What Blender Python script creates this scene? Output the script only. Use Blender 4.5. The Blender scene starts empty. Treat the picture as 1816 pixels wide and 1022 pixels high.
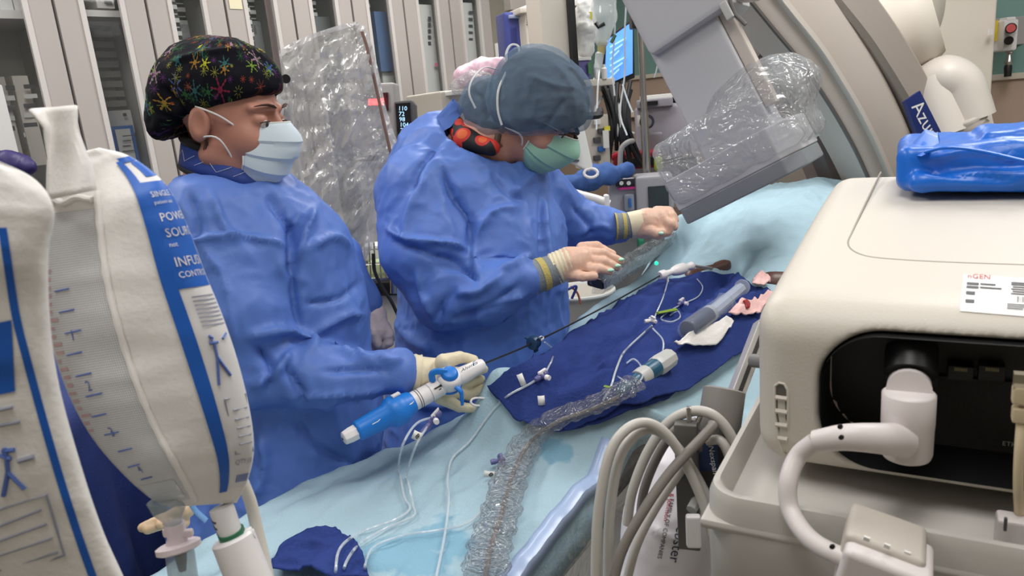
import bpy, bmesh, math, random
import numpy as np
from mathutils import Vector, Matrix
rnd = random.Random(7)
SC = bpy.context.scene
COL = SC.collection
PI = math.pi
# ---------------------------------------------------------------- camera
FPX, CX, CY, CAMH = 1300.0, 908.0, 511.0, 1.6
_pitch = math.atan(FPX / 5295.0); _roll = math.radians(5.2)
FW = np.array([0, math.cos(_pitch), -math.sin(_pitch)])
_u0 = np.cross([1.0, 0, 0], FW)
RT = np.array([1.0, 0, 0]) * math.cos(_roll) - _u0 * math.sin(_roll)
UP = np.cross(RT, FW)
EYE = np.array([0, 0, CAMH])
def P(px, py, Y):
    d = FW + RT * (px - CX) / FPX - UP * (py - CY) / FPX
    return EYE + d * (Y / d[1])
def Pz(px, py, z):
    d = FW + RT * (px - CX) / FPX - UP * (py - CY) / FPX
    return EYE + d * ((z - CAMH) / d[2])
def proj(V):
    D = np.asarray(V, float) - EYE
    z = D @ FW
    return np.stack([CX + FPX * (D @ RT) / z, CY - FPX * (D @ UP) / z], -1)
def pm(px, Y): return px * Y / FPX          # pixels at a distance -> metres
cam = bpy.data.cameras.new('camera'); cam.sensor_width = 36; cam.lens = FPX / 1816 * 36
cam.clip_start = 0.02; cam.clip_end = 60
cam.dof.use_dof = True; cam.dof.focus_distance = 1.5; cam.dof.aperture_fstop = 13
co = bpy.data.objects.new('camera', cam); COL.objects.link(co)
co.matrix_world = Matrix(((RT[0], UP[0], -FW[0], 0), (RT[1], UP[1], -FW[1], 0), (RT[2], UP[2], -FW[2], CAMH), (0, 0, 0, 1)))
SC.camera = co
# ---------------------------------------------------------------- materials
def lin(c):
    return tuple(((v / 255) / 12.92 if v / 255 <= .04045 else ((v / 255 + .055) / 1.055) ** 2.4) for v in c) + (1.0,)
MATS = {}
def mat(name, rgb, rough=.5, metal=0, spec=.5, bump=None, var=0, vscale=4, emit=0, alpha=1, trans=0, sheen=0, sss=0, coat=0):
    """bump: (scale, strength[, kind]) ; var: how far a noise varies the colour"""
    if name in MATS: return MATS[name]
    m = bpy.data.materials.new(name); m.use_nodes = True
    nt = m.node_tree; b = nt.nodes['Principled BSDF']; L = nt.links
    c = lin(rgb)
    b.inputs['Base Color'].default_value = c
    b.inputs['Roughness'].default_value = rough; b.inputs['Metallic'].default_value = metal
    b.inputs['Specular IOR Level'].default_value = spec
    if sheen: b.inputs['Sheen Weight'].default_value = sheen
    if coat: b.inputs['Coat Weight'].default_value = coat; b.inputs['Coat Roughness'].default_value = .15
    if sss:
        b.inputs['Subsurface Weight'].default_value = sss; b.inputs['Subsurface Radius'].default_value = (.012, .005, .003)
        b.inputs['Subsurface Scale'].default_value = .6
    if trans: b.inputs['Transmission Weight'].default_value = trans
    if alpha < 1: b.inputs['Alpha'].default_value = alpha
    if emit:
        b.inputs['Emission Color'].default_value = c; b.inputs['Emission Strength'].default_value = emit
    tc = None
    if var or bump:
        tc = nt.nodes.new('ShaderNodeTexCoord')
    if var:
        n = nt.nodes.new('ShaderNodeTexNoise'); n.inputs['Scale'].default_value = vscale; n.inputs['Detail'].default_value = 5
        L.new(tc.outputs['Object'], n.inputs['Vector'])
        mx = nt.nodes.new('ShaderNodeMix'); mx.data_type = 'RGBA'
        mx.inputs['A'].default_value = tuple(max(0, v * (1 - var)) for v in c[:3]) + (1,)
        mx.inputs['B'].default_value = tuple(min(1, v * (1 + var)) for v in c[:3]) + (1,)
        L.new(n.outputs['Fac'], mx.inputs['Factor']); L.new(mx.outputs['Result'], b.inputs['Base Color'])
    if bump:
        sc, st = bump[:2]; kind = bump[2] if len(bump) > 2 else 'noise'
        bp = nt.nodes.new('ShaderNodeBump'); bp.inputs['Strength'].default_value = st; bp.inputs['Distance'].default_value = .004
        if kind == 'noise':
            n = nt.nodes.new('ShaderNodeTexNoise'); n.inputs['Scale'].default_value = sc; n.inputs['Detail'].default_value = 4
            L.new(tc.outputs['Object'], n.inputs['Vector']); h = n.outputs['Fac']
        elif kind == 'crumple':
            n = nt.nodes.new('ShaderNodeTexNoise'); n.inputs['Scale'].default_value = sc * .6; n.inputs['Detail'].default_value = 2
            L.new(tc.outputs['Object'], n.inputs['Vector'])
            ad = nt.nodes.new('ShaderNodeMix'); ad.data_type = 'RGBA'; ad.blend_type = 'ADD'; ad.inputs['Factor'].default_value = .25
            L.new(tc.outputs['Object'], ad.inputs['A']); L.new(n.outputs['Color'], ad.inputs['B'])
            v = nt.nodes.new('ShaderNodeTexVoronoi'); v.feature = 'DISTANCE_TO_EDGE'; v.inputs['Scale'].default_value = sc
            L.new(ad.outputs['Result'], v.inputs['Vector'])
            r = nt.nodes.new('ShaderNodeMath'); r.operation = 'POWER'; r.inputs[1].default_value = .6
            L.new(v.outputs['Distance'], r.inputs[0]); h = r.outputs[0]
        elif kind == 'weave':
            w1 = nt.nodes.new('ShaderNodeTexWave'); w1.inputs['Scale'].default_value = sc; w1.bands_direction = 'X'
            w2 = nt.nodes.new('ShaderNodeTexWave'); w2.inputs['Scale'].default_value = sc; w2.bands_direction = 'Z'
            L.new(tc.outputs['Object'], w1.inputs['Vector']); L.new(tc.outputs['Object'], w2.inputs['Vector'])
            ad = nt.nodes.new('ShaderNodeMath'); L.new(w1.outputs['Fac'], ad.inputs[0]); L.new(w2.outputs['Fac'], ad.inputs[1]); h = ad.outputs[0]
        L.new(h, bp.inputs['Height']); L.new(bp.outputs['Normal'], b.inputs['Normal'])
    MATS[name] = m
    return m
def film(name, tint=(244, 245, 247), gloss=.10, haze=.06, scale=30, strength=.6, rough=.12, dist=.004):
    """clear crinkled plastic: see-through, a little milky, with a film of reflection on creased facets"""
    if name in MATS: return MATS[name]
    m = bpy.data.materials.new(name); m.use_nodes = True; nt = m.node_tree; L = nt.links
    for n in list(nt.nodes): nt.nodes.remove(n)
    N = nt.nodes.new; out = N('ShaderNodeOutputMaterial')
    tr = N('ShaderNodeBsdfTransparent'); tr.inputs[0].default_value = lin(tint)
    gl = N('ShaderNodeBsdfGlossy'); gl.inputs['Roughness'].default_value = rough
    df = N('ShaderNodeBsdfDiffuse'); df.inputs[0].default_value = lin((236, 236, 236)); tl = N('ShaderNodeBsdfTranslucent'); tl.inputs[0].default_value = lin((236, 236, 236))
    dm = N('ShaderNodeMixShader'); dm.inputs[0].default_value = .4; L.new(df.outputs[0], dm.inputs[1]); L.new(tl.outputs[0], dm.inputs[2])
    tc = N('ShaderNodeTexCoord'); hs = []
    for k, (sc, st) in enumerate(((scale, (1, 1, .45)), (scale * 1.7, (.5, 1, 1)))):
        mp = N('ShaderNodeMapping'); mp.inputs['Scale'].default_value = st; mp.inputs['Rotation'].default_value = (.4 + k, .7 * k, .5 - k); L.new(tc.outputs['Object'], mp.inputs[0])
        n = N('ShaderNodeTexNoise'); n.inputs['Scale'].default_value = sc * .4; n.inputs['Detail'].default_value = 2; L.new(mp.outputs[0], n.inputs['Vector'])
        ad = N('ShaderNodeMix'); ad.data_type = 'RGBA'; ad.blend_type = 'ADD'; ad.inputs['Factor'].default_value = .35 / max(1, sc * .06)
        L.new(mp.outputs[0], ad.inputs['A']); L.new(n.outputs['Color'], ad.inputs['B'])
        v = N('ShaderNodeTexNoise'); v.inputs['Scale'].default_value = sc; v.inputs['Detail'].default_value = 1.5; L.new(ad.outputs['Result'], v.inputs['Vector'])
        ab = N('ShaderNodeMath'); ab.operation = 'SUBTRACT'; ab.inputs[1].default_value = .5; L.new(v.outputs['Fac'], ab.inputs[0])
        a2 = N('ShaderNodeMath'); a2.operation = 'ABSOLUTE'; L.new(ab.outputs[0], a2.inputs[0]); hs.append(a2.outputs[0])
    sm_ = N('ShaderNodeMath'); L.new(hs[0], sm_.inputs[0]); L.new(hs[1], sm_.inputs[1])
    bp = N('ShaderNodeBump'); bp.inputs['Strength'].default_value = strength; bp.inputs['Distance'].default_value = dist * 6
    L.new(sm_.outputs[0], bp.inputs['Height']); L.new(bp.outputs['Normal'], gl.inputs['Normal']); L.new(bp.outputs['Normal'], df.inputs['Normal'])
    lw = N('ShaderNodeLayerWeight'); lw.inputs['Blend'].default_value = .06; L.new(bp.outputs['Normal'], lw.inputs['Normal'])
    m1 = N('ShaderNodeMixShader'); m1.inputs[0].default_value = haze
    L.new(tr.outputs[0], m1.inputs[1]); L.new(dm.outputs[0], m1.inputs[2])
    m2 = N('ShaderNodeMixShader'); fq = N('ShaderNodeMath'); fq.operation = 'MULTIPLY_ADD'; fq.inputs[1].default_value = .6; fq.inputs[2].default_value = gloss; L.new(lw.outputs['Fresnel'], fq.inputs[0]); L.new(fq.outputs[0], m2.inputs[0])
    L.new(m1.outputs[0], m2.inputs[1]); L.new(gl.outputs[0], m2.inputs[2]); L.new(m2.outputs[0], out.inputs[0])
    MATS[name] = m
    return m
# ---------------------------------------------------------------- mesh building
class MB:
    def __init__(self): self.v = []; self.f = []
    def add(self, V, F):
        o = len(self.v); self.v += [tuple(float(c) for c in p) for p in V]; self.f += [tuple(i + o for i in f) for f in F]; return self
    def box(self, c, sz, M=None):
        """M: 3x3 columns are the box's own axes"""
        c = np.array(c, float); M = np.eye(3) if M is None else np.array(M, float)
        h = np.array(sz, float) / 2
        V = [c + M @ (h * np.array(s)) for s in ((-1, -1, -1), (1, -1, -1), (1, 1, -1), (-1, 1, -1), (-1, -1, 1), (1, -1, 1), (1, 1, 1), (-1, 1, 1))]
        return self.add(V, [(0, 3, 2, 1), (4, 5, 6, 7), (0, 1, 5, 4), (1, 2, 6, 5), (2, 3, 7, 6), (3, 0, 4, 7)])
    def tube(self, pts, r, n=10, cap=True, flat=1.0):
        pts = [np.array(p, float) for p in pts]; m = len(pts)
        rs = [r] * m if np.isscalar(r) else list(r)
        V = []; up = None
        for i, p in enumerate(pts):
            t = pts[min(i + 1, m - 1)] - pts[max(i - 1, 0)]; t /= (np.linalg.norm(t) + 1e-12)
            if up is None:
                up = np.cross(t, [0, 0, 1.0]);
                if np.linalg.norm(up) < .1: up = np.cross(t, [1.0, 0, 0])
            up = up - t * (up @ t); up /= (np.linalg.norm(up) + 1e-12)
            w = np.cross(t, up)
            for k in range(n):
                a = 2 * PI * k / n
                V.append(p + rs[i] * (math.cos(a) * up + math.sin(a) * w * flat))
        F = [(i * n + k, i * n + (k + 1) % n, (i + 1) * n + (k + 1) % n, (i + 1) * n + k) for i in range(m - 1) for k in range(n)]
        if cap: F += [tuple(range(n - 1, -1, -1)), tuple((m - 1) * n + k for k in range(n))]
        return self.add(V, F)
    def cyl(self, a, b, r, n=20, r2=None): return self.tube([a, b], [r, r if r2 is None else r2], n)
    def lathe(self, a, b, prof, n=28):
        """prof: (fraction along a->b, radius)"""
        a = np.array(a, float); b = np.array(b, float)
        t = (b - a) / np.linalg.norm(b - a); up = np.cross(t, [0.13, 0.2, 1.0]); up /= np.linalg.norm(up); w = np.cross(t, up)
        V = [a + (b - a) * f + r * (math.cos(2 * PI * k / n) * up + math.sin(2 * PI * k / n) * w) for f, r in prof for k in range(n)]
        m = len(prof)
        F = [(i * n + k, i * n + (k + 1) % n, (i + 1) * n + (k + 1) % n, (i + 1) * n + k) for i in range(m - 1) for k in range(n)]
        F += [tuple(range(n - 1, -1, -1)), tuple((m - 1) * n + k for k in range(n))]
        return self.add(V, F)
    def prism(self, outline, ext):
        """outline: 3-D points of a flat polygon; ext: extrusion vector"""
        n = len(outline); A = [np.array(p, float) for p in outline]; e = np.array(ext, float)
        return self.add(A + [p + e for p in A], [tuple(range(n))[::-1], tuple(range(n, 2 * n))] + [(i, (i + 1) % n, n + (i + 1) % n, n + i) for i in range(n)])
    def grid(self, G):
        """G: rows x cols x 3"""
        R, C = len(G), len(G[0])
        return self.add([p for row in G for p in row], [(i * C + j, i * C + j + 1, (i + 1) * C + j + 1, (i + 1) * C + j) for i in range(R - 1) for j in range(C - 1)])
    def sphere(self, c, r, n=14, sc=(1, 1, 1)):
        V = []; F = []; c = np.array(c, float)
        for i in range(n + 1):
            th = PI * i / n
            for k in range(2 * n):
                ph = PI * k / n
                V.append(c + r * np.array(sc) * [math.sin(th) * math.cos(ph), math.sin(th) * math.sin(ph), math.cos(th)])
        m = 2 * n
        F = [(i * m + k, (i + 1) * m + k, (i + 1) * m + (k + 1) % m, i * m + (k + 1) % m) for i in range(n) for k in range(m)]
        return self.add(V, F)
def base_of(parent):
    return np.zeros(3) if parent is None else np.array(parent.location) + base_of(parent.parent)
def put(name, V, F, m, parent=None, smooth=True, bevel=0, seg=2, sub=0, solid=0, weld=True, origin=None, sharp=40):
    """one mesh object; V in world space"""
    V = np.asarray(V, float)
    og = base_of(parent) if parent is not None else (np.array([V[:, 0].mean(), V[:, 1].mean(), V[:, 2].min()]) if origin is None else np.array(origin))
    me = bpy.data.meshes.new(name); me.from_pydata((V - og).tolist(), [], [tuple(f) for f in F]); me.update()
    bm = bmesh.new(); bm.from_mesh(me)
    if weld: bmesh.ops.remove_doubles(bm, verts=bm.verts, dist=1e-5)
    bmesh.ops.recalc_face_normals(bm, faces=bm.faces)
    if bevel:
        es = [e for e in bm.edges if len(e.link_faces) == 2 and e.calc_face_angle(0) > math.radians(35)]
        bmesh.ops.bevel(bm, geom=es, offset=bevel, segments=seg, affect='EDGES', profile=.5, clamp_overlap=True)
    bm.to_mesh(me); bm.free()
    if isinstance(m, (list, tuple)):
        for x in m: me.materials.append(x)
    else: me.materials.append(m)
    o = bpy.data.objects.new(name, me); COL.objects.link(o)
    if parent is not None: o.parent = parent
    else: o.location = og
    if smooth:
        me.shade_smooth()
        if sharp < 180:
            bm = bmesh.new(); bm.from_mesh(me)
            for e in bm.edges:
                if len(e.link_faces) == 2 and e.calc_face_angle(0) > math.radians(sharp): e.smooth = False
            bm.to_mesh(me); bm.free()
    if bevel and smooth:
        md = o.modifiers.new('weighted', 'WEIGHTED_NORMAL'); md.keep_sharp = True
    if solid:
        md = o.modifiers.new('thick', 'SOLIDIFY'); md.thickness = solid; md.offset = 0
    if sub:
        md = o.modifiers.new('round', 'SUBSURF'); md.levels = sub; md.render_levels = sub
    return o
def part(name, mb, m, parent, label=None, **k):
    o = put(name, mb.v, mb.f, m, parent, **k)
    if label: o['label'] = label
    return o
def tag(o, label, cat, group=None, kind=None):
    o['label'] = label; o['category'] = cat
    if group: o['group'] = group
    if kind: o['kind'] = kind
    return o
def thing(name, loc, label, cat, group=None):
    o = bpy.data.objects.new(name, None); COL.objects.link(o); o.location = tuple(float(c) for c in loc); o.empty_display_size = .05
    bpy.context.view_layer.update()
    return tag(o, label, cat, group)
def single(name, mb, m, label, cat, group=None, **k):
    return tag(put(name, mb.v, mb.f, m, None, **k), label, cat, group)
def struct(name, mb, m, **k):
    o = put(name, mb.v, mb.f, m, None, **k); o['kind'] = 'structure'; return o
def yawM(deg):
    """columns: right, away, up for a box turned clockwise (seen from above) by deg"""
    a = math.radians(deg); return np.array([[math.cos(a), math.sin(a), 0], [-math.sin(a), math.cos(a), 0], [0, 0, 1.0]])
def pbox(mb, x0, y0, x1, y1, Y, d, yaw=0):
    """upright box whose front face covers about these pixels at distance Y"""
    c = P((x0 + x1) / 2, (y0 + y1) / 2, Y); M = yawM(yaw)
    w, h = pm(x1 - x0, Y), pm(y1 - y0, Y)
    return mb.box(c + M[:, 1] * d / 2, (w, d, h), M)
def spline(pts, n=8):
    """Catmull-Rom through points (any dimension)"""
    p = [np.array(q, float) for q in pts]; p = [2 * p[0] - p[1]] + p + [2 * p[-1] - p[-2]]; out = []
    for i in range(1, len(p) - 2):
        for k in range(n):
            t = k / n
            out.append(.5 * ((2 * p[i]) + (p[i + 1] - p[i - 1]) * t + (2 * p[i - 1] - 5 * p[i] + 4 * p[i + 1] - p[i + 2]) * t * t + (3 * p[i] - p[i - 1] - 3 * p[i + 1] + p[i + 2]) * t ** 3))
    return out + [p[-2]]
def ptube(mb, pts, r, n=10, k=8, **kw):
    """tube through (px,py,Y) points"""
    return mb.tube(spline([P(*q) for q in pts], k), r, n, **kw)
def text_mesh(s, size, M, o, align='LEFT', depth=.0002):
    """lettering as verts/faces: M columns x,y axes (3x2), o origin"""
    cu = bpy.data.curves.new('t', 'FONT'); cu.body = s; cu.size = size; cu.align_x = align; cu.resolution_u = 2
    ob = bpy.data.objects.new('t', cu); COL.objects.link(ob)
    me = ob.to_mesh(); V = np.array([v.co[:] for v in me.vertices]) if len(me.vertices) else np.zeros((0, 3)); F = [tuple(p.vertices) for p in me.polygons]
    ob.to_mesh_clear(); bpy.data.objects.remove(ob); bpy.data.curves.remove(cu)
    M = np.array(M, float)
    if M.shape == (2,): return V, F
    return np.asarray(o) + V[:, :1] * M[:, 0] + V[:, 1:2] * M[:, 1], F
# ---------------------------------------------------------------- noise + implicit surfaces
def hash3(i, j, k, s):
    h = (i.astype(np.int64) * 374761393 + j.astype(np.int64) * 668265263 + k.astype(np.int64) * 2147483647 + s * 974634541) & 0xffffffff
    h = ((h ^ (h >> 13)) * 1274126177) & 0xffffffff
    return ((h ^ (h >> 16)) & 0xffff) / 65535.0
def noise3(p, s=0):
    f = np.floor(p); t = p - f; t = t * t * (3 - 2 * t); i, j, k = (f[..., a] for a in range(3)); r = 0
    for a in (0, 1):
        for b in (0, 1):
            for c in (0, 1):
                w = (t[..., 0] if a else 1 - t[..., 0]) * (t[..., 1] if b else 1 - t[..., 1]) * (t[..., 2] if c else 1 - t[..., 2])
                r = r + w * hash3(i + a, j + b, k + c, s)
    return r
def ridge(p, s=0, octv=3, pw=2.0):
    a = 1.0; r = 0; q = p + .6 * np.stack([noise3(p * .7, s + 31), noise3(p * .7, s + 32), noise3(p * .7, s + 33)], -1)
    tot = 0
    for o in range(octv):
        r = r + a * (1 - np.abs(2 * noise3(q, s + o) - 1)) ** pw; tot += a; q = q * 2.03 + 5.1; a *= .5
    return r / tot
def cone(p, a, b, ra, rb):
    a = np.asarray(a, np.float32); ba = np.asarray(b, np.float32) - a
    pa = p - a; h = np.clip((pa @ ba) / (ba @ ba + 1e-12), 0, 1)
    return np.linalg.norm(pa - h[..., None] * ba, axis=-1) - (ra + (rb - ra) * h)
def ell(p, c, r, M=None):
    q = p - np.asarray(c, np.float32)
    if M is not None: q = q @ np.asarray(M, np.float32)
    r = np.asarray(r, np.float32); k0 = np.linalg.norm(q / r, axis=-1); k1 = np.linalg.norm(q / (r * r), axis=-1) + 1e-9
    return k0 * (k0 - 1) / k1
def rbox(p, c, h, r, M=None):
    q = p - np.asarray(c, np.float32)
    if M is not None: q = q @ np.asarray(M, np.float32)
    q = np.abs(q) - (np.asarray(h, np.float32) - r)
    return np.linalg.norm(np.maximum(q, 0), axis=-1) + np.minimum(q.max(-1), 0) - r
def smin(a, b, k):
    h = np.clip(.5 + .5 * (b - a) / k, 0, 1); return b + (a - b) * h - k * h * (1 - h)
def smax(a, b, k): return -smin(-a, -b, k)
def iso(fn, lo, hi, res):
    """surface nets of fn(points)=0"""
    lo = np.array(lo, float); hi = np.array(hi, float); n = np.ceil((hi - lo) / res).astype(int) + 2
    ax = [(lo[i] - res / 2 + res * np.arange(n[i])).astype(np.float32) for i in range(3)]
    Fv = np.empty(n, np.float32)
    st = max(1, int(400000 / (n[1] * n[2])))
    for i in range(0, n[0], st):
        g = np.stack(np.meshgrid(ax[0][i:i + st], ax[1], ax[2], indexing='ij'), -1); Fv[i:i + st] = fn(g)
    S = Fv < 0
    cs = [S[a:n[0] - 1 + a, b:n[1] - 1 + b, c:n[2] - 1 + c] for a in (0, 1) for b in (0, 1) for c in (0, 1)]
    cnt = sum(c.astype(np.int8) for c in cs); act = (cnt > 0) & (cnt < 8)
    idx = -np.ones(act.shape, np.int64); I = np.argwhere(act); idx[act] = np.arange(len(I))
    corner = {(a, b, c): Fv[I[:, 0] + a, I[:, 1] + b, I[:, 2] + c] for a in (0, 1) for b in (0, 1) for c in (0, 1)}
    acc = np.zeros((len(I), 3)); num = np.zeros(len(I))
    ks = list(corner)
    for x in range(8):
        for y in range(x + 1, 8):
            A, B = ks[x], ks[y]
            if sum(abs(A[i] - B[i]) for i in range(3)) != 1: continue
            fa, fb = corner[A], corner[B]; cr = (fa < 0) != (fb < 0)
            t = np.where(cr, fa / np.where(cr, fa - fb, 1), 0)
            acc += np.where(cr[:, None], np.array(A) + t[:, None] * (np.array(B) - np.array(A)), 0); num += cr
    V = lo - res / 2 + res * (I + acc / num[:, None])
    Q = []
    for d in range(3):
        e1, e2 = [i for i in range(3) if i != d]
        sl0 = [slice(1, n[i] - 1) for i in range(3)]; sl1 = list(sl0); sl0[d] = slice(0, n[d] - 1); sl1[d] = slice(1, n[d])
        a, b = S[tuple(sl0)], S[tuple(sl1)]
        E = np.argwhere(a != b)
        if not len(E): continue
        off = np.array([1 if i != d else 0 for i in range(3)]); E0 = E + off
        flip = a[a != b]
        u = np.zeros(3, int); u[e1] = 1; w = np.zeros(3, int); w[e2] = 1
        q = np.stack([idx[tuple((E0 - u - w).T)], idx[tuple((E0 - w).T)], idx[tuple(E0.T)], idx[tuple((E0 - u).T)]], 1)
        if d == 1: flip = ~flip
        q[~flip] = q[~flip][:, ::-1]; Q.append(q)
    return V, np.concatenate(Q)
def vnormals(V, Q):
    N = np.zeros_like(V); n = np.cross(V[Q[:, 2]] - V[Q[:, 0]], V[Q[:, 3]] - V[Q[:, 1]])
    for k in range(4): np.add.at(N, Q[:, k], n)
    return N / (np.linalg.norm(N, axis=1, keepdims=True) + 1e-12)
def relax(V, Q, it=2, f=.5):
    for _ in range(it):
        A = np.zeros_like(V); c = np.zeros(len(V))
        for k in range(4):
            np.add.at(A, Q[:, k], V[Q[:, (k + 1) % 4]] + V[Q[:, (k + 3) % 4]]); np.add.at(c, Q[:, k], 2)
        V = V + f * (A / np.maximum(c, 1)[:, None] - V)
    return V
def creases(V, N, lines):
    """folds: lines of ([(px,py)...], half width px, depth m); only where the cloth faces the viewer's side"""
    q = proj(V); toc = EYE - V; toc /= np.linalg.norm(toc, axis=1, keepdims=True); fac = np.clip((N * toc).sum(1) * 3, 0, 1)
    D = np.zeros(len(V))
    for pts, w, dep in lines:
        pts = np.array(spline(pts, 4)) if len(pts) > 2 else np.array(pts, float)
        best = np.full(len(V), 1e9); al = np.zeros(len(V)); m = len(pts) - 1
        for i in range(m):
            a, b = pts[i], pts[i + 1]; ba = b - a; t = np.clip(((q - a) @ ba) / (ba @ ba + 1e-9), 0, 1)
            d = np.linalg.norm(q - a - t[:, None] * ba, axis=1); k = d < best; best = np.where(k, d, best); al = np.where(k, (i + t) / m, al)
        x = best / w
        D += 1.45 * dep * np.exp(-np.abs(x) ** 1.6) * np.clip(np.sin(np.clip(al, .02, .98) * PI) * 1.6, 0, 1)
    return V + N * (D * fac)[:, None]
def cones(p, L, k):
    d = None
    for a, b, ra, rb in L:
        c = cone(p, a, b, ra, rb); d = c if d is None else smin(d, c, k)
    return d
def PC(a, b):
    """cone from (px,py,Y,rpx) to (px,py,Y,rpx)"""
    return (P(*a[:3]), P(*b[:3]), pm(a[3], a[2]), pm(b[3], b[2]))
def chain(*pts): return [PC(pts[i], pts[i + 1]) for i in range(len(pts) - 1)]
def bounds(L, pad):
    A = np.array([np.array(c[i]) - c[i + 2] for c in L for i in (0, 1)]); B = np.array([np.array(c[i]) + c[i + 2] for c in L for i in (0, 1)])
    return A.min(0) - pad, B.max(0) + pad
# ---------------------------------------------------------------- room
E2 = np.array([.695, .719, 0.]); N2 = np.array([.719, -.695, 0.]); Z3 = np.array([0, 0, 1.0])
RM = np.stack([E2, N2 * -1, Z3], 1)
def rp(e, n, z): return E2 * e + N2 * n + Z3 * z
wallm = mat('wall_paint', (214, 206, 190), .8, bump=(60, .05)); floorm = mat('vinyl_floor', (150, 147, 142), .35, var=.05, vscale=3)
teal = mat('teal_wall', (112, 146, 140), .7); tan = mat('tan_wainscot', (172, 150, 134), .6, var=.04)
railm = mat('chair_rail', (196, 186, 172), .5)
CH = 3.0
struct('floor', MB().box(rp(1.0, -.4, -.05), (8.6, 7.6, .1), RM), floorm)
struct('ceiling', MB().box(rp(1.0, -.4, CH + .05), (8.6, 7.6, .1), RM), mat('ceiling_tile', (232, 230, 224), .9))
struct('wall_left', MB().box(rp(1.0, -4.15, CH / 2), (8.6, .1, CH), RM), wallm)
struct('wall_right', MB().box(rp(1.0, 3.35, CH / 2), (8.6, .1, CH), RM), wallm)
struct('wall_front', MB().box(rp(-3.25, -.4, CH / 2), (.1, 7.4, CH), RM), wallm)
# back wall: a stretch with a higher wainscot, then a nearer stretch with a lower one
EB = 4.95
struct('wall_back', MB().box(rp(EB + .05, -.4, CH / 2), (.1, 7.4, CH), RM), teal)
zr = P(1160, 135, 5.8)[2]; zr2 = P(1785, 136, 3.87)[2]
struct('trim_1', MB().box(rp(EB - .015, -2.3, zr / 2), (.03, 3.6, zr), RM), tan, bevel=.003)
struct('trim_2', MB().box(rp(EB - .03, -2.3, zr), (.06, 3.6, .03), RM), railm, bevel=.004)
EB2 = 4.6; n0 = -1.3
struct('wall_back_alcove', MB().box(rp(EB2 + .33, n0 + 2.3, CH / 2), (.66, 4.6, CH), RM), teal)
struct('trim_3', MB().box(rp(EB2 - .012, n0 + 2.3, zr2 / 2), (.024, 4.6, zr2), RM), tan, bevel=.003)
struct('trim_4', MB().box(rp(EB2 - .02, n0 + 2.3, zr2), (.045, 4.6, .03), RM), railm, bevel=.004)
# ---------------------------------------------------------------- cabinets along the left wall
CA, CC, CX0, CY0 = 176.9, .0853, 93.0, 3.0
def cjoint(k):
    d = 1 + CC * k; p = P(CX0 + CA * k / d, 0, CY0 * d); return np.array([p[0], p[1], 0])
j0, j7 = cjoint(0), cjoint(7)
CE = (j7 - j0) / np.linalg.norm(j7 - j0); CN = np.array([CE[1], -CE[0], 0]); CW = np.linalg.norm(j7 - j0) / 7
CM = np.stack([CE, -CN, Z3], 1)
cab_grey = mat('cabinet_grey', (178, 170, 165), .45, bump=(90, .03)); cab_edge = mat('cabinet_edge', (206, 200, 196), .35)
cab_in = mat('cabinet_inside', (206, 204, 198), .6); glassm = film('cabinet_glass', tint=(250, 251, 251), gloss=.03, haze=.02, scale=2, strength=.01, rough=.03)
slatm = mat('slat_grey', (150, 148, 140), .5); whitem = mat('white_card', (225, 224, 220), .5); blackm = mat('black_plastic', (22, 22, 24), .4)
blue_card = mat('blue_card', (52, 112, 190), .45); pouch_blue = mat('pouch_blue', (92, 116, 158), .3); inkm = mat('printed_ink', (74, 74, 78), .6)
chromem = mat('chrome', (190, 188, 184), .22, metal=1); beigecard = mat('beige_card', (216, 208, 198), .55)
clearf = film('pouch_film', gloss=.1, haze=.3, scale=40)
CABH = 2.4
def cl(k, x, y, z): return j0 + CE * (k * CW + x) - CN * y + Z3 * z
def cbox(mb, k, x0, x1, y0, y1, z0, z1): return mb.box(cl(k, (x0 + x1) / 2, (y0 + y1) / 2, (z0 + z1) / 2), (x1 - x0, y1 - y0, z1 - z0), CM)
cab_desc = {-1: 'grey glass-door supply cabinet holding two upright printed boxes, partly cut off by the frame', 0: 'grey supply cabinet with slatted back holding the blue and white carton',
            1: 'grey supply cabinet behind the patterned cap with clear pouches on hooks', 2: 'grey supply cabinet with a cream note on its frame, behind the shield rod',
            3: 'grey supply cabinet right behind the crest of the plastic-draped shield', 4: 'grey supply cabinet holding a long blue and white pouch',
            5: 'grey supply cabinet holding a long white pouch with a blue band', 6: 'grey supply cabinet at the end of the row, beside the cream wall'}
FR = .285
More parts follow.
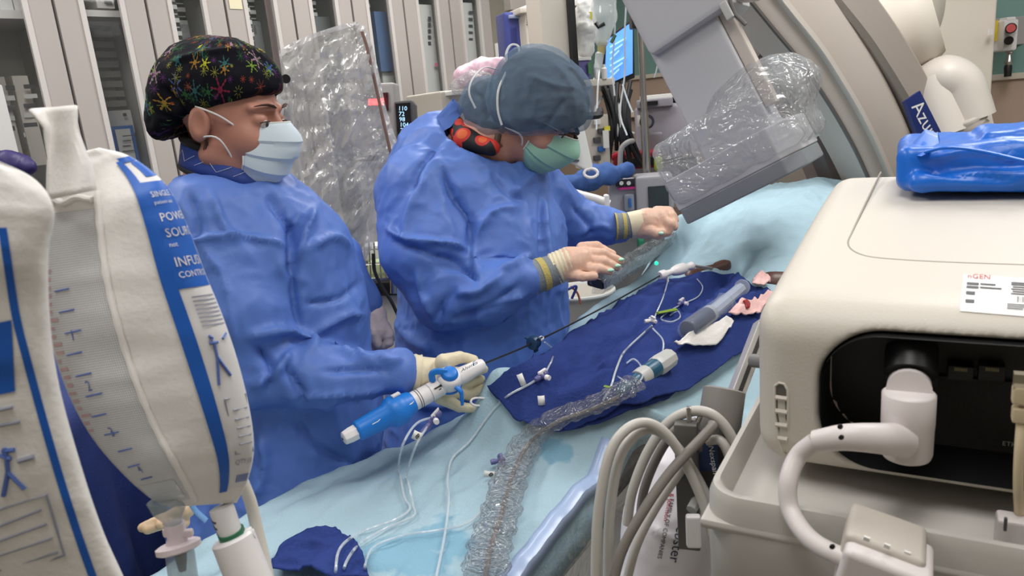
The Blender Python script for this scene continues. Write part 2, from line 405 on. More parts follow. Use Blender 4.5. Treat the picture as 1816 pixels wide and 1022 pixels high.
for k in range(-1, 7):
    t = thing('supply_cabinet', cl(k, CW / 2, .22, 0), cab_desc[k], 'cabinet', 'glass-door supply cabinets along the wall')
    b = MB(); g = .006
    cbox(b, k, g, .02, .03, .45, .08, CABH); cbox(b, k, CW - .02, CW - g, .03, .45, .08, CABH); cbox(b, k, g, CW - g, .44, .46, .08, CABH)
    cbox(b, k, g, CW - g, .03, .45, CABH, CABH + .03); cbox(b, k, g, CW - g, .03, .45, .0, .1)
    part('carcass', b, cab_in, t)
    f0, f1 = CW * FR, CW * (1 - FR)
    d = MB(); cbox(d, k, g, f0, 0, .03, .12, CABH); cbox(d, k, f1, CW - g, 0, .03, .12, CABH); cbox(d, k, f0, f1, 0, .03, .12, .3); cbox(d, k, f0, f1, 0, .03, CABH - .1, CABH)
    dr = part('door', d, cab_grey, t, smooth=False)
    e = MB(); cbox(e, k, f0 - .012, f0 + .008, -.006, .012, .3, CABH - .1); cbox(e, k, f1 - .008, f1 + .012, -.006, .012, .3, CABH - .1)
    part('edge_strip', e, cab_edge, dr, smooth=False)
    part('glass', cbox(MB(), k, f0, f1, .014, .018, .3, CABH - .1), glassm, dr)
    if k in (0, 6):
        s = MB()
        for i in range(34): cbox(s, k, f0 - .04, f1 + .06, .30 if k == 0 else .2, .312 if k == 0 else .21, .75 + i * .042, .75 + i * .042 + .026)
        part('slatted_back', s, slatm, t)
    if k in (-1, 0): part('shelf', cbox(MB(), k, .02, CW - .02, .05, .43, 2.085 if k else 2.1, 2.115 if k else 2.125), cab_edge, t)
    if k in (-1, 0):
        part('shelf', cbox(MB(), k, .02, CW - .02, .05, .43, 1.2, 1.23), cab_edge, t)
    if k >= 1 :
        hr = MB(); cards = []
        nz = 6
        for ci, xx in enumerate((f0 + .03, f0 + .095)):
            cbox(hr, k, xx - .006, xx + .046, .10 + ci * .06, .115 + ci * .06, 2.30 - .0 - nz * .0 - .33, 2.36)
        r = part('hook_rail', hr, mat('rail_dark', (60, 58, 56), .4, metal=.3), t)
        for ci, xx in enumerate((f0 + .03, f0 + .095)):
            for i in range(nz):
                z = 2.34 - i * .055 - .03
                c = MB(); cbox(c, k, xx, xx + .04, .085 + ci * .06, .099 + ci * .06, z, z + .018)
                cbox(c, k, xx + .002, xx + .038, .09 + ci * .06, .099 + ci * .06, z - .022, z - .018)
                part('label_card', c, whitem, r)
# goods inside
def cabY(px):
    k = (px - CX0) / (CA - CC * (px - CX0)); return CY0 * (1 + CC * k)
def goods(name, x0, y0, x1, y1, dep, d, m, label, cat, group=None, extra=(), bevel=.003, bulge=False):
    """a carton or pouch standing inside a cabinet, square to it; pixels give its front"""
    Y = cabY((x0 + x1) / 2) + dep * .7
    def slab(a, b_, c_, e, off, dd):
        c = P((a + c_) / 2, (b_ + e) / 2, Y); k = abs((proj(c + CE * .01) - proj(c))[0]) / .01
        return MB().box(c - CN * (off + dd / 2), ((c_ - a) / k, dd, pm(e - b_, Y)), CM)
    t = thing(name, P((x0 + x1) / 2, y1, Y), label, cat, group)
    part('carton' if 'box' in name else 'pouch', slab(x0, y0, x1, y1, 0, d), m, t, bevel=bevel)
    for (nm, a, b_, c_, e, mm) in extra: part(nm, slab(a, b_, c_, e, -.003, .002), mm, t)
    return t, slab
goods('supply_box', 40, 140, 68, 290, .12, .2, beigecard, 'tall printed box standing at the back of the first cabinet pair of boxes', 'box', None,
      [('print', 42, 150 + i * 17, 66, 157 + i * 17, m_) for i, m_ in enumerate((inkm, whitem, inkm, whitem, inkm, whitem, inkm))])
goods('supply_box', 6, 142, 28, 296, .12, .2, beigecard, 'tall printed box beside the cabinet edge, its grey side showing', 'box', None, [('print', 10, 152 + i * 18, 26, 160 + i * 18, m_) for i, m_ in enumerate((inkm, whitem, inkm, whitem, inkm, whitem))])
goods('supply_box', -8, -60, 17, 22, .1, .2, whitem, 'white box on the top shelf against the cabinet left end', 'box')
goods('supply_box', 18, -60, 42, 20, .1, .2, mat('white_box', (214, 210, 205), .5), 'pale box on the top shelf beside the door frame', 'box')
goods('supply_box', 193, 197, 236, 236, .2, .14, mat('white_box', (214, 210, 205), .5), 'small white carton behind the blue and white one', 'box', None, [('print', 196, 206, 212, 209, inkm), ('print', 218, 201, 224, 206, inkm)])
t = goods('supply_box', 197, 226, 247, 330, .1, .13, blue_card, 'blue carton with white front panel in the slatted cabinet', 'box', None,
      [('white_panel', 214, 231, 240, 326, whitem)])
for i in range(9): part('print', t[1](217, 240 + i * 9, 217 + (14 if i % 3 else 20), 241.5 + i * 9, -.006, .002), inkm, t[0])
goods('supply_box', 168, -30, 200, 12, .1, .2, mat('white_box', (214, 210, 205), .5), 'pale package on the high shelf of the slatted cabinet', 'box', None, [('print', 185, 2, 198, 7, inkm)])
goods('sterile_pouch', 312, 48, 344, 140, .1, .05, clearf, 'clear crinkled pouch hanging behind the snowflake cap', 'pouch', None, bulge=True)
goods('sterile_pouch', 447, 42, 470, 130, .12, .05, mat('pouch_grey', (120, 124, 124), .3), 'grey sealed pouch hanging behind the brown support rod of the shield', 'pouch', None, [('print', 450, 46, 454, 60, inkm)], bulge=True)
goods('sterile_pouch', 563, 35, 592, 130, .12, .05, mat('pouch_grey', (120, 124, 124), .3), 'dark grey pouch partly behind the draped shield', 'pouch', None, bulge=True)
goods('sterile_pouch', 670, 26, 700, 122, .1, .05, pouch_blue, 'long slate-blue pouch above a white one', 'pouch', None, [('highlight_seam', 672, 28, 676, 120, whitem)], bulge=True)
goods('sterile_pouch', 684, 122, 704, 235, .09, .05, whitem, 'white pouch hanging under the slate-blue one', 'pouch', None, [('print', 687, 125, 701, 128, inkm)], bulge=True)
t = goods('sterile_pouch', 754, 18, 776, 200, .1, .06, whitem, 'long white pouch with blue band and pink dot', 'pouch', None, [('blue_band', 757, 132, 775, 139, blue_card), ('pink_dot', 771, 112, 776, 117, mat('pink_ink', (230, 110, 150), .5))] + [('print', 759, 30 + i * 11, 764, 36 + i * 11, inkm) for i in range(5)], bulge=True)
goods('sterile_pouch', 828, 12, 844, 140, .1, .05, whitem, 'narrow white pouch in the last cabinet of the row', 'pouch', None, [('print', 831, 20 + i * 12, 838, 24 + i * 12, inkm) for i in range(7)], bulge=True)
# yellow note taped on a door
M_ = np.stack([CE, Z3], 1); c = cl(2, CW * .145, -.003, 2.22)
single('paper_note', MB().box(c + Z3 * .02, (.062, .002, .2), CM), mat('note_paper', (232, 224, 190), .7), 'cream paper note taped on a cabinet door frame', 'note')
# ---------------------------------------------------------------- people: shared pieces
gown_m = mat('blue_gown', (88, 121, 196), .50, spec=.35, bump=(9, .22, 'crumple'), var=.05, vscale=5)
skin_l = mat('skin_rosy', (184, 130, 112), .5, sss=.12, var=.06, vscale=30); skin_r = mat('skin_fair', (192, 140, 122), .5, sss=.12, var=.06, vscale=30)
brow_m = mat('brow_brown', (78, 52, 42), .8); hair_m = mat('hair_brown', (66, 48, 40), .7)
glove_m = mat('latex_cream', (226, 214, 184), .5, spec=.4, sss=.05, bump=(70, .25)); glove_g = mat('latex_mauve', (196, 182, 186), .5, bump=(60, .25))
glove_s = mat('latex_over_skin', (222, 182, 160), .45, sss=.08, bump=(60, .25))
mask_b = mat('mask_pale_blue', (208, 222, 232), .75, var=.02); mask_g = mat('mask_green', (150, 196, 176), .75); mask_in = mat('mask_white', (232, 232, 230), .8)
cuff_grey = mat('knit_grey', (126, 134, 140), .9, bump=(250, .5)); cuff_yel = mat('knit_yellow', (186, 170, 104), .9, bump=(250, .5))
def head_frame(f, up=(0, 0, 1)):
    f = np.array(f, float); f /= np.linalg.norm(f); r = np.cross(f, up); r /= np.linalg.norm(r); return np.stack([r, f, np.cross(r, f)], 1)   # columns right, forward, up
def head_sdf(q):
    """head in its own frame, metres, origin between the ears"""
    q = q * np.array([1, 1, 1], np.float32); m = q.copy(); m[..., 0] = np.abs(m[..., 0])
    d = ell(q, (0, -.015, .045), (.075, .096, .082))
    d = smin(d, ell(q, (0, .03, -.02), (.062, .070, .088)), .03)
    d = smin(d, cone(m, (.05, .0, -.062), (.0, .066, -.094), .024, .024), .025)
    d = smin(d, ell(m, (.038, .062, -.028), (.024, .026, .026)), .02)
    d = smin(d, cone(q, (0, .098, .012), (0, .122, -.028), .007, .0125), .012)
    d = smin(d, ell(m, (.011, .112, -.032), (.008, .01, .008)), .008)
    d = smin(d, cone(m, (.012, .096, .032), (.05, .074, .03), .005, .005), .014)
    d = smax(d, -ell(m, (.032, .104, .011), (.019, .02, .012)), .012)
    d = smin(d, ell(m, (.032, .0795, .010), (.0165, .0145, .0135)), .003)
    d = smin(d, ell(q, (0, .1, -.062), (.024, .01, .007)), .01)
    d = smin(d, ell(q, (0, .098, -.074), (.02, .01, .006)), .008)
    ear = smax(ell(m, (.078, -.008, -.006), (.012, .02, .032)), -ell(m, (.09, -.003, -.002), (.008, .011, .02)), .006)
    d = smin(d, ear, .008)
    return d
def eyes(par, C, M, s, half=.0):
    """lids carry lashes and brows; a slit of the eye shows"""
    def L(p): return C + M @ (np.array(p) * s)
    for sx in (-1, 1):
        lash = MB().tube([L((sx * (.032 + .015 * u), .0988 - .008 * u * u, .006 + .0035 * (1 - u * u))) for u in (-1, -.6, -.2, .2, .6, 1)], .0013 * s, 6)
        part('eyelash', lash, brow_m, par)
        ey = part('eye', MB().sphere(L((sx * .032, .0890, .0040)), .0088 * s, 10), mat('eye_white', (206, 200, 196), .2), par)
        part('iris', MB().sphere(L((sx * .0325, .0932, .0035)), .0056 * s, 8), mat('eye_dark', (52, 44, 42), .15), ey)
        b = MB().tube([L((sx * (.012 + .042 * u), .0995 - .019 * u * u + .002, .033 + .005 * math.sin(u * 3.0))) for u in (0, .25, .5, .75, 1)], [.0022 * s, .0046 * s, .0048 * s, .0036 * s, .0014 * s], 8, flat=.5)
        part('eyebrow', b, brow_m, par)
def mask(par, C, M, s, m, edge_m, low=-.125, pleats=3, top=.010, half=1.22, bulge=.012, name='face_mask'):
    """pleated sheet wrapped round the lower face, tied by ear loops"""
    def L(p): return C + M @ (np.array(p) * s)
    R_, C_ = 22, 34; G = []
    for i in range(R_):
        v = i / (R_ - 1); row = []
        for j in range(C_):
            a = (j / (C_ - 1) * 2 - 1) * half
            z = (top - .014 * (abs(a) / half) ** 1.5) * (1 - v) + (low + .028 * (abs(a) / half) ** 2) * v
            prof = .108 + .034 * math.exp(-((v - .22) / .34) ** 2) * math.exp(-(a / .40) ** 2) + bulge * math.sin(v * PI) - .020 * max(0, v - .72) / .28
            rr = prof * (1 - .20 * (abs(a) / half) ** 2) - .022
            st = .0055 * ((v * (pleats + 1)) % 1.0) if .08 < v < .95 else 0
            rr += st
            row.append(L((math.sin(a) * rr * .82, .022 + math.cos(a) * rr * .92, z)))
        G.append(row)
    mk = part(name, MB().grid(G), m, par, solid=.0012, sharp=30)
    e = MB(); e.tube(G[0], .0016 * s, 6); e.tube(G[-1], .0016 * s, 6); e.tube([r[0] for r in G], .0018 * s, 6); e.tube([r[-1] for r in G], .0018 * s, 6)
    part('binding', e, edge_m, mk)
    return mk, G, L
def glove(name, par, L, k, m, res=.0022, lo=None, extra=None):
    lo, hi = bounds(L, .006); fn = (lambda p: cones(p, L, k)) if extra is None else (lambda p: extra(p, cones(p, L, k)))
    V, Q = iso(fn, lo, hi, res); V = relax(V, Q, 1)
    V = V + vnormals(V, Q) * ((ridge(V * 55, 3, 2) - .4) * .0016)[:, None]
    return put(name, V, Q, m, par, weld=False, sharp=180)
def fingers(p, groups, k):
    """palm blended softly, each finger kept apart from the next"""
    d = cones(p, groups[0], .012)
    for g in groups[1:]: d = smin(d, cones(p, g, .003), k)
    return d
def hand(name, par, palm, fing, m, k=.0045, res=.002, wr=True):
    allc = sum(fing, list(palm)); lo, hi = bounds(allc, .006)
    V, Q = iso(lambda p: fingers(p, [palm] + fing, k), lo, hi, res); V = relax(V, Q, 1)
    if wr: V = V + vnormals(V, Q) * ((ridge(V * 60, 3, 2) - .4) * .0013)[:, None]
    return put(name, V, Q, m, par, weld=False, sharp=180)
def cloth(name, par, fn, lo, hi, res, m, amp=.012, sc=7, lines=(), seed=1, stretch=(1, 1, .6), fine=.002, cutter=None):
    V, Q = iso(fn, lo, hi, res); V = relax(V, Q, 2); N = vnormals(V, Q)
    p = V * sc * np.array(stretch)
    V = V + N * ((ridge(p, seed, 3, 1.2) - .5) * amp + (ridge(V * sc * 3.1, seed + 9, 2) - .5) * fine)[:, None]
    N = vnormals(V, Q); V = creases(V, N, lines)
    if cutter is not None:
        keep = cutter(V)[Q].all(1); Q = Q[keep]
    return put(name, V, Q, m, par, weld=False, sharp=180)
def person_body(t, head, C, M, s, coarse, skin, neck):
    """head and neck fine, the rest under the gown; one mesh"""
    inv = M.astype(np.float32)
    def hf(p):
        q = ((p - C.astype(np.float32)) @ inv) / s
        return smin(head_sdf(q) * s, cones(p, neck, .02), .02)
    lo = C - .17 * s; hi = C + .17 * s; nl, nh = bounds(neck, .01); lo = np.minimum(lo, nl); hi = np.maximum(hi, nh)
    V1, Q1 = iso(hf, lo, hi, .0028); V1 = relax(V1, Q1, 1)
    lo, hi = bounds(coarse, .02); V2, Q2 = iso(lambda p: cones(p, coarse, .04), lo, hi, .016)
    V = np.concatenate([V1, V2]); Q = np.concatenate([Q1, Q2 + len(V1)])
    return put('body', V, Q, skin, t, weld=False, sharp=180)
def cap_uv(o, C, M, s):
    me = o.data; uv = me.uv_layers.new(name='wrap'); og = base_of(o.parent)
    co_ = np.empty(len(me.vertices) * 3); me.vertices.foreach_get('co', co_); q = (co_.reshape(-1, 3) + og - C) @ M / s
    th = np.arctan2(q[:, 0], -q[:, 1] * -1); ph = np.arctan2(q[:, 2], np.hypot(q[:, 0], q[:, 1]))
    li = np.empty(len(me.loops), np.int32); me.loops.foreach_get('vertex_index', li)
    u = np.stack([th * .10, ph * .11], 1)[li]; uv.data.foreach_set('uv', u.ravel())
def snowflake_mat():
    m = bpy.data.materials.new('snowflake_print'); m.use_nodes = True; nt = m.node_tree; L = nt.links; b = nt.nodes['Principled BSDF']; b.inputs['Roughness'].default_value = .9; b.inputs['Specular IOR Level'].default_value = .2
    N = lambda t: nt.nodes.new(t)
    def math_(op, a, c=None):
        n = N('ShaderNodeMath'); n.operation = op
        for i, x in enumerate((a, c)):
            if x is None: continue
            if isinstance(x, (int, float)): n.inputs[i].default_value = x
            else: L.new(x, n.inputs[i])
        return n.outputs[0]
    uv = N('ShaderNodeUVMap'); uv.uv_map = 'wrap'
    col = None
    base = N('ShaderNodeRGB'); base.outputs[0].default_value = lin((14, 15, 24)); col = base.outputs[0]
    for sc, off, arms, pal in ((25, 0, 3, ((172, 172, 44), (44, 84, 50), (110, 140, 50), (150, 110, 44))), (20, 3.3, 3, ((66, 86, 140), (120, 36, 60), (150, 118, 134), (44, 90, 90))), (42, 7.1, 4, ((120, 120, 50), (40, 80, 50), (80, 40, 90), (120, 54, 36)))):
        mp = N('ShaderNodeMapping'); mp.inputs['Location'].default_value = (off, off * .7, 0); mp.inputs['Scale'].default_value = (sc, sc, sc); L.new(uv.outputs[0], mp.inputs[0])
        v = N('ShaderNodeTexVoronoi'); v.voronoi_dimensions = '2D'; v.inputs['Scale'].default_value = 1; v.inputs['Randomness'].default_value = .75; L.new(mp.outputs[0], v.inputs['Vector'])
        sub = N('ShaderNodeVectorMath'); sub.operation = 'SUBTRACT'; L.new(mp.outputs[0], sub.inputs[0]); L.new(v.outputs['Position'], sub.inputs[1])
        sp = N('ShaderNodeSeparateXYZ'); L.new(sub.outputs[0], sp.inputs[0]); r = v.outputs['Distance']
        cs = N('ShaderNodeSeparateColor'); L.new(v.outputs['Color'], cs.inputs[0])
        ang = math_('ADD', math_('ARCTAN2', sp.outputs[1], sp.outputs[0]), math_('MULTIPLY', cs.outputs[0], 6.0))
        arm = math_('ABSOLUTE', math_('SINE', math_('MULTIPLY', ang, arms)))          # 0 on an arm
        wid = math_('MULTIPLY', r, arm)                                            # distance off the arm
        side = math_('MULTIPLY', math_('ABSOLUTE', math_('SINE', math_('MULTIPLY', r, 26))), .075)   # barbs along each arm
        size = math_('ADD', .14, math_('MULTIPLY', cs.outputs[1], .30))
        on = math_('MULTIPLY', math_('LESS_THAN', wid, math_('ADD', .022, side)), math_('LESS_THAN', r, size))
        on = math_('MULTIPLY', on, math_('GREATER_THAN', math_('ADD', r, cs.outputs[2]), .12))
        cr = N('ShaderNodeValToRGB'); cr.color_ramp.interpolation = 'CONSTANT'
        while len(cr.color_ramp.elements) < len(pal): cr.color_ramp.elements.new(.5)
        for i, c in enumerate(pal): cr.color_ramp.elements[i].position = i / len(pal); cr.color_ramp.elements[i].color = lin(c)
        L.new(cs.outputs[2], cr.inputs[0])
        mx = N('ShaderNodeMix'); mx.data_type = 'RGBA'; L.new(on, mx.inputs['Factor']); L.new(col, mx.inputs['A']); L.new(cr.outputs[0], mx.inputs['B']); col = mx.outputs['Result']
    L.new(col, b.inputs['Base Color']); return m
# ---------------------------------------------------------------- the nurse at the handle
YL = 1.42
tL = thing('person', (P(500, 500, YL)[0], P(500, 500, YL)[1], 0), 'person in blue gown and snowflake-print cap, pale mask on, steadying the white handle', 'person')
CL_ = P(404, 212, YL); ML = head_frame((.96, -.20, -.20)); sL = 1.01
neckL = chain((400, 245, YL + .03, 58), (395, 330, YL + .05, 66))
hip = P(500, 800, YL + .05); hx = np.array([hip[0], hip[1], .95])
coarse = chain((400, 330, YL + .04, 60), (440, 430, YL + .04, 70), (500, 600, YL + .05, 72), (520, 800, YL + .05, 75)) + [
    (hx + [-.03, -.09, 0], hx + [-.02, -.1, -.47], .085, .06), (hx + [-.02, -.1, -.47], hx + [-.04, -.09, -.88], .056, .04), (hx + [-.04, -.09, -.9], hx + [.11, -.11, -.92], .035, .03),
    (hx + [-.03, .09, 0], hx + [-.02, .1, -.47], .085, .06), (hx + [-.02, .1, -.47], hx + [-.04, .09, -.88], .056, .04), (hx + [-.04, .09, -.9], hx + [.11, .08, -.92], .035, .03)]
coarse += chain((370, 385, YL - .05, 36), (440, 650, YL - .13, 26), (700, 663, YL - .11, 18)) + chain((500, 385, YL + .14, 32), (592, 472, YL + .18, 24), (640, 535, YL + .19, 16))
bodyL = person_body(tL, None, CL_, ML, sL, coarse, skin_l, neckL); eyes(tL, CL_, ML, sL)
# gown
tor = chain((425, 385, YL + .02, 112), (470, 470, YL + .02, 138), (505, 580, YL + .03, 140), (520, 720, YL + .03, 150), (500, 900, YL + .02, 190), (495, 1120, YL + .02, 200), (490, 1500, YL + .02, 205))
nsh = chain((372, 385, YL - .07, 74), (425, 560, YL - .12, 82), (442, 655, YL - .14, 66), (560, 672, YL - .14, 50), (700, 662, YL - .12, 37))
fsh = chain((490, 385, YL + .14, 66), (590, 470, YL + .18, 46), (640, 535, YL + .19, 30))
neck_h = chain((398, 250, YL + .03, 74), (414, 302, YL + .02, 79))
def gownL(p):
    d = smin(cones(p, tor, .05), cones(p, nsh, .03), .025); d = smin(d, cones(p, fsh, .03), .03)
    return smax(d, -cones(p, neck_h, .01), .02)
lo, hi = bounds(tor[:5] + nsh + fsh, .03); lo[2] = max(lo[2], .42)
nl = [([(345, 420), (395, 490), (410, 560), (418, 640)], 5, .006), ([(300, 440), (380, 420), (470, 425), (520, 440)], 4, .007), ([(372, 330), (395, 400), (430, 430)], 7, .008), ([(470, 345), (520, 410), (525, 500)], 9, -.014),
      ([(535, 370), (515, 420), (520, 520), (535, 600)], 6, -.012), ([(560, 365), (540, 420), (525, 470)], 7, .014), ([(530, 450), (590, 420), (622, 440)], 6, .008), ([(535, 540), (600, 530), (640, 500)], 5, -.008),
      ([(545, 600), (610, 560), (650, 560)], 7, .008), ([(430, 600), (500, 585), (545, 600), (560, 625)], 8, .014), ([(440, 690), (490, 660), (520, 620)], 8, .012), ([(470, 700), (480, 650), (450, 610)], 7, -.014), ([(500, 640), (530, 690), (540, 715)], 6, -.012),
      ([(540, 615), (600, 618), (670, 640)], 7, .010), ([(560, 660), (640, 655), (700, 660)], 6, -.008), ([(500, 705), (600, 700), (690, 690)], 5, .008), ([(660, 630), (690, 640), (715, 640)], 5, .009),
      ([(460, 760), (470, 830), (450, 900)], 8, .012), ([(520, 740), (560, 790), (640, 830)], 7, -.010), ([(330, 330), (350, 390), (345, 430)], 8, -.009)]
cloth('gown', tL, gownL, lo, hi, .006, gown_m, .030, 7, nl, 3, fine=.006)
# collar of the lead thyroid shield
navy = mat('navy_collar', (34, 62, 140), .6, var=.2, vscale=60); bind = mat('black_binding', (16, 16, 20), .7)
def ring(cpx, cpy, Y, rx, ry, tilt, h, n=40, z0=0, dz=0):
    """band round the neck: rows of circles"""
    c = P(cpx, cpy, Y); G = []
    for i in range(4):
        f = i / 3; G.append([c + np.array([math.cos(a) * rx * (1 + .18 * (1 - f)), math.sin(a) * ry * (1 + .18 * (1 - f)), -math.cos(a) * tilt + h * (f - .5)]) for a in [2 * PI * j / n for j in range(n + 1)]])
    return G
G = ring(413, 291, YL + .02, .080, .076, .034, .050)
col = part('thyroid_collar', MB().grid(G), navy, tL, solid=.006)
e = MB(); e.tube(G[-1], .008, 8); e.tube([p for p in G[0]], .005, 8); part('black_trim', e, bind, col)
e = MB()
for k in range(3):
    e.tube([G[1][(22 + k * 5 + j) % 40] * 1.0 + (np.array(G[2][(22 + k * 5 + j) % 40]) - G[1][(22 + k * 5 + j) % 40]) * (j % 3) * .5 + np.array([0, -.006, 0]) for j in range(6)], .0003, 5)
part('printed_line', e, mask_in, col)
# cap
Zc = np.array([0, 0, 1.0])
def capL(p):
    q = ((p - CL_.astype(np.float32)) @ ML.astype(np.float32)) / sL
    d = ell(q, (0, -.012, .062), (.090, .114, .082)); d = smin(d, ell(q, (0, -.072, .018), (.080, .078, .076)), .04); d = smin(d, ell(q, (0, -.092, -.022), (.064, .052, .046)), .03)
    d = smax(d, -(q[..., 2] - (.012 + .42 * np.clip(q[..., 1] + .02, -.04, .2) - .75 * np.clip(-q[..., 1] - .06, 0, .1))), .012)
    return d * sL
cap = cloth('scrub_cap', tL, capL, CL_ - .24, CL_ + .24, .0042, snowflake_mat(), .010, 16, [([(272, 200), (330, 215), (400, 232), (440, 222)], 4, -.004), ([(285, 150), (320, 190), (350, 235)], 6, -.006), ([(300, 110), (360, 95), (440, 85)], 5, .004)], 5, (1, 1, 1), .002)
cap_uv(cap, CL_, ML, sL)
h = MB()
for k in range(16):
    a = P(352 + k * .9, 236 + (k % 5), YL - .075 + .004 * k); h.tube([a, a + [.012, .0, -.012 - .0016 * (k % 4)], a + [.002 + .002 * (k % 5), .004, -.03 - .002 * (k % 3)]], .0013, 5)
part('hair', h, hair_m, tL)
mk, G, LL = mask(tL, CL_, ML, sL, mask_b, mask_in, half=.98, bulge=.016)
for zt, row in ((.024, 2), (-.030, 20)):
    for sx, j in ((1, -1), (-1, 0)):
        a = np.array(G[row][j]); b = LL((sx * .083, -.012, zt)); c = LL((sx * .077, .03, (zt * .75 - .006)))
        part('ear_loop', MB().tube(spline([a, c, b], 6), .0017, 6), mask_in, mk)
# right hand under the handle
YH = YL - .1
palm = chain((706, 662, YH + .0, 26), (738, 664, YH + .005, 31), (780, 662, YH + .02, 29)) + chain((738, 688, YH + .01, 20), (782, 692, YH + .03, 16))
fing = [chain((785, 642, YH - .005, 15), (815, 634, YH + .02, 11), (840, 638, YH + .035, 9)), chain((798, 660, YH + .03, 12), (832, 664, YH + .045, 10), (858, 655, YH + .05, 8)),
        chain((798, 674, YH + .035, 11.5), (830, 680, YH + .05, 9.5), (853, 673, YH + .055, 8)), chain((793, 692, YH + .03, 12), (832, 701, YH + .04, 10), (862, 688, YH + .045, 8)),
        chain((780, 706, YH + .02, 12), (815, 722, YH + .02, 10), (852, 726, YH + .025, 8))]
gl = hand('glove', tL, palm, fing, glove_m)
part('glove_cuff', MB().tube(spline([P(694, 660, YH - .005), P(708, 661, YH), P(726, 663, YH + .003), P(744, 665, YH + .006)], 5), [pm(37 + (1.5 if i % 3 == 0 else 0), YH) for i in range(16)], 24), glove_m, gl)
# left hand resting on the far side
YF = YL + .2
palm = chain((640, 535, YF, 20), (660, 560, YF - .01, 24), (668, 585, YF - .02, 22))
fing = [chain((650, 562, YF - .03, 14), (660, 590, YF - .045, 12), (669, 610, YF - .045, 9)), chain((676, 575, YF - .02, 13), (688, 592, YF - .02, 11), (688, 607, YF - .02, 10), (680, 612, YF - .02, 9)) , chain((682, 580, YF, 12), (690, 600, YF, 10), (680, 612, YF - .02, 8.5)),
        chain((668, 590, YF - .01, 12), (674, 612, YF - .015, 10), (666, 628, YF - .02, 9)), chain((660, 590, YF + .02, 12), (662, 612, YF + .01, 10), (656, 628, YF, 8))]
o = hand('glove', tL, palm, fing, glove_g); o['label'] = 'greyish glove on the far hand'
# ---------------------------------------------------------------- the operator bending over the table
YR = 1.82
tR = thing('person', (P(850, 600, YR)[0], P(850, 600, YR)[1], 0), 'person in blue gown, sheer blue bouffant cap and green mask, bending over the table', 'person')
CR = P(948, 198, YR); MR = head_frame((.69, -.34, -.64)); sR = 1.06
neckR = chain((915, 225, YR + .02, 50), (845, 270, YR + .02, 58))
hip = P(845, 800, YR); hx = np.array([hip[0], hip[1], .95])
coarse = chain((850, 265, YR + .02, 55), (810, 360, YR + .04, 60), (850, 560, YR + .05, 70), (845, 800, YR + .05, 75)) + [
    (hx + [-.03, -.09, 0], hx + [-.02, -.1, -.47], .085, .06), (hx + [-.02, -.1, -.47], hx + [-.04, -.09, -.88], .056, .04), (hx + [-.04, -.09, -.9], hx + [.11, -.11, -.92], .035, .03),
    (hx + [-.03, .09, 0], hx + [-.02, .1, -.47], .085, .06), (hx + [-.02, .1, -.47], hx + [-.04, .09, -.88], .056, .04), (hx + [-.04, .09, -.9], hx + [.11, .08, -.92], .035, .03)]
coarse += chain((750, 350, YR - .08, 36), (795, 526, YR - .2, 26), (958, 485, YR - .21, 16)) + chain((930, 335, YR + .15, 32), (1010, 397, YR + .2, 24), (1098, 402, YR + .16, 15))
person_body(tR, None, CR, MR, sR, coarse, skin_r, neckR); eyes(tR, CR, MR, sR)
tor = chain((790, 300, YR + .05, 92), (800, 360, YR + .02, 118), (850, 450, YR + .01, 142), (850, 600, YR + .02, 146), (840, 740, YR + .02, 158), (830, 950, YR + .02, 172), (830, 1200, YR + .02, 180))
chest = chain((880, 330, YR + .06, 88), (905, 430, YR + .03, 92), (895, 560, YR + .03, 100))
nsh = chain((745, 345, YR - .08, 74), (757, 440, YR - .14, 74), (795, 528, YR - .20, 56), (868, 520, YR - .22, 48), (926, 496, YR - .22, 34))
fsh = chain((935, 330, YR + .15, 58), (1010, 395, YR + .2, 42), (1098, 402, YR + .16, 27))
neck_h = chain((900, 225, YR + .02, 60), (838, 262, YR + .02, 70))
def gownR(p):
    d = smin(cones(p, tor, .05), cones(p, chest, .04), .04); d = smin(d, cones(p, nsh, .03), .022); d = smin(d, cones(p, fsh, .03), .03)
    return smax(d, -cones(p, neck_h, .01), .02)
lo, hi = bounds(tor[:5] + nsh + fsh + chest, .03); lo[2] = max(lo[2], .42)
nl = [([(762, 300), (735, 350), (720, 400), (725, 440)], 8, .010), ([(785, 250), (745, 300), (735, 350)], 5, -.010), ([(782, 290), (800, 340), (835, 400), (838, 460)], 9, -.016), ([(905, 350), (960, 300), (985, 320)], 8, .008),
      ([(680, 400), (720, 425), (790, 430), (835, 445)], 5, .012), ([(690, 420), (760, 450), (820, 470), (850, 500)], 7, -.012), ([(965, 340), (968, 400), (975, 470), (970, 540)], 5, .008), ([(958, 345), (960, 420), (962, 500)], 4, -.008),
      ([(775, 575), (785, 540), (820, 515)], 8, -.014), ([(780, 545), (815, 520), (850, 515), (900, 480)], 7, .012), ([(800, 570), (870, 545), (930, 500)], 7, -.012), ([(840, 560), (890, 535), (940, 520)], 5, .009), ([(880, 480), (910, 470), (945, 450)], 5, .010), ([(850, 500), (840, 440), (870, 380), (930, 365)], 6, .010),
      ([(700, 560), (730, 600), (770, 625)], 12, .012), ([(705, 640), (760, 660), (850, 640)], 9, -.010), ([(740, 470), (750, 520), (770, 570)], 6, .009), ([(770, 470), (830, 480), (850, 500)], 5, -.010), ([(1010, 360), (1040, 395), (1050, 420)], 5, -.008), ([(1020, 420), (1060, 400), (1090, 410)], 5, .007),
      ([(870, 300), (900, 340), (940, 360)], 6, -.008), ([(700, 700), (780, 720), (850, 690)], 8, .010)]
gw = cloth('gown', tR, gownR, lo, hi, .006, gown_m, .030, 7, nl, 21, fine=.006)
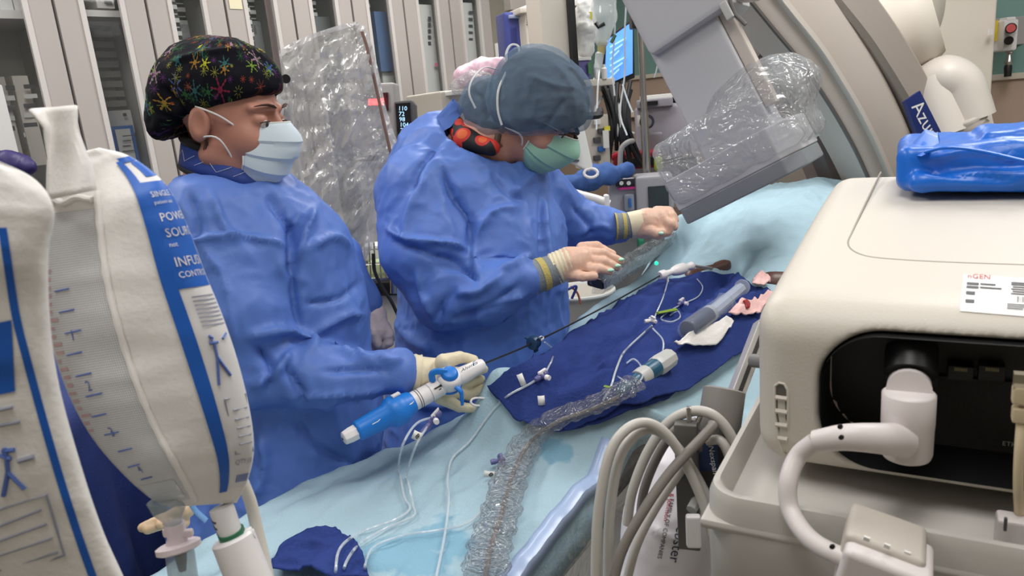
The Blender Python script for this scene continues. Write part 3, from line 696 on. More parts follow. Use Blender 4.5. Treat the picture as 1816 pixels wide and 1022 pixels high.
# upturned collar flap, floral scrub top at the neck
c = [P(*q) for q in ((770, 212, YR), (802, 176, YR + .02), (806, 186, YR + .04), (822, 198, YR + .03), (800, 225, YR - .02), (775, 240, YR - .03))]
part('collar_flap', MB().prism(c, (.004, .012, .004)), gown_m, gw, bevel=.002)
flor = mat('floral_scrub', (24, 18, 20), .7)
nt = flor.node_tree; v = nt.nodes.new('ShaderNodeTexVoronoi'); v.inputs['Scale'].default_value = 24; tcn = nt.nodes.new('ShaderNodeTexCoord'); nt.links.new(tcn.outputs['Object'], v.inputs['Vector'])
rr = nt.nodes.new('ShaderNodeValToRGB'); rr.color_ramp.interpolation = 'CONSTANT'; rr.color_ramp.elements[0].color = lin((206, 92, 40)); rr.color_ramp.elements[1].position = .32; rr.color_ramp.elements[1].color = lin((190, 44, 34))
el = rr.color_ramp.elements.new(.5); el.color = lin((20, 16, 20)); nt.links.new(v.outputs['Distance'], rr.inputs[0]); nt.links.new(rr.outputs[0], flor.node_tree.nodes['Principled BSDF'].inputs['Base Color'])
scr = [(P(800, 212, YR + .06), P(826, 250, YR - .04), pm(16, YR), pm(20, YR)), (P(826, 250, YR - .04), P(872, 262, YR - .085), pm(18, YR), pm(14, YR))]
lo, hi = bounds(scr, .01); V, Q = iso(lambda p: cones(p, scr, .02), lo, hi, .004); put('scrub_top', V, Q, flor, tR, weld=False, sharp=180)
# caps
cap_m = mat('bouffant_blue', (112, 136, 160), .8, spec=.2, bump=(160, .3), var=.2, vscale=14, alpha=.46); hair_k = mat('hair_under_cap', (52, 44, 42), .8, var=.4, vscale=40)
def capR(p):
    q = ((p - CR.astype(np.float32)) @ MR.astype(np.float32)) / sR
    d = ell(q, (0, -.006, .050), (.098, .120, .092)); d = smin(d, ell(q, (0, .04, .03), (.085, .075, .06)), .03)
    d = smin(d, ell(q, (0, -.022, -.012), (.109, .100, .072)), .03)
    return smax(d, -(q[..., 2] - (-.062 + .80 * np.clip(q[..., 1] - .0, -.03, .2) )), .015) * sR
cloth('hair', tR, lambda p: capR(p) + .011, CR - .2, CR + .2, .0055, hair_k, .006, 18, (), 4, (1, 1, 1), .002)
cp = cloth('bouffant_cap', tR, capR, CR - .22, CR + .22, .0042, cap_m, .010, 14, [([(930, 130), (980, 150), (1030, 160)], 5, .004), ([(975, 105), (1010, 150), (1020, 210)], 6, .005), ([(1000, 110), (1035, 150), (1045, 200)], 5, -.005), ([(890, 200), (930, 240), (990, 235)], 5, .004), ([(960, 240), (985, 200), (1010, 170)], 5, -.005)], 8, (1, 1, 1), .002)
CB = P(870, 190, YR + .03)
bun = cloth('bun_cover', tR, lambda p: smin(ell(p, CB, (pm(56, YR), pm(58, YR), pm(52, YR))), ell(p, P(880, 222, YR + .0), (pm(44, YR), pm(44, YR), pm(34, YR))), .03), CB - .14, CB + .14, .0045, cap_m, .010, 15, [([(830, 160), (860, 180), (870, 230)], 5, -.004), ([(850, 140), (880, 160), (884, 200)], 5, .004)], 12, (1, 1, 1), .002)
hb_ = cloth('hair_bun', tR, lambda p: smin(ell(p, CB, (pm(50, YR), pm(52, YR), pm(47, YR))), ell(p, P(880, 222, YR + .0), (pm(38, YR), pm(38, YR), pm(29, YR))), .03), CB - .14, CB + .14, .006, hair_k, .006, 18, (), 6, (1, 1, 1), .002)
bun['label'] = 'second sheer cap over the hair bun'
tie_m = mat('tie_white', (196, 200, 200), .7)
part('elastic', MB().tube(spline([P(898, 128, YR - .04), P(884, 160, YR - .075), P(883, 195, YR - .085), P(890, 222, YR - .09)], 8), .003, 6), tie_m, cp)
part('tie_loop', MB().tube(spline([P(900, 122, YR - .02), P(898, 95, YR), P(906, 80, YR + .01), P(919, 82, YR + .01), P(920, 100, YR), P(914, 108, YR)], 8), .003, 6, flat=.4), tie_m, cp)
part('tie_loop', MB().tube(spline([P(884, 124, YR + .0), P(858, 120, YR - .02), P(838, 140, YR - .06), P(832, 165, YR - .075), P(843, 192, YR - .08)], 8), .003, 6, flat=.4), tie_m, bun)
mk, G, LL = mask(tR, CR, MR, sR, mask_g, mask_in, low=-.115, pleats=2, bulge=.014, half=1.25)
for zt, row in ((.024, 2), (-.045, 20)):
    for sx, j in ((1, -1), (-1, 0)):
        a = np.array(G[row][j]); b = LL((sx * .083, -.012, zt)); c = LL((sx * .078, .03, (zt * .8 - .004)))
        part('ear_loop', MB().tube(spline([a, c, b], 6), .0022, 6), mask_in, mk)
part('hair', MB().tube(spline([P(884, 238, YR - .075), P(882, 252, YR - .08), P(888, 262, YR - .08)], 4), [.008] * 5 + [.006] * 4, 8), hair_m, tR)
gm = MB(); gm.tube([LL((x * .01, .112 - abs(x) ** 1.6 * .0022, .018)) for x in range(-7, 8)], .006, 8, flat=.45); gm.tube([LL((.07, .09, .018)), LL((.08, .03, .012)), LL((.082, -.01, .008))], .003, 6); gm.tube([LL((-.07, .09, .018)), LL((-.08, .03, .012)), LL((-.082, -.01, .008))], .003, 6)
gm.tube(spline([P(1035, 206, YR - .02), P(1062, 204, YR), P(1064, 196, YR + .03)], 4), .009, 8)
part('visor_band', gm, blackm, tR)
# near hand laid flat on the wrapped console, far hand curled
YN = YR - .2
nail = mat('nail_mint', (178, 226, 202), .25)
def cuff(par, a, b, ra, rb, n, yellow=True):
    """knit wrist: grey tube with yellow bands"""
    a = np.array(a); b = np.array(b); pts = [a + (b - a) * i / 10 for i in range(11)]; rs = [(ra + (rb - ra) * i / 10) for i in range(11)]
    k = part('knit_cuff', MB().tube(pts, rs, 24), cuff_grey, par)
    for i in ((0, 1), (4, 6)): part('yellow_band', MB().tube(pts[i[0]:i[1] + 1], [r + .0012 for r in rs[i[0]:i[1] + 1]], 24), cuff_yel, k)
cuff(tR, P(936, 496, YN - .02), P(988, 477, YN), pm(32, YN), pm(28, YN), 0)
palm = chain((984, 477, YN, 25), (1010, 466, YN, 27), (1030, 459, YN, 22)) + chain((1003, 478, YN - .01, 19), (1026, 470, YN - .01, 16))
fing = [chain((1036, 450, YN + .01, 11), (1070, 450, YN - .004, 9), (1100, 463, YN + .0, 7)), chain((1038, 463, YN, 11), (1070, 464, YN - .02, 9), (1094, 474, YN - .015, 7)), chain((1034, 475, YN - .015, 10.5), (1062, 477, YN - .035, 8.5), (1082, 482, YN - .03, 6.8)),
        chain((1032, 440, YN + .03, 11), (1058, 437, YN + .02, 9), (1086, 451, YN + .02, 7)), chain((1010, 486, YN - .02, 11), (1032, 491, YN - .04, 9), (1054, 490, YN - .045, 7.5))]
g = hand('glove', tR, palm, fing, glove_s); g['label'] = 'skin-tight glove with mint nails showing'
part('glove_cuff', MB().tube(spline([P(982, 478, YN), P(996, 472, YN), P(1014, 465, YN)], 5), [pm(29 + (1.5 if i % 2 else 0), YN) for i in range(11)], 24), glove_m, g)
for q in ((1101, 462, YN - .006), (1095, 473, YN - .022), (1083, 481, YN - .038)):
    part('fingernail', MB().sphere(P(q[0], q[1] - 1.5, q[2]), .0075, 8, (1.1, .8, .55)), nail, g)
YG = YR + .14
cuff(tR, P(1090, 402, YG), P(1122, 400, YG), pm(24, YG), pm(22, YG), 0)
palm = chain((1118, 400, YG, 20), (1146, 394, YG, 23), (1168, 390, YG, 22)) + chain((1140, 406, YG - .01, 17), (1165, 402, YG - .01, 15))
fing = [chain((1170, 380, YG + .01, 11), (1190, 384, YG, 10), (1195, 402, YG - .02, 8)), chain((1172, 388, YG - .01, 11), (1188, 398, YG - .03, 9.5), (1184, 412, YG - .03, 8)), chain((1164, 402, YG - .02, 11), (1176, 412, YG - .03, 9.5), (1168, 418, YG - .035, 8)), chain((1150, 410, YG - .03, 11), (1162, 414, YG - .05, 9.5), (1174, 412, YG - .05, 8)), chain((1166, 376, YG + .02, 11), (1186, 376, YG + .02, 9.5), (1196, 390, YG, 8))]
g = hand('glove', tR, palm, fing, glove_s)
part('glove_cuff', MB().tube([P(1116, 400, YG), P(1130, 397, YG), P(1144, 394, YG)], [pm(24, YG)] * 3, 24), glove_m, g)
part('fingernail', MB().sphere(P(1172, 414, YG - .062), .008, 8, (1, .8, .6)), nail, g)
# ---------------------------------------------------------------- operating table, patient and drapes
TA = np.array([.545, .839, 0.]); TB = np.array([.839, -.545, 0.]); TM = np.stack([TB, TA, Z3], 1)
def tp(s, t, z): return TA * s + TB * t + Z3 * z
def sm(x, a, b):
    x = np.clip((x - a) / (b - a), 0, 1); return x * x * (3 - 2 * x)
ZB = .955; TC = -.60
def t_far(s): return -.90 + .02 * sm(s, 2.0, 2.8) - .13 * (1 - sm(s, .84, 1.12))
def t_near(s): return -.54 + .245 * sm(s, 1.05, 1.5)
def zmass(s, t):
    """table top with the patient under the sheet"""
    leg = sm(s, 1.02, 1.16) * (1 - sm(s, 2.1, 2.4))
    w = lambda c, r: np.exp(-((t - c) / r) ** 4)
    z = ZB + leg * .085 * np.maximum(np.exp(-((t - (TC + .105 - .06 * (1 - sm(s, 1.3, 1.8)))) / .085) ** 4), np.exp(-((t - (TC - .105 - .04 * (1 - sm(s, 1.3, 1.8)))) / .085) ** 4))
    z = z + leg * .02 * w(TC, .19)
    z = z + .066 * np.exp(-((s - 1.10) / np.where(s < 1.10, .085, .06)) ** 2) * w(TC - .12, .15)
    z = z + .085 * sm(s, 1.22, 1.8) * np.exp(-((t + .865) / .05) ** 2)
    z = z + sm(s, 2.0, 2.55) * .20 * np.sqrt(np.clip(1 - ((t - TC) / .36) ** 2, 0, 1)) + sm(s, 2.2, 2.7) * .02
    return z
def _zd(s, t):
    q = np.stack([np.asarray(s, float) * 5, np.asarray(t, float) * 9, np.zeros_like(np.asarray(s, float))], -1)
    return zmass(s, t) + (ridge(q, 4, 3, 1.1) - .45) * .034 + (ridge(q * 3.1, 14, 2) - .5) * .008
_S0, _T0, _DS, _DT = .2, -1.25, .005, .006
_ZT = _zd(*np.meshgrid(np.arange(_S0, 3.75, _DS), np.arange(_T0, -.05, _DT), indexing='ij'))
def zdrape(s, t):
    a = np.clip((np.asarray(s, float) - _S0) / _DS, 0, _ZT.shape[0] - 1.001); b = np.clip((np.asarray(t, float) - _T0) / _DT, 0, _ZT.shape[1] - 1.001)
    i, j = a.astype(int), b.astype(int); u, v = a - i, b - j
    return _ZT[i, j] * (1 - u) * (1 - v) + _ZT[i + 1, j] * u * (1 - v) + _ZT[i, j + 1] * (1 - u) * v + _ZT[i + 1, j + 1] * u * v
_ys = np.arange(.55, 3.9, .004)
def D(px, py, lift=0.0):
    """where the sight line through a pixel meets the draped table"""
    d = FW + RT * (px - CX) / FPX - UP * (py - CY) / FPX
    pts = EYE + d[None] * (_ys / d[1])[:, None]
    s = pts @ TA; t = pts @ TB; z = zdrape(s, t) + lift
    ok = (pts[:, 2] < z) & (t > t_far(s) - .03)
    i = int(np.argmax(ok)) if ok.any() else int(np.argmin(np.abs(pts[:, 2] - ZB)))
    if 0 < i and ok[i]:
        g0, g1 = pts[i - 1][2] - z[i - 1], pts[i][2] - z[i]; k = g0 / (g0 - g1 + 1e-12) if g0 > 0 else 1.0
        return pts[i - 1] + (pts[i] - pts[i - 1]) * min(1, max(0, k))
    return pts[i]
drape_m = mat('drape_light_blue', (166, 193, 205), .85, spec=.15, bump=(240, .35), var=.05, vscale=9)
nt = drape_m.node_tree; pb_ = nt.nodes['Principled BSDF']; old = pb_.inputs['Base Color'].links[0].from_socket; g_ = nt.nodes.new('ShaderNodeNewGeometry'); fac = None
for q, r in (((735, 985), .17), ((640, 1000), .09), ((985, 800), .05)):
    ds = nt.nodes.new('ShaderNodeVectorMath'); ds.operation = 'DISTANCE'; ds.inputs[1].default_value = tuple(D(*q)); nt.links.new(g_.outputs['Position'], ds.inputs[0])
    nz = nt.nodes.new('ShaderNodeTexNoise'); nz.inputs['Scale'].default_value = 22; nz.inputs['Detail'].default_value = 4; nt.links.new(g_.outputs['Position'], nz.inputs['Vector'])
    md = nt.nodes.new('ShaderNodeMath'); md.operation = 'MULTIPLY_ADD'; md.inputs[1].default_value = r * 1.6; nt.links.new(nz.outputs['Fac'], md.inputs[0]); nt.links.new(ds.outputs['Value'], md.inputs[2])
    mr = nt.nodes.new('ShaderNodeMapRange'); mr.inputs['From Min'].default_value = r * 1.15; mr.inputs['From Max'].default_value = r * 1.35; mr.inputs['To Min'].default_value = 1; mr.inputs['To Max'].default_value = 0; nt.links.new(md.outputs[0], mr.inputs['Value'])
    if fac is None: fac = mr.outputs[0]
    else:
        mx = nt.nodes.new('ShaderNodeMath'); mx.operation = 'MAXIMUM'; nt.links.new(fac, mx.inputs[0]); nt.links.new(mr.outputs[0], mx.inputs[1]); fac = mx.outputs[0]
mx = nt.nodes.new('ShaderNodeMix'); mx.data_type = 'RGBA'; mx.inputs['B'].default_value = lin((112, 164, 190)); nt.links.new(old, mx.inputs['A'])
sc_ = nt.nodes.new('ShaderNodeMath'); sc_.operation = 'MULTIPLY'; sc_.inputs[1].default_value = .7; nt.links.new(fac, sc_.inputs[0]); nt.links.new(sc_.outputs[0], mx.inputs['Factor']); nt.links.new(mx.outputs['Result'], pb_.inputs['Base Color'])
# table: pad, top, column, foot
mid = tp(1.9, TC, 0)
tt = thing('operating_table', mid, 'narrow floating-top operating table under the light blue sheet', 'table')
part('table_top', MB().box(tp(1.9, -.70, .845), (.27, 2.9, .04), TM), mat('table_carbon', (60, 60, 64), .4), tt, bevel=.01)
part('mattress', MB().box(tp(1.9, -.70, .885), (.28, 2.86, .04), TM), blackm, tt, bevel=.012)
part('pedestal', MB().box(tp(2.5, -.66, .46), (.28, .5, .73), TM), cab_grey, tt, bevel=.03)
part('foot', MB().box(tp(2.5, -.66, .05), (.46, 1.0, .1), TM), cab_grey, tt, bevel=.03)
part('side_rail', MB().box(tp(1.2, -.556, .845), (.012, 1.4, .03), TM), chromem, tt, bevel=.002)
# patient lying under the drape
dark_skin = mat('skin_deep_brown', (92, 62, 54), .42, spec=.5, var=.12, vscale=30)
pt = thing('person', tp(1.9, TC, .905), 'patient lying on the table under drapes, dark brown skin bared at two openings', 'person')
h0 = .905
cs = []
for sg in (-1, 1):
    cs += [(tp(2.22, TC + sg * .10, h0 + .045), tp(1.72, TC - .03 + sg * .085, h0 + .06), .070, .048), (tp(1.72, TC - .03 + sg * .085, h0 + .06), tp(1.25, TC - .06 + sg * .08, h0 + .045), .05, .034), (tp(1.25, TC - .06 + sg * .08, h0 + .04), tp(1.2, TC - .06 + sg * .08, h0 + .09), .034, .026)]
    cs += [(tp(2.85, TC + sg * .16, h0 + .09), tp(2.6, TC + sg * .20, h0 + .04), .045, .034), (tp(2.6, TC + sg * .20, h0 + .04), tp(2.35, TC + sg * .17, h0 + .03), .032, .024)]
cs += [(tp(2.24, TC, h0 + .03), tp(2.5, TC, h0 + .09), .09, .11), (tp(2.5, TC, h0 + .11), tp(2.85, TC, h0 + .12), .11, .12), (tp(2.85, TC, h0 + .12), tp(3.02, TC, h0 + .12), .06, .055)]
hd = tp(3.13, TC, h0 + .12); HMp = np.stack([TB, Z3, TA], 1)
opens = []
for pa, pb, r in (((1222, 488), (1286, 468), .019), ((1368, 497), (1392, 500), .034)):
    a, b = D(*pa), D(*pb); opens.append((a - [0, 0, r * .25], b - [0, 0, r * .25], r, r * 1.1))
def pfn(p):
    d = smin(cones(p, cs, .05), head_sdf(((p - hd.astype(np.float32)) @ HMp.astype(np.float32))), .03)
    return smin(d, cones(p, opens, .01), .03)
A = np.array([tp(1.1, TC - .4, h0), tp(1.1, TC + .4, h0), tp(3.35, TC - .4, h0), tp(3.35, TC + .4, h0)])
V, Q = iso(pfn, A.min(0) - [.02, .02, .02], A.max(0) + [.02, .02, .36], .011)
put('body', relax(V, Q, 1), Q, dark_skin, pt, weld=False, sharp=180)
# light blue sheet
NS, NT = 300, 84
G = []
for i in range(NS):
    s = .30 + (3.42 - .30) * i / (NS - 1); a, b = t_far(s), t_near(s); row = []
    rip = lambda h, sd: (noise3(np.array([s * 9, h * 2, sd * 1.0]), 3) - .5) * .05 * min(1, h * 4)
    za = float(zdrape(s, a)); zb_ = float(zdrape(s, b))
    for h in (.34, .27, .2, .14, .09, .05, .022, .006): row.append(tp(s, a - .012 - .035 * min(1, h * 8) - rip(h, 1), za - h))
    for j in range(NT):
        t = a + (b - a) * j / (NT - 1); row.append((s, t))
    for h in (.006, .022, .05, .08): row.append(tp(s, b + .010 + .02 * min(1, h * 10) + rip(h, 2), zb_ - h))
    G.append(row)
st = np.array([[c for c in row if len(c) == 2] for row in G]); zz = zdrape(st[..., 0], st[..., 1])
for i, row in enumerate(G):
    G[i] = [tp(st[i, j - 8, 0], st[i, j - 8, 1], zz[i, j - 8]) if len(c) == 2 else c for j, c in enumerate(row)]
dr = put('surgical_drape', MB().grid(G).v, MB().grid(G).f, drape_m, None, solid=.002, sharp=180)
tag(dr, 'light blue surgical sheet covering the patient and the table, damp at its foot end', 'drape')
def patch(name, left, right, m, label, cat, lift=.006, amp=.010, sc=9, seed=3, n=(70, 34), thick=.003, parent=None, rag=.004, group=None):
    """cloth lying on the sheet; left/right: matching border points in pixels"""
    Lp = np.array(spline(left, 10)); Rp = np.array(spline(right, 10))
    f = lambda A, u: np.array([np.interp(u * (len(A) - 1), range(len(A)), A[:, k]) for k in (0, 1)])
    G = []
    for i in range(n[0]):
        u = i / (n[0] - 1); a, b = f(Lp, u), f(Rp, u); row = []
        for j in range(n[1]):
            v = j / (n[1] - 1); q = a + (b - a) * v; row.append(D(q[0], q[1]))
        G.append(row)
    G = np.array(G); A = G.copy()
    for _ in range(3):
        A[1:-1, 1:-1] = .25 * (A[:-2, 1:-1] + A[2:, 1:-1] + A[1:-1, :-2] + A[1:-1, 2:])
    st = np.stack([A @ TA * sc * .8, A @ TB * sc * 1.5, np.zeros(A.shape[:2])], -1)
    A[..., 2] = np.maximum(A[..., 2], zdrape(A @ TA, A @ TB)) + lift + ridge(st, seed, 3, 1.6) * amp
    mb = MB().grid(A.tolist())
    o = put(name, mb.v, mb.f, m, parent, solid=thick, sharp=180)
    if parent is None: tag(o, label, cat, group)
    return o
# ---------------------------------------------------------------- things lying on the drape
navy_t = mat('towel_navy', (46, 62, 122), .9, spec=.1, bump=(190, .5), var=.18, vscale=7)
patch('surgical_towel', [(866, 706), (936, 668), (1010, 618), (1095, 558), (1162, 514), (1240, 503), (1300, 500)], [(925, 782), (1030, 782), (1150, 740), (1240, 690), (1320, 640), (1376, 600), (1384, 548)], navy_t,
      'navy blue towel spread along the patient legs under the tubing', 'towel', amp=.036, sc=7, seed=6, n=(120, 56))
patch('surgical_towel', [(990, 772), (1060, 735), (1120, 700), (1215, 640), (1255, 610), (1300, 585)], [(1005, 792), (1090, 768), (1180, 738), (1270, 690), (1335, 640), (1372, 600)], navy_t,
      'folded navy towel under the wrapped probe and the syringe', 'towel', lift=.022, amp=.030, sc=10, seed=16, n=(80, 26))
patch('surgical_towel', [(482, 1030), (500, 990), (545, 960), (580, 958)], [(660, 1060), (650, 1022), (640, 1000), (600, 962)], navy_t, 'small navy towel crumpled at the foot end beside the pressure bag', 'towel', amp=.03, sc=14, seed=26, n=(40, 24), lift=.01)
from mathutils.bvhtree import BVHTree
_tv, _tf = [], []
for o in [x for x in COL.objects if x.type == 'MESH' and x.parent is None and x.name.startswith(('surgical_drape', 'surgical_towel'))]:
    k = len(_tv); _tv += [tuple(np.array(v.co[:]) + np.array(o.location)) for v in o.data.vertices]; _tf += [tuple(k + i for i in p.vertices) for p in o.data.polygons]
_bv = BVHTree.FromPolygons(_tv, _tf)
D0 = D
def D(px, py, lift=0.0):
    """top of whatever cloth a sight line meets: towel or sheet"""
    d = FW + RT * (px - CX) / FPX - UP * (py - CY) / FPX; h = _bv.ray_cast(Vector(EYE), Vector(d))
    return D0(px, py, lift) if h[0] is None else np.array(h[0]) + [0, 0, lift + .003]
# handle of the delivery system
wht = mat('white_plastic', (232, 228, 228), .35); blu = mat('blue_plastic', (28, 122, 214), .4); navyp = mat('navy_plastic', (24, 58, 92), .4); steel = mat('dark_steel', (70, 70, 74), .3, metal=.8)
tail, tip = P(608, 779, 1.185), P(857, 646, 1.345); ax = tip - tail; Lh = np.linalg.norm(ax); ax /= Lh
ht = thing('delivery_handle', tail, 'blue and white catheter delivery handle with lever held over the foot end', 'medical tool')
r1 = pm(1, 1.27)
part('end_knob', MB().lathe(tail, tail + ax * .030, [(0, r1 * 8), (.08, r1 * 13), (.5, r1 * 15), (.9, r1 * 15), (1, r1 * 14)], 8), wht, ht, bevel=.001)
part('port_hole', MB().cyl(tail - ax * .0008, tail + ax * .001, .0025, 12), blackm, ht)
fr = lambda x: tail + (tip - tail) * x
part('grip', MB().lathe(fr(.085), fr(.47), [(0, r1 * 14), (.02, r1 * 18), (.05, r1 * 19), (.52, r1 * 22), (.58, r1 * 27), (.63, r1 * 30), (.80, r1 * 30), (.84, r1 * 26), (.9, r1 * 24), (.97, r1 * 22), (1, r1 * 20)], 40), blu, ht, sharp=50)
part('barrel', MB().lathe(fr(.45), fr(1.0), [(0, r1 * 18), (.06, r1 * 18.5), (.30, r1 * 18), (.55, r1 * 17.5), (.72, r1 * 17), (.97, r1 * 13.5), (1, r1 * 11)], 40), wht, ht, sharp=50)
side = np.cross(ax, FW); side /= np.linalg.norm(side); topd = -FW - ax * (-FW @ ax); topd /= np.linalg.norm(topd)     # toward viewer
upd = np.cross(side, ax); upd = Z3 - ax * (Z3 @ ax); upd /= np.linalg.norm(upd); sd = np.cross(ax, upd)
hub = fr(.735) + (topd * .55 + upd * .35) * .006
uph = upd * .72 + topd * .70; uph /= np.linalg.norm(uph)
part('hub', MB().lathe(hub - uph * .014 , hub + uph * .022, [(0, .017), (.15, .022), (.5, .0245), (.85, .023), (1, .019)], 36), wht, ht, sharp=60)
part('dial', MB().lathe(hub + uph * .021, hub + uph * .031, [(0, .0165), (.3, .016), (.8, .0145), (1, .011)], 30), blu, ht, sharp=60)
part('hub_band', MB().lathe(hub - uph * .012, hub - uph * .005, [(0, .0228), (.5, .0250), (1, .0250)], 36), blu, ht, sharp=60)
def hp(x, y, dY=0): return P(x, y, 1.30 + dY)
part('lever', MB().tube(spline([hp(808, 686, -.02), hp(817, 694, -.022), hp(819, 706, -.022), hp(820, 718, -.02)], 6), [.006] * 8 + [.005] * 8 + [.0042] * 3, 10, flat=.7), blu, ht)
part('lever', MB().tube(spline([hp(792, 660, -.015), hp(775, 659, -.02), hp(766, 664, -.02), hp(767, 676, -.018)], 6), .0045, 8, flat=1.4), blu, ht)
for x in (.50, .515, .585):
    part('ring_line', MB().lathe(fr(x), fr(x + .004), [(0, r1 * 18.7), (1, r1 * 18.7)], 40), blackm if x < .55 else mat('grey_line', (170, 170, 172), .5), ht)
Mh = np.stack([ax, upd * .8 + topd * .6], 1)
for s_, x, sz, m_ in (('Alterra', .845, .013, inkm), ('E', .93, .016, blu)):
    o = fr(x - .03) + topd * r1 * 15.5 + upd * r1 * 8
    V, F = text_mesh(s_, sz, Mh, o); part('lettering', MB().add(V, F), m_, ht, smooth=False)
gb = fr(.63) + topd * r1 * 17.6 + upd * r1 * 4
part('pictogram', MB().box(gb, (.012, .002, .0022), np.stack([ax, topd, np.cross(ax, topd)], 1)).box(gb + ax * .008, (.005, .002, .004), np.stack([ax, topd, np.cross(ax, topd)], 1)).box(gb + ax * .004 - upd * .006, (.006, .002, .002), np.stack([ax, topd, np.cross(ax, topd)], 1)), blackm, ht)
gb = fr(.38) + upd * r1 * 29.5 + topd * r1 * 4
part('white_window', MB().box(gb, (.016, .010, .004), np.stack([ax, np.cross(upd, ax), upd], 1)), wht, ht, bevel=.001)
for k, x in enumerate((.20, .425)):
    gb = fr(x) + topd * r1 * (20 if k == 0 else 24); part('pictogram', MB().tube([gb - ax * .008, gb + ax * .004, gb + ax * .009 + upd * .002], [.0008, .0012, .0006], 6), wht, ht)
# shaft through the blue collar to the sheath
shp = D(1172, 507, .012) + [0, 0, .014]
s0, s2 = fr(1.0), shp; s1 = P(948, 607, 1.47)
single('catheter_shaft', MB().tube(spline([s0, s1, (s1 + s2) / 2 + [0, 0, -.004], s2], 14), .0021, 8), steel, 'thin dark catheter shaft running from the handle to the white sheath', 'catheter')
d1 = s2 - s1; d1 /= np.linalg.norm(d1)
hb = thing('rotating_collar', s1, 'navy winged collar threaded on the dark catheter shaft', 'connector')
part('collar', MB().lathe(s1 - d1 * .014, s1 + d1 * .012, [(0, .009), (.1, .014), (.45, .0155), (.6, .012), (.75, .0135), (1, .009)], 20), navyp, hb)
for a in range(3):
    w_ = np.cross(d1, Z3); w_ /= np.linalg.norm(w_); v_ = np.cross(w_, d1); q_ = math.cos(a * 2.1 + .6) * w_ + math.sin(a * 2.1 + .6) * v_
    part('wing', MB().box(s1 + q_ * .016, (.014, .012, .004), np.stack([d1, q_, np.cross(d1, q_)], 1)), navyp, hb, bevel=.001)
part('luer', MB().lathe(s1 + d1 * .010, s1 + d1 * .030, [(0, .005), (.3, .007), (.5, .0045), (.8, .006), (1, .004)], 14), wht, hb)
sh1 = D(1240, 490, .02) + [0, 0, .014]; ds = sh1 - shp; Ls = np.linalg.norm(ds); ds /= Ls
sh = thing('introducer_sheath', shp, 'white sheath hub entering the bared skin at the far groin', 'sheath')
part('hub', MB().lathe(shp - ds * .004, shp + ds * Ls * .85, [(0, .010), (.05, .013), (.14, .013), (.16, .009), (.34, .008), (.4, .0125), (.52, .0155), (.7, .016), (.76, .010), (.88, .009), (.9, .0115), (.96, .0115), (1, .007)], 24), wht, sh, sharp=50)
part('side_port', MB().lathe(shp + ds * .024, shp + ds * .024 + [0.002, -.004, -.022], [(0, .005), (1, .0035)], 12), wht, sh)
part('shaft', MB().cyl(shp + ds * Ls * .82, D(1262, 478, .0), .0045, 10), mat('sheath_clear', (150, 140, 140), .3), sh)
# tubing
tubem = mat('clear_tubing', (222, 230, 236), .12, trans=0, alpha=.45, spec=.8)
tubew = mat('milky_tubing', (200, 208, 214), .2, alpha=.7, spec=.8)
def line(pts, r, label, lift=.004, m=None, gap=None):
    q = []
    for i, p in enumerate(pts):
        if len(p) == 3: q.append(np.array(p)); continue
        q.append(D(p[0], p[1], 0) + [0, 0, lift + r])
        if i + 1 < len(pts) and len(pts[i + 1]) == 2:
            sp_ = spline([x for x in pts if len(x) == 2], 4); k = [x for x in pts if len(x) == 2].index(p) * 4
            q += [D(x[0], x[1], 0) + [0, 0, lift + r] for x in sp_[k + 1:k + 4]]
    return single('fluid_line', MB().tube(spline(q, 5), r * .8, 8), m or tubem, label, 'tubing')
lf = .012
line([P(768, 740, 1.235), P(738, 752, 1.20), P(714, 790, 1.14), (708, 838), (718, 890), (728, 912), (700, 932), (640, 955), (604, 985), (596, 1035)], .0028, 'clear fluid line looping from the purple stopcock below the handle to the foot end')
line([P(757, 758, 1.21), P(738, 790, 1.16), (722, 850), (733, 902), (734, 925), (690, 945), (640, 975), (615, 1010), (610, 1040)], .0028, 'second clear line running beside the first, past the scribbled label')
line([(966, 672), (940, 690), (900, 712), (868, 745), (835, 790), (803, 822), (795, 860), (797, 900), (790, 960), (775, 1035)], .0028, 'clear line running from the stopcock over the foot of the navy towel', lift=.004)
line([(888, 838), (882, 868), (862, 905), (830, 938), (780, 950), (715, 960), (665, 980), (650, 1010), (648, 1040)], .0026, 'clear line curving along the damp sheet from the violet connector')
line([P(966, 607, 1.47), P(982, 622, 1.5), (979, 648), (967, 672)], .0024, 'short clear line between the navy collar and its stopcock', lift=.004)
line([shp + ds * .024 + np.array([.002, -.004, -.022]), (1176, 536, ) if False else D(1176, 536, 0) + [0, 0, .008], (1165, 560), (1158, 578)], .0024, 'short clear line hanging from the white sheath hub', lift=.004)
line([(1157, 585), (1140, 600), (1108, 632), (1093, 665), (1084, 695), (1070, 720)], .0028, 'clear line lying across the middle of the navy towel with a green clip', lift=.004, m=tubew)
line([(1158, 590), (1176, 612), (1174, 640), (1168, 656)], .0024, 'thin clear line bending towards the wrapped probe', lift=.004)
line([(1205, 548), (1188, 558), (1172, 572), (1190, 578), (1206, 570), (1202, 558), (1188, 566)], .0022, 'coiled loop of clear line beside the lime clamp', lift=.004)
line([(1236, 500), (1246, 515), (1238, 532), (1214, 544)], .0022, 'fine clear line from the sheath to the small stopcock', lift=.004)
line([(1112, 652), (1124, 645), (1136, 656), (1140, 676), (1130, 690)], .0022, 'short curled line above the wrapped probe', lift=.004)
line([(1096, 676), (1108, 684), (1118, 690)], .0018, 'tiny stub of line beside the wrapped probe', lift=.004)
violet = mat('violet_plastic', (104, 104, 158), .35, alpha=.85)
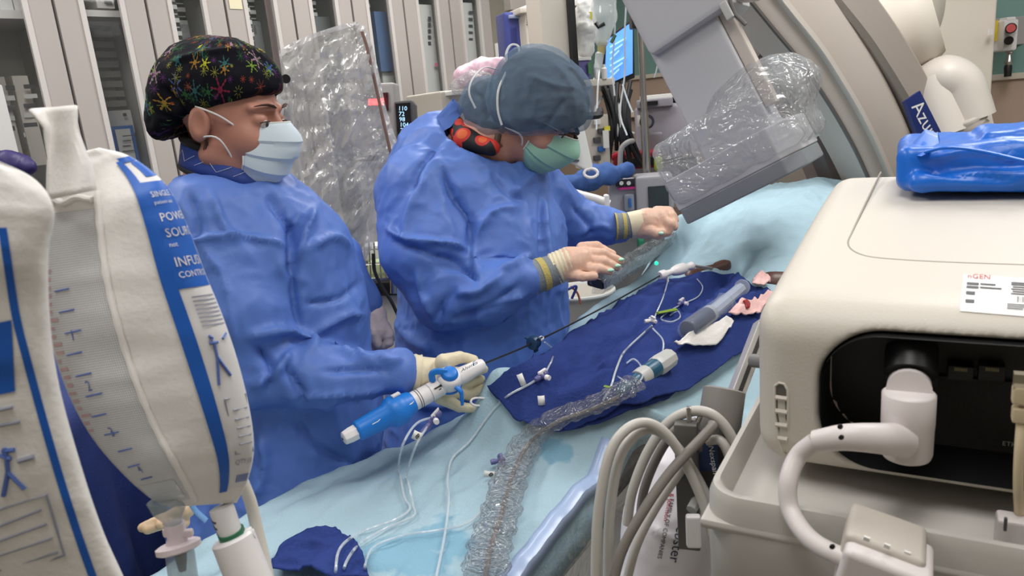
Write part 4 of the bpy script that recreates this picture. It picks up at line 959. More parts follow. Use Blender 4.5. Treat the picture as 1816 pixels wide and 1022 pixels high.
def stopcock(p, d, label, body=violet, cap=wht):
    p = np.array(p); d = np.array(d, float); d /= np.linalg.norm(d); w_ = np.cross(d, Z3); w_ /= np.linalg.norm(w_)
    t = thing('stopcock', p, label, 'stopcock')
    part('body', MB().lathe(p - d * .017, p + d * .017, [(0, .0035), (.1, .0055), (.3, .0055), (.34, .004), (.42, .0065), (.58, .0065), (.66, .004), (.7, .0055), (.9, .0055), (1, .0035)], 14).lathe(p, p + w_ * .014, [(0, .004), (1, .0045)], 12), body, t)
    part('lever', MB().box(p + Z3 * .008 + d * .003, (.020, .006, .005), np.stack([d, w_, Z3], 1)).cyl(p, p + Z3 * .008, .004, 10), cap, t, bevel=.001)
    part('cap', MB().lathe(p + w_ * .012, p + w_ * .02, [(0, .0055), (1, .0048)], 10), cap, t)
    return t
stopcock(P(770, 742, 1.225), (.6, .2, .5), 'violet stopcock hanging below the white handle hub')
part('connector', MB().lathe(P(764, 752, 1.222), P(746, 768, 1.20), [(0, .004), (.2, .006), (.6, .005), (1, .003)], 12), violet, bpy.data.objects['stopcock'])
stopcock(D(961, 677) + [0, 0, .008], (.6, .6, .1), 'small stopcock with white caps over the navy towel near the handle tip')
stopcock(D(1208, 546) + [0, 0, .010], (.6, .6, .1), 'small clear stopcock resting near the syringe plunger')
t = stopcock(D(1158, 578) + [0, 0, .010], (.2, -.9, 0), 'white stopcock with a lime clamp in the middle of the navy towel', body=wht)
part('clamp', MB().tube([D(1166, 566) + [0, 0, .012], D(1198, 561) + [0, 0, .014]], [.006, .008], 10, flat=.5), mat('lime_plastic', (122, 150, 40), .4), t, label='lime pinch clamp')
t = stopcock(D(891, 830) + [0, 0, .012], (.2, -.9, -.1), 'violet connector lying on the light blue sheet', cap=violet)
single('line_clip', MB().tube([D(1073, 695) + [0, 0, .008], D(1084, 698) + [0, 0, .008]], .0035, 8, flat=.5), mat('lime_plastic', (122, 150, 40), .4), 'tiny green clip on the line above the plastic sleeve', 'clip')
def flag(x, y, w, h, ang, lift, label, mark, Y=None):
    c = (D(x, y) + [0, 0, lift]) if Y is None else P(x, y, Y)
    Yc = c[1]; a = math.radians(ang); r_ = RT * math.cos(a) + UP * math.sin(a); u_ = UP * math.cos(a) - RT * math.sin(a); nrm = -FW
    w, h = pm(w, Yc), pm(h, Yc); G = [[c + r_ * w * (i / 6 - .5) + u_ * h * (j - .5) + nrm * .003 * math.sin(i / 6 * PI) for i in range(7)] for j in (0, 1)]
    t = thing('line_label', c, label, 'label'); part('paper', MB().grid(G), whitem, t, solid=.0006)
    if mark:
        mb = MB()
        for st in mark: mb.tube(spline([c + r_ * w * p[0] + u_ * h * p[1] + nrm * .0042 for p in st], 5), .0007, 5)
        part('handwriting', mb, blackm, t)
loop8 = [[(-.1, -.1), (.05, .3), (.2, .1), (.05, -.25), (-.1, 0), (.25, .05)]]
flag(740, 773, 18, 17, -22, .0, 'scribbled paper flag on the line under the handle', loop8, Y=1.17)
flag(926, 687, 11, 23, 22, .012, 'blank paper flag beside the stopcock near the handle tip', None)
flag(961, 722, 13, 18, 5, .010, 'blank paper flag lower on the navy towel, nearest the plastic sleeve', None)
flag(871, 855, 25, 12, -4, .012, 'marked paper flag lying on the light blue sheet', loop8)
single('plastic_hook', MB().tube(spline([P(861, 707, 1.33), P(848, 706, 1.33), P(838, 708, 1.325), P(835, 714, 1.32), P(841, 719, 1.32), P(850, 720, 1.325)], 6), .0022, 8), wht, 'small white plastic hook beside the lowest gloved finger', 'hook')
# syringe
sy = thing('syringe', D(1248, 580), 'large clear syringe half full of dark fluid lying on the towel', 'syringe')
a, b = D(1216, 608) + [0, 0, .022], D(1286, 556) + [0, 0, .022]; c = D(1316, 530) + [0, 0, .026]
clr = mat('clear_barrel', (210, 218, 230), .08, alpha=.16, spec=.8); fluid = mat('dark_fluid', (44, 52, 84), .3)
part('barrel', MB().lathe(a, b, [(0, .006), (.02, .019), (.06, .021), (.98, .021), (1, .021)], 28), clr, sy)
part('fluid', MB().lathe(a + (b - a) * .06, a + (b - a) * .52, [(0, .018), (.05, .0195), (1, .0195)], 24), fluid, sy)
part('stopper', MB().lathe(a + (b - a) * .52, a + (b - a) * .60, [(0, .0195), (1, .0195)], 24), mat('stopper_grey', (150, 156, 166), .4), sy)
dd = (b - a) / np.linalg.norm(b - a)
part('flange', MB().lathe(b - dd * .002, b + dd * .003, [(0, .027), (1, .027)], 6), clr, sy, bevel=.001)
part('plunger', MB().lathe(a + (b - a) * .6, c, [(0, .014), (.95, .014)], 8).lathe(c, c + dd * .004, [(0, .019), (1, .019)], 24), mat('plunger_clear', (190, 198, 214), .2, alpha=.6), sy)
# gauze
gz = mat('gauze', (228, 224, 220), .95, bump=(300, .4)); pinkz = mat('gauze_pink', (232, 190, 186), .95, bump=(300, .4), var=.1, vscale=60); red = mat('blood_red', (150, 36, 40), .5)
patch('gauze_pad', [(1196, 630), (1225, 612), (1258, 594), (1292, 583)], [(1206, 634), (1245, 637), (1280, 622), (1301, 590)], gz, 'clean white gauze folded beside the syringe', 'gauze', lift=.012, amp=.018, sc=26, seed=33, n=(26, 14))
g_ = patch('gauze_pad', [(1292, 570), (1316, 548), (1340, 545), (1362, 530)], [(1310, 577), (1345, 572), (1360, 556), (1386, 545)], pinkz, 'blood-stained gauze beside the generator, flat and wide', 'gauze', lift=.008, amp=.020, sc=28, seed=44, n=(26, 14))
patch('blood_stain', [(1318, 556), (1322, 560), (1324, 570)], [(1324, 553), (1330, 560), (1330, 568)], red, '', '', lift=.026, amp=.003, n=(6, 5), parent=g_)
g_ = patch('gauze_pad', [(1334, 518), (1340, 504), (1352, 498)], [(1346, 524), (1364, 516), (1366, 506)], pinkz, 'small bloody gauze tuck at the edge of the round skin opening', 'gauze', lift=.010, amp=.018, sc=30, seed=55, n=(16, 12))
# clear dressing film over the skin openings
# probe in its sleeve
pr = thing('ultrasound_probe', D(1140, 690), 'teal and grey probe in a clear sleeve resting on the folded towel', 'probe')
p0, p1 = D(1190, 655) + [0, 0, .022], D(1092, 722) + [0, 0, .02]; teal_p = mat('teal_plastic', (28, 84, 112), .35); greyp = mat('light_grey_plastic', (186, 186, 184), .4)
f = lambda x: p0 + (p1 - p0) * x
part('tip', MB().lathe(p0 + (p0 - p1) * .10, p0, [(0, .002), (.5, .003), (1, .005)], 10), greyp, pr)
part('head', MB().lathe(f(0), f(.30), [(0, .012), (.06, .019), (.8, .021), (1, .019)], 10), greyp, pr, bevel=.001)
part('body', MB().lathe(f(.28), f(.95), [(0, .018), (.3, .0175), (.35, .014), (.8, .012), (1, .008)], 24), teal_p, pr)
part('ring', MB().lathe(f(.47), f(.62), [(0, .0175), (.5, .018), (1, .0165)], 24), greyp, pr)
sleeve = film('sleeve_film', gloss=.10, haze=.13, scale=45, strength=.8, dist=.004)
pts = [D(x, y) + [0, 0, z] for x, y, z in ((1128, 698, .024), (1098, 718, .024), (1050, 740, .024), (990, 762, .024), (940, 800, .024), (910, 860, .026), (890, 930, .024), (872, 985, .024), (862, 1045, .024))]
sp = spline(pts, 12); m_ = len(sp)
V = MB().tube(sp, [(.021 + .0016 * math.sin(i * 1.7) + .007 * i / m_ + .0018 * math.sin(i * .9)) for i in range(m_)], 22, flat=1.15)
W_ = np.array(V.v); C_ = np.repeat(np.array(sp), 22, 0) - [0, 0, .010]; W_ = C_ + (W_ - C_) * np.array([1.15, 1.15, .5]); W_ += ((ridge(W_ * 60, 7, 2, 1.3) - .5) * .006)[:, None] * np.array([.6, -.6, .9])
part('sleeve', MB().add(W_, V.f), sleeve, pr, sharp=25)
part('cable', MB().tube(spline([p - np.array([0, 0, .012]) for p in pts[1:]], 8), .004, 8), mat('cable_brown', (112, 104, 100), .5), pr)
# wrapped console on the far edge of the table
cw = thing('control_panel', P(1140, 470, 2.15), 'dark control panel wrapped in clear plastic on the far table edge', 'control panel')
A, B = P(1068, 497, 1.98), P(1214, 408, 2.52); dv = (B - A); n_ = np.cross(dv / np.linalg.norm(dv), Z3); n_ /= np.linalg.norm(n_)
part('panel', MB().prism([A - Z3 * .03, A, B, B - Z3 * .035], n_ * -.05 + Z3 * .01), mat('panel_black', (44, 44, 48), .25), cw, bevel=.006)
G = []
for i in range(40):
    x = i / 39; c = A + dv * (x * 1.04 - .02); G.append([c + n_ * .014 * math.cos(a) - n_ * (.02 if math.cos(a) < .3 else .0) - Z3 * .015 + Z3 * (.028 * math.sin(a) + .006) + (noise3(np.array([x * 30, a * 3, 0.]), 4) - .5) * .016 for a in [2 * PI * k / 18 for k in range(19)]])
part('plastic_wrap', MB().grid(G), sleeve, cw, sharp=25)
G2 = [[A + dv * (i / 20) + n_ * .004 + Z3 * (.006 + .012 * (noise3(np.array([i * .9, j * 1.3, 3.]), 2) - .5)) - Z3 * .016 * j for j in range(3)] for i in range(21)]
part('foil_edge', MB().grid(G2), mat('crinkled_silver', (196, 194, 190), .25, metal=.6), cw, sharp=20)
part('indicator', MB().sphere(P(1164, 467, 2.13), .006, 8), mat('green_led', (40, 240, 170), .4, emit=2.5), cw)
# clear plastic sheet hanging along the near side
pl = film('side_sheet', tint=(236, 240, 244), gloss=.10, haze=.06, scale=14, strength=.5, dist=.006)
G = []
for i in range(90):
    s = .36 + 1.1 * i / 89; row = []
    for j in range(26):
        h = j / 25; n1 = noise3(np.array([s * 16, h * 2.0, 1.]), 8) - .5; n2 = noise3(np.array([s * 40, h * 3.0, 5.]), 9) - .5
        b = float(t_near(s)); zt = float(zdrape(s, b))
        row.append(tp(s, b + .030 + .05 * h + n1 * .06 * h + n2 * .012, zt - .012 - .42 * h))
    G.append(row)
sd_ = single('plastic_drape', MB().grid(G), pl, 'clear plastic sheet hanging down the near side of the table', 'drape', sharp=35)
bt = mat('blue_tape', (168, 188, 222), .3, spec=.6, bump=(30, .2))
G = [[tp(s, float(t_near(s)) + o, float(zdrape(s, float(t_near(s)))) + z) for o, z in ((-.004, .008), (.008, .008), (.018, .002), (.022, -.014))] for s in [.36 + .72 * i / 60 for i in range(61)]]
part('blue_border', MB().grid(G), bt, sd_, solid=.001)
# table-side control console seen through the sheet
cn = thing('side_console', tp(.75, -.34, .62), 'grey and beige table-side console behind the hanging plastic sheet', 'control panel')
beige = mat('beige_plastic', (206, 192, 168), .45)
part('arm', MB().box(tp(.62, -.36, .80), (.035, .9, .07), TM), mat('bar_grey', (120, 120, 118), .4), cn, bevel=.006)
part('housing', MB().box(tp(1.0, -.34, .80), (.06, .26, .12), TM), beige, cn, bevel=.015)
part('arm', MB().box(tp(.55, -.33, .67), (.03, .9, .05), TM), mat('bar_dark', (84, 84, 84), .4), cn, bevel=.006)
for i in range(3): part('push_button', MB().cyl(tp(.93 + i * .06, -.31, .81), tp(.93 + i * .06, -.303, .81), .014, 14), greyp, cn)
# tan gloved fingers of a third person, built without the rest of the body
gp = [chain((330, 905, 1.0, 16), (312, 915, 1.0, 16))]
fg = [chain((318, 908, 1.0, 12), (285, 922, .99, 10), (252, 936, .985, 9)), chain((322, 918, 1.0, 12), (292, 930, .985, 10), (262, 940, .98, 8.5)), chain((326, 928, .995, 11), (300, 934, .98, 10), (284, 930, .975, 9))]
ob = hand('gloved_fingers', None, gp[0], fg, mat('latex_tan', (206, 178, 146), .5, bump=(70, .25))); tag(ob, 'tan gloved fingers showing behind the drip chamber', 'glove')
# ---------------------------------------------------------------- generator on its cart
FBL = P(1398, 836, .60); BTL = P(1522, 300, 1.12); FTL = P(1440, 470, .70)
gd = (BTL - FTL) * np.array([1, 1, 0]); gd /= np.linalg.norm(gd)
Ge = gd; Gw = np.array([gd[1], -gd[0], 0]); GM = np.stack([Gw, Ge, Z3], 1)
def GL(x, y, z): return FBL + Gw * x + Ge * y + Z3 * z
def gl(p): return (np.asarray(p) - FBL) @ GM
def GF(px, py, off=0.0):
    d = FW + RT * (px - CX) / FPX - UP * (py - CY) / FPX
    k = ((FBL + Ge * off - EYE) @ Ge) / (d @ Ge); return EYE + d * k
ft, bt_ = gl(FTL), gl(BTL); GD = bt_[1]; x_l = min(0, bt_[0]) ; slope = (bt_[2] - ft[2]) / (bt_[1] - ft[1])
case_m = mat('ivory_case', (205, 198, 187), .45, spec=.4, bump=(400, .08)); bay_m = mat('bay_black', (16, 16, 18), .45); bayp = mat('bay_panel', (40, 40, 40), .75, bump=(300, .3))
cxx = .17; W2 = .185
bx0 = gl(GF(1452, 720))[0]; bz1 = gl(GF(1640, 600))[2]; bz0 = gl(GF(1640, 846))[2]
zt0 = ft[2] - slope * ft[1]
def gen_fn(p):
    q = (p - FBL.astype(np.float32)) @ GM.astype(np.float32)
    x, y, z = q[..., 0], q[..., 1], q[..., 2]; xs = x - np.clip(.05 * (y), 0, .05) * 0
    d = rbox(np.stack([xs, y, z], -1), (W2 - .015, GD / 2, .10), (W2 + .015, GD / 2, .10), .030)
    d = smax(d, (z - (zt0 + slope * y)) * .98, .030)
    d = smax(d, ((z - bz1 - .012) * .80 - (y) * .60) - .006, .030)                       # sloped brow over the port bay
    bay = rbox(np.stack([x, y, z], -1), (bx0 + .14, 0, (bz0 + bz1) / 2), (.14, .075, (bz1 - bz0) / 2), .0)
    qx, qz = np.abs(x - bx0 - .14) - (.14 - .047), np.abs(z - (bz0 + bz1) / 2) - ((bz1 - bz0) / 2 - .047)
    bay = np.sqrt(np.maximum(qx, 0) ** 2 + np.maximum(qz, 0) ** 2) + np.minimum(np.maximum(qx, qz), 0) - .047
    return smax(d, -np.maximum(bay, y - .07), .006)
cor = np.array([GL(a, b, c) for a in (-.03, .36) for b in (-.03, GD + .02) for c in (-.01, .22)])
V, Q = iso(gen_fn, cor.min(0), cor.max(0), .0034); V = relax(V, Q, 2)
gn = thing('generator', GL(.17, .2, 0), 'ivory generator with black port bay, white bent plug and blue package on top', 'medical device')
part('case', MB().add(V, Q), case_m, gn, weld=False, sharp=180)
b = MB()
b.box(GL(bx0 + .14, .072, (bz0 + bz1) / 2), (.284, .006, (bz1 - bz0)), GM); part('port_bay', b, bay_m, gn)
rows = []
rr_ = .046; hz = (bz1 - bz0) / 2 - rr_; zc = (bz0 + bz1) / 2
prof = [(bx0 + .232, zc + hz + rr_)] + [(bx0 + rr_ - rr_ * math.sin(a), zc + hz * (1 if a < PI / 2 else -1) + rr_ * math.cos(a)) for a in [PI * i / 24 for i in range(25)]] + [(bx0 + .234 + rr_ * math.sin(a), zc - (hz + rr_ * math.cos(a)) * 1) for a in [PI * i / 12 for i in range(7)]] + [(bx0 + .234 + rr_ * math.sin(a), zc + hz + rr_ * math.cos(a)) for a in [PI / 2 - PI * i / 12 for i in range(7)]]
part('bay_lining', MB().grid([[GL(x + .0012, y, z + (.001 if z < zc else -.001)) for x, z in prof] for y in (-.002, .03, .069)]), bay_m, gn)
part('bay_panel', MB().box((GF(1745, 745, .066)), (.13, .004, .075), GM), bayp, gn)
gold = mat('gold_pins', (170, 160, 120), .3, metal=.8)
for px in (1703, 1758):
    c = GF(px, 658, .06); pr_ = part('network_port', MB().box(c, (.019, .014, .013), GM), blackm, gn, bevel=.001)
    m = MB()
    for i in range(8): m.box(c - Ge * .0078 + Gw * (.0012 * (i - 3.5)) + Z3 * .004, (.0005, .0006, .003), GM)
    part('pins', m, gold, pr_)
m = MB()
for i in range(4): m.box(GF(1578 + i * 26, 650, .055), (.0065, .02, .03), GM)
part('socket_ribs', m, bay_m, gn, bevel=.001)
MG = np.stack([Gw, Z3], 1)
for s_, px, py, sz in (('ETHERNET', 1777, 790, .0058),):
    Vt, Ft = text_mesh(s_, sz, MG, GF(px, py, .0632)); part('lettering', MB().add(Vt, Ft), mat('print_pale', (190, 190, 190), .6), gn, smooth=False)
m = MB()
for a_, b_ in (((0, 0), (.004, .004)), ((.006, .006), (.004, .004)), ((.012, 0), (.004, .004))):
    c = GF(1789, 818, .0632) + Gw * a_[0] + Z3 * a_[1]
    m.tube([c, c + Gw * .004, c + Gw * .004 + Z3 * .004, c + Z3 * .004, c], .0004, 4)
part('network_symbol', m, mat('print_pale', (190, 190, 190), .6), gn)
# seam of the lid, side grille, rating label
def onTop(px, py, lift=.001):
    nrm = Z3 - Ge * slope; nrm /= np.linalg.norm(nrm); o = GL(0, 0, zt0); d = FW + RT * (px - CX) / FPX - UP * (py - CY) / FPX
    return EYE + d * (((o - EYE) @ nrm) / (d @ nrm)) + nrm * lift
seam = spline([onTop(*q, lift=-.0008) for q in ((1562, 305), (1540, 350), (1512, 410), (1504, 430), (1512, 444), (1540, 455), (1600, 461), (1700, 466), (1816, 470), (1900, 474))], 10)
part('lid_seam', MB().tube(seam, .0014, 6), mat('seam_shadow_gap', (150, 142, 130), .6), gn)
ns = Ge * -.60 + Z3 * .80; us = np.cross(Gw, ns) * -1; us = Ge * .8 + Z3 * .6
lo_ = GL(0, 0, bz1 + .012) + ns * .0062
def onBrow(px, py, lift=.0012):
    d = FW + RT * (px - CX) / FPX - UP * (py - CY) / FPX; o = lo_ + ns * lift
    return EYE + d * (((o - EYE) @ ns) / (d @ ns))
c0, c1, c2, c3 = onBrow(1708, 488), onBrow(1702, 553), onBrow(1702, 553) + (onBrow(1840, 560) - onBrow(1702, 553)), onBrow(1708, 488) + (onBrow(1840, 496) - onBrow(1708, 488))
from mathutils.bvhtree import BVHTree
bvc = BVHTree.FromPolygons([tuple(v) for v in V], [tuple(int(i) for i in f) for f in Q])
def onCase(Vt, lift):
    out = []
    for v in Vt:
        d = np.asarray(v) - EYE; d /= np.linalg.norm(d); h = bvc.ray_cast(Vector(EYE), Vector(d)); out.append(v if h[0] is None else np.array(h[0]) + np.array(h[1]) * lift * (1 if np.array(h[1]) @ d < 0 else -1))
    return out
lb = part('rating_label', MB().grid([onCase([c0 + (c3 - c0) * i / 14 + (c1 - c0) * j / 8 for i in range(15)], .0007) for j in range(9)]), mat('label_white', (232, 230, 228), .4), gn)
ux = (c3 - c0) / np.linalg.norm(c3 - c0); uy = (c0 - c1) / np.linalg.norm(c0 - c1); ML_ = np.stack([ux, uy], 1)
lo2 = c0 + ns * .001
def ltext(s_, a, b, sz, m_): Vt, Ft = text_mesh(s_, sz, ML_, lo2 + ux * a - uy * b); part('lettering', MB().add(onCase(Vt, .0012), Ft), m_, lb, smooth=False)
Lw = np.linalg.norm(c3 - c0); Lhh = np.linalg.norm(c0 - c1)
ltext('nGEN', .003, .0046, .0062, mat('ink_red', (190, 60, 50), .6))
def bars(name, items, m_=None):
    m = MB()
    for a, b_, w_, h_ in items:
        o = lo2 + ux * a - uy * b_; m.add(onCase([o, o + ux * w_, o + ux * w_ - uy * h_, o - uy * h_], .0012), [(0, 1, 2, 3)])
    part(name, m, m_ or inkm, lb, smooth=False)
bars('printed_lines', [(.003, .009, .008, .0022), (.012, .0092, .010, .0014), (.003, .0125, .008, .0022), (.012, .0127, .014, .0014), (.003, .018, .006, .003), (.003, .026, .006, .003), (.032, .006, .03, .0012)] + [(.032 + (i % 2) * .001, .008 + i * .0022, .024 - (i % 3) * .003, .001) for i in range(5)] + [(.03, .027 + i * .002, .018 - 2 * i * .002, .0009) for i in range(3)])
bars('barcode', [(.036 + i * .0011, .0195, .0004 + .0004 * ((i * 7) % 3 == 0), .0055) for i in range(26)], blackm)
sl_ = [(1375, 684), (1382, 679), (1391, 681), (1397, 692), (1398, 750), (1397, 806), (1389, 800), (1380, 770), (1375, 730)]
q_ = onCase([P(x, y, .6) for x, y in sl_], .0006); ctr = np.mean(q_, 0)
gv = part('vent_slot', MB().add([ctr] + q_, [(0, 1 + k, 1 + (k + 1) % len(q_)) for k in range(len(q_))]), mat('vent_shade', (96, 91, 84), .5), gn, smooth=False)  # flat patch; its dark colour stands in for shade inside the recess
part('vent_rim', MB().tube(onCase([P(x, y, .6) for x, y in sl_ + sl_[:2]], .0004), .0012, 6), case_m, gv)
m = MB()
for y in (704, 728, 752, 776):
    e_ = onCase([P(1377 + (4 if y > 770 else 0), y, .6), P(1397, y + 3, .6)], .001); m.tube(e_, .0022, 6)
part('vent_fins', m, case_m, gv)
# plug and its lead, into the junction block
plug_m = mat('plug_white', (214, 206, 204), .4, spec=.4)
Yp = float(GF(1610, 750, -.02)[1])
pg = thing('power_lead', P(1610, 820, Yp), 'white bent round plug and thick cable running from the black bay to a white block', 'cable')
rp_ = pm(47, Yp)
top_, bot_ = P(1612, 695, Yp), P(1607, 812, Yp)
part('plug', MB().lathe(top_, bot_, [(0, rp_ * .9), (.03, rp_), (.45, rp_), (.55, rp_ * .98), (.90, rp_ * .97), (.97, rp_ * .90), (1, rp_ * .74)], 40).cyl(top_ + Z3 * .0, GF(1612, 690, .05) + Z3 * .01, rp_ * .85, 24), plug_m, pg, sharp=55)
part('plug_collar', MB().lathe(top_ + Z3 * .004 + Ge * .03, top_ + Z3 * .02 + Ge * .045, [(0, rp_ * 1.02), (1, rp_ * 1.02)], 30), bay_m, pg)
nk = [P(1600, 782, Yp - .01), P(1560, 778, Yp - .02), P(1500, 776, Yp - .018), P(1446, 783, Yp - .005)]
part('strain_relief', MB().tube(spline(nk, 8), [pm(33 - 12 * i / 24, Yp) for i in range(25)], 24), plug_m, pg)
part('lead', MB().tube(spline([nk[-1], P(1415, 810, Yp + .0), P(1398, 855, Yp - .01), P(1402, 905, Yp - .02), P(1435, 955, Yp - .045), P(1486, 985, Yp - .065), P(1530, 995, Yp - .072)], 10), pm(17.5, Yp), 18), plug_m, pg)
for q in ((1490, 757), (1492, 776)): part('mark', MB().sphere(P(q[0], q[1], Yp - .034), .0022, 8, (1, .5, 1)), blackm, pg)
part('mark', MB().sphere(P(1476, 970, Yp - .078), .0022, 8, (1, .5, 1)), blackm, pg)
Yb = Yp - .075
jb = thing('junction_block', P(1560, 1022, Yb), 'white ribbed junction block on the thick cable in front of the generator', 'connector')
JM = np.stack([GM[:, 0] * .96 - Z3 * .22, GM[:, 1], GM[:, 0] * .22 + Z3 * .96], 1)
part('lower_shell', MB().box(P(1563, 1020, Yb), (.058, .05, .05), JM), plug_m, jb, bevel=.005, seg=3)
part('upper_shell', MB().box(P(1566, 965, Yb + .012), (.054, .05, .026), JM), mat('plug_grey', (190, 182, 172), .45), jb, bevel=.005, seg=3)
m = MB()
for i in range(3): m.box(P(1537 + i * 36, 956 + i * 13, Yb - .014), (.004, .002, .003), JM)
part('lug', m, whitem, jb)
# network lead at the frame's edge
Yn = .485
nl_ = thing('network_lead', P(1800, 1000, Yn), 'beige network lead with clear plug hanging to a white adapter at the case edge', 'cable')
part('plug', MB().box(P(1812, 700, Yn), (.012, .010, .014), GM).box(P(1813, 735, Yn), (.013, .011, .012), GM), mat('plug_beige', (206, 190, 158), .5), nl_, bevel=.002)
part('clear_end', MB().box(P(1812, 676, Yn), (.010, .008, .012), GM), mat('clear_plug', (150, 140, 120), .2, alpha=.6), nl_)
part('cord', MB().tube(spline([P(1812, 745, Yn), P(1808, 800, Yn - .005), P(1806, 860, Yn - .005), P(1808, 910, Yn)], 8), .0034, 10), mat('plug_beige', (206, 190, 158), .5), nl_)
part('adapter', MB().box(P(1806, 956, Yn - .004), (.030, .018, .036), GM), plug_m, nl_, bevel=.003)
part('slots', MB().box(P(1783, 930, Yn - .012), (.002, .003, .010), GM).box(P(1788, 980, Yn - .012), (.002, .003, .010), GM), inkm, nl_)
# cart tray and stand
ct = thing('equipment_cart', (GL(.17, .2, 0)[0], GL(.17, .2, 0)[1], 0), 'grey equipment cart with raised tray rim under the ivory generator', 'cart')
tz = -.012; cart_m = mat('cart_grey', (186, 182, 176), .4, spec=.5)
part('tray', MB().box(GL(.17, .20, tz - .008), (.46, .56, .010), GM), cart_m, ct, bevel=.004)
rim = []
x0, x1, y0, y1 = -.055, .41, -.075, .49; rad = .03
for cx_, cy_, a0 in ((x0 + rad, y0 + rad, PI), (x1 - rad, y0 + rad, 1.5 * PI), (x1 - rad, y1 - rad, 0), (x0 + rad, y1 - rad, .5 * PI)):
    for i in range(9): a = a0 + i / 8 * PI / 2; rim.append((cx_ + rad * math.cos(a), cy_ + rad * math.sin(a)))
rim.append(rim[0]); rim.append(rim[1])
part('tray_rim', MB().grid([[GL(.1775 + (x - .1775) * k, .2075 + (y - .2075) * k, tz + z) for x, y in rim] for k, z in ((.95, -.004), (.965, .012), (.98, .020), (1.0, .020), (1.012, .012), (1.015, -.02), (1.012, -.10), (.98, -.11))]), cart_m, ct, sharp=60)
zf = GL(0, 0, 0)[2]
part('column', MB().box(GL(.17, .2, -zf / 2 - .02), (.10, .12, zf - .18), GM), cart_m, ct, bevel=.01)
part('base', MB().box(GL(.17, .2, -zf + .10), (.50, .55, .06), GM), cart_m, ct, bevel=.02)
for a, b_ in ((-.05, -.05), (.39, -.05), (-.05, .45), (.39, .45)):
    part('caster', MB().cyl(GL(a, b_, -zf + .036) - Gw * .012, GL(a, b_, -zf + .036) + Gw * .012, .035, 20), blackm, ct)
# blue plastic package on the lid
bp_m = mat('blue_plastic_bag', (22, 104, 206), .34, spec=.5, bump=(14, .25, 'crumple'))
pc = onTop(1780, 330, 0)
def bagf(p):
    q = (p - pc.astype(np.float32)) @ GM.astype(np.float32)
    d = rbox(q, (.03, .03, .030), (.15, .085, .030), .016)
    d = smin(d, rbox(q, (.04, -.045, .016), (.145, .03, .012), .010), .003)
    return smin(d, rbox(q, (.07, .04, .060), (.10, .07, .010), .009), .006)
bb = cloth('plastic_package', None, bagf, pc - .30, pc + .30, .0042, bp_m, .010, 7, [([(1630, 300), (1700, 310), (1816, 318)], 5, -.004), ([(1640, 285), (1720, 268), (1816, 285)], 4, .003)], 17, (1, 1, 1.5), .003)
tag(bb, 'crumpled bright blue plastic package lying on the generator lid', 'package')
kn = [P(1606, 274, .93), P(1640, 236, .95), P(1664, 244, .94), P(1667, 256, .93), P(1650, 268, .90), P(1634, 278, .90)]
part('twisted_end', MB().prism(kn, Ge * .02 + Z3 * .004).tube(spline([P(1640, 270, .90), P(1680, 262, .88), P(1740, 268, .86), P(1820, 286, .82)], 6), .004, 8, flat=.5), bp_m, bb, bevel=.002)
# clamp with silver bar beside the generator
cb = thing('pole_clamp', P(1300, 720, .78), 'silver bar with grey clamp holding looped cables beside the generator', 'clamp')
a, b_ = P(1352, 575, .86), P(1282, 760, .76); bd = (b_ - a) / np.linalg.norm(b_ - a); bw = np.cross(bd, FW); bw /= np.linalg.norm(bw); BMx = np.stack([bw, np.cross(bd, bw), bd], 1)
part('bar', MB().box((a + b_) / 2, (.017, .017, np.linalg.norm(b_ - a)), BMx), mat('brushed_steel', (206, 203, 198), .34, metal=.55), cb, bevel=.002)
part('groove', MB().box((a + b_) / 2 - FW * .009, (.005, .003, np.linalg.norm(b_ - a) * .98), BMx), mat('groove_dark', (90, 88, 86), .4, metal=.8), cb)
part('stub', MB().cyl(P(1336, 640, .80), P(1384, 644, .76), .008, 14), mat('stub_grey', (120, 118, 116), .4), cb)
clg = mat('clamp_grey', (132, 128, 124), .5)
part('block', MB().lathe(P(1285, 690, .76), P(1272, 775, .74), [(0, .020), (.03, .023), (.9, .0235), (1, .021)], 28), clg, cb, sharp=50)
part('bracket', MB().box(P(1220, 862, .72), (.024, .016, .150), yawM(20)).box(P(1222, 785, .725), (.030, .02, .012), yawM(20)), mat('bracket_dark', (96, 94, 92), .5), cb, bevel=.002)
part('fork', MB().box(P(1222, 742, .72), (.005, .006, .026), yawM(20) ).tube([P(1228, 772, .72), P(1242, 738, .722)], .003, 8), chromem, cb, bevel=.001)
part('hook_tip', MB().box(P(1230, 942, .69), (.016, .010, .038), yawM(10)), wht, cb, bevel=.003)
part('hook_arm', MB().tube([P(1226, 905, .70), P(1240, 880, .715)], .006, 8), greyp, cb)
part('switch_box', MB().box(P(1262, 815, .74), (.030, .022, .075), yawM(15)), mat('box_dark', (74, 72, 70), .45), cb, bevel=.004)
part('side_knob', MB().cyl(P(1290, 848, .74), P(1318, 848, .73), .016, 18), clg, cb)
sl = P(1257, 812, .722)
ps = part('name_plate', MB().box(sl, (.019, .002, .031), yawM(15)), mat('plate_navy', (30, 56, 108), .4), cb)
Vt, Ft = text_mesh('Nexspan', .0088, np.stack([-UP * .98 + RT * .17, RT], 1), sl - FW * .0135 * .25 + UP * .014 - RT * .002, depth=0); Vt = Vt - FW * .002
part('lettering', MB().add(Vt, Ft), mask_in, ps, smooth=False)
cg = mat('cable_grey', (194, 190, 183), .42, spec=.5); cg2 = mat('cable_dark', (132, 126, 120), .45)
lab = 'looped grey cable over the clamp, %s'
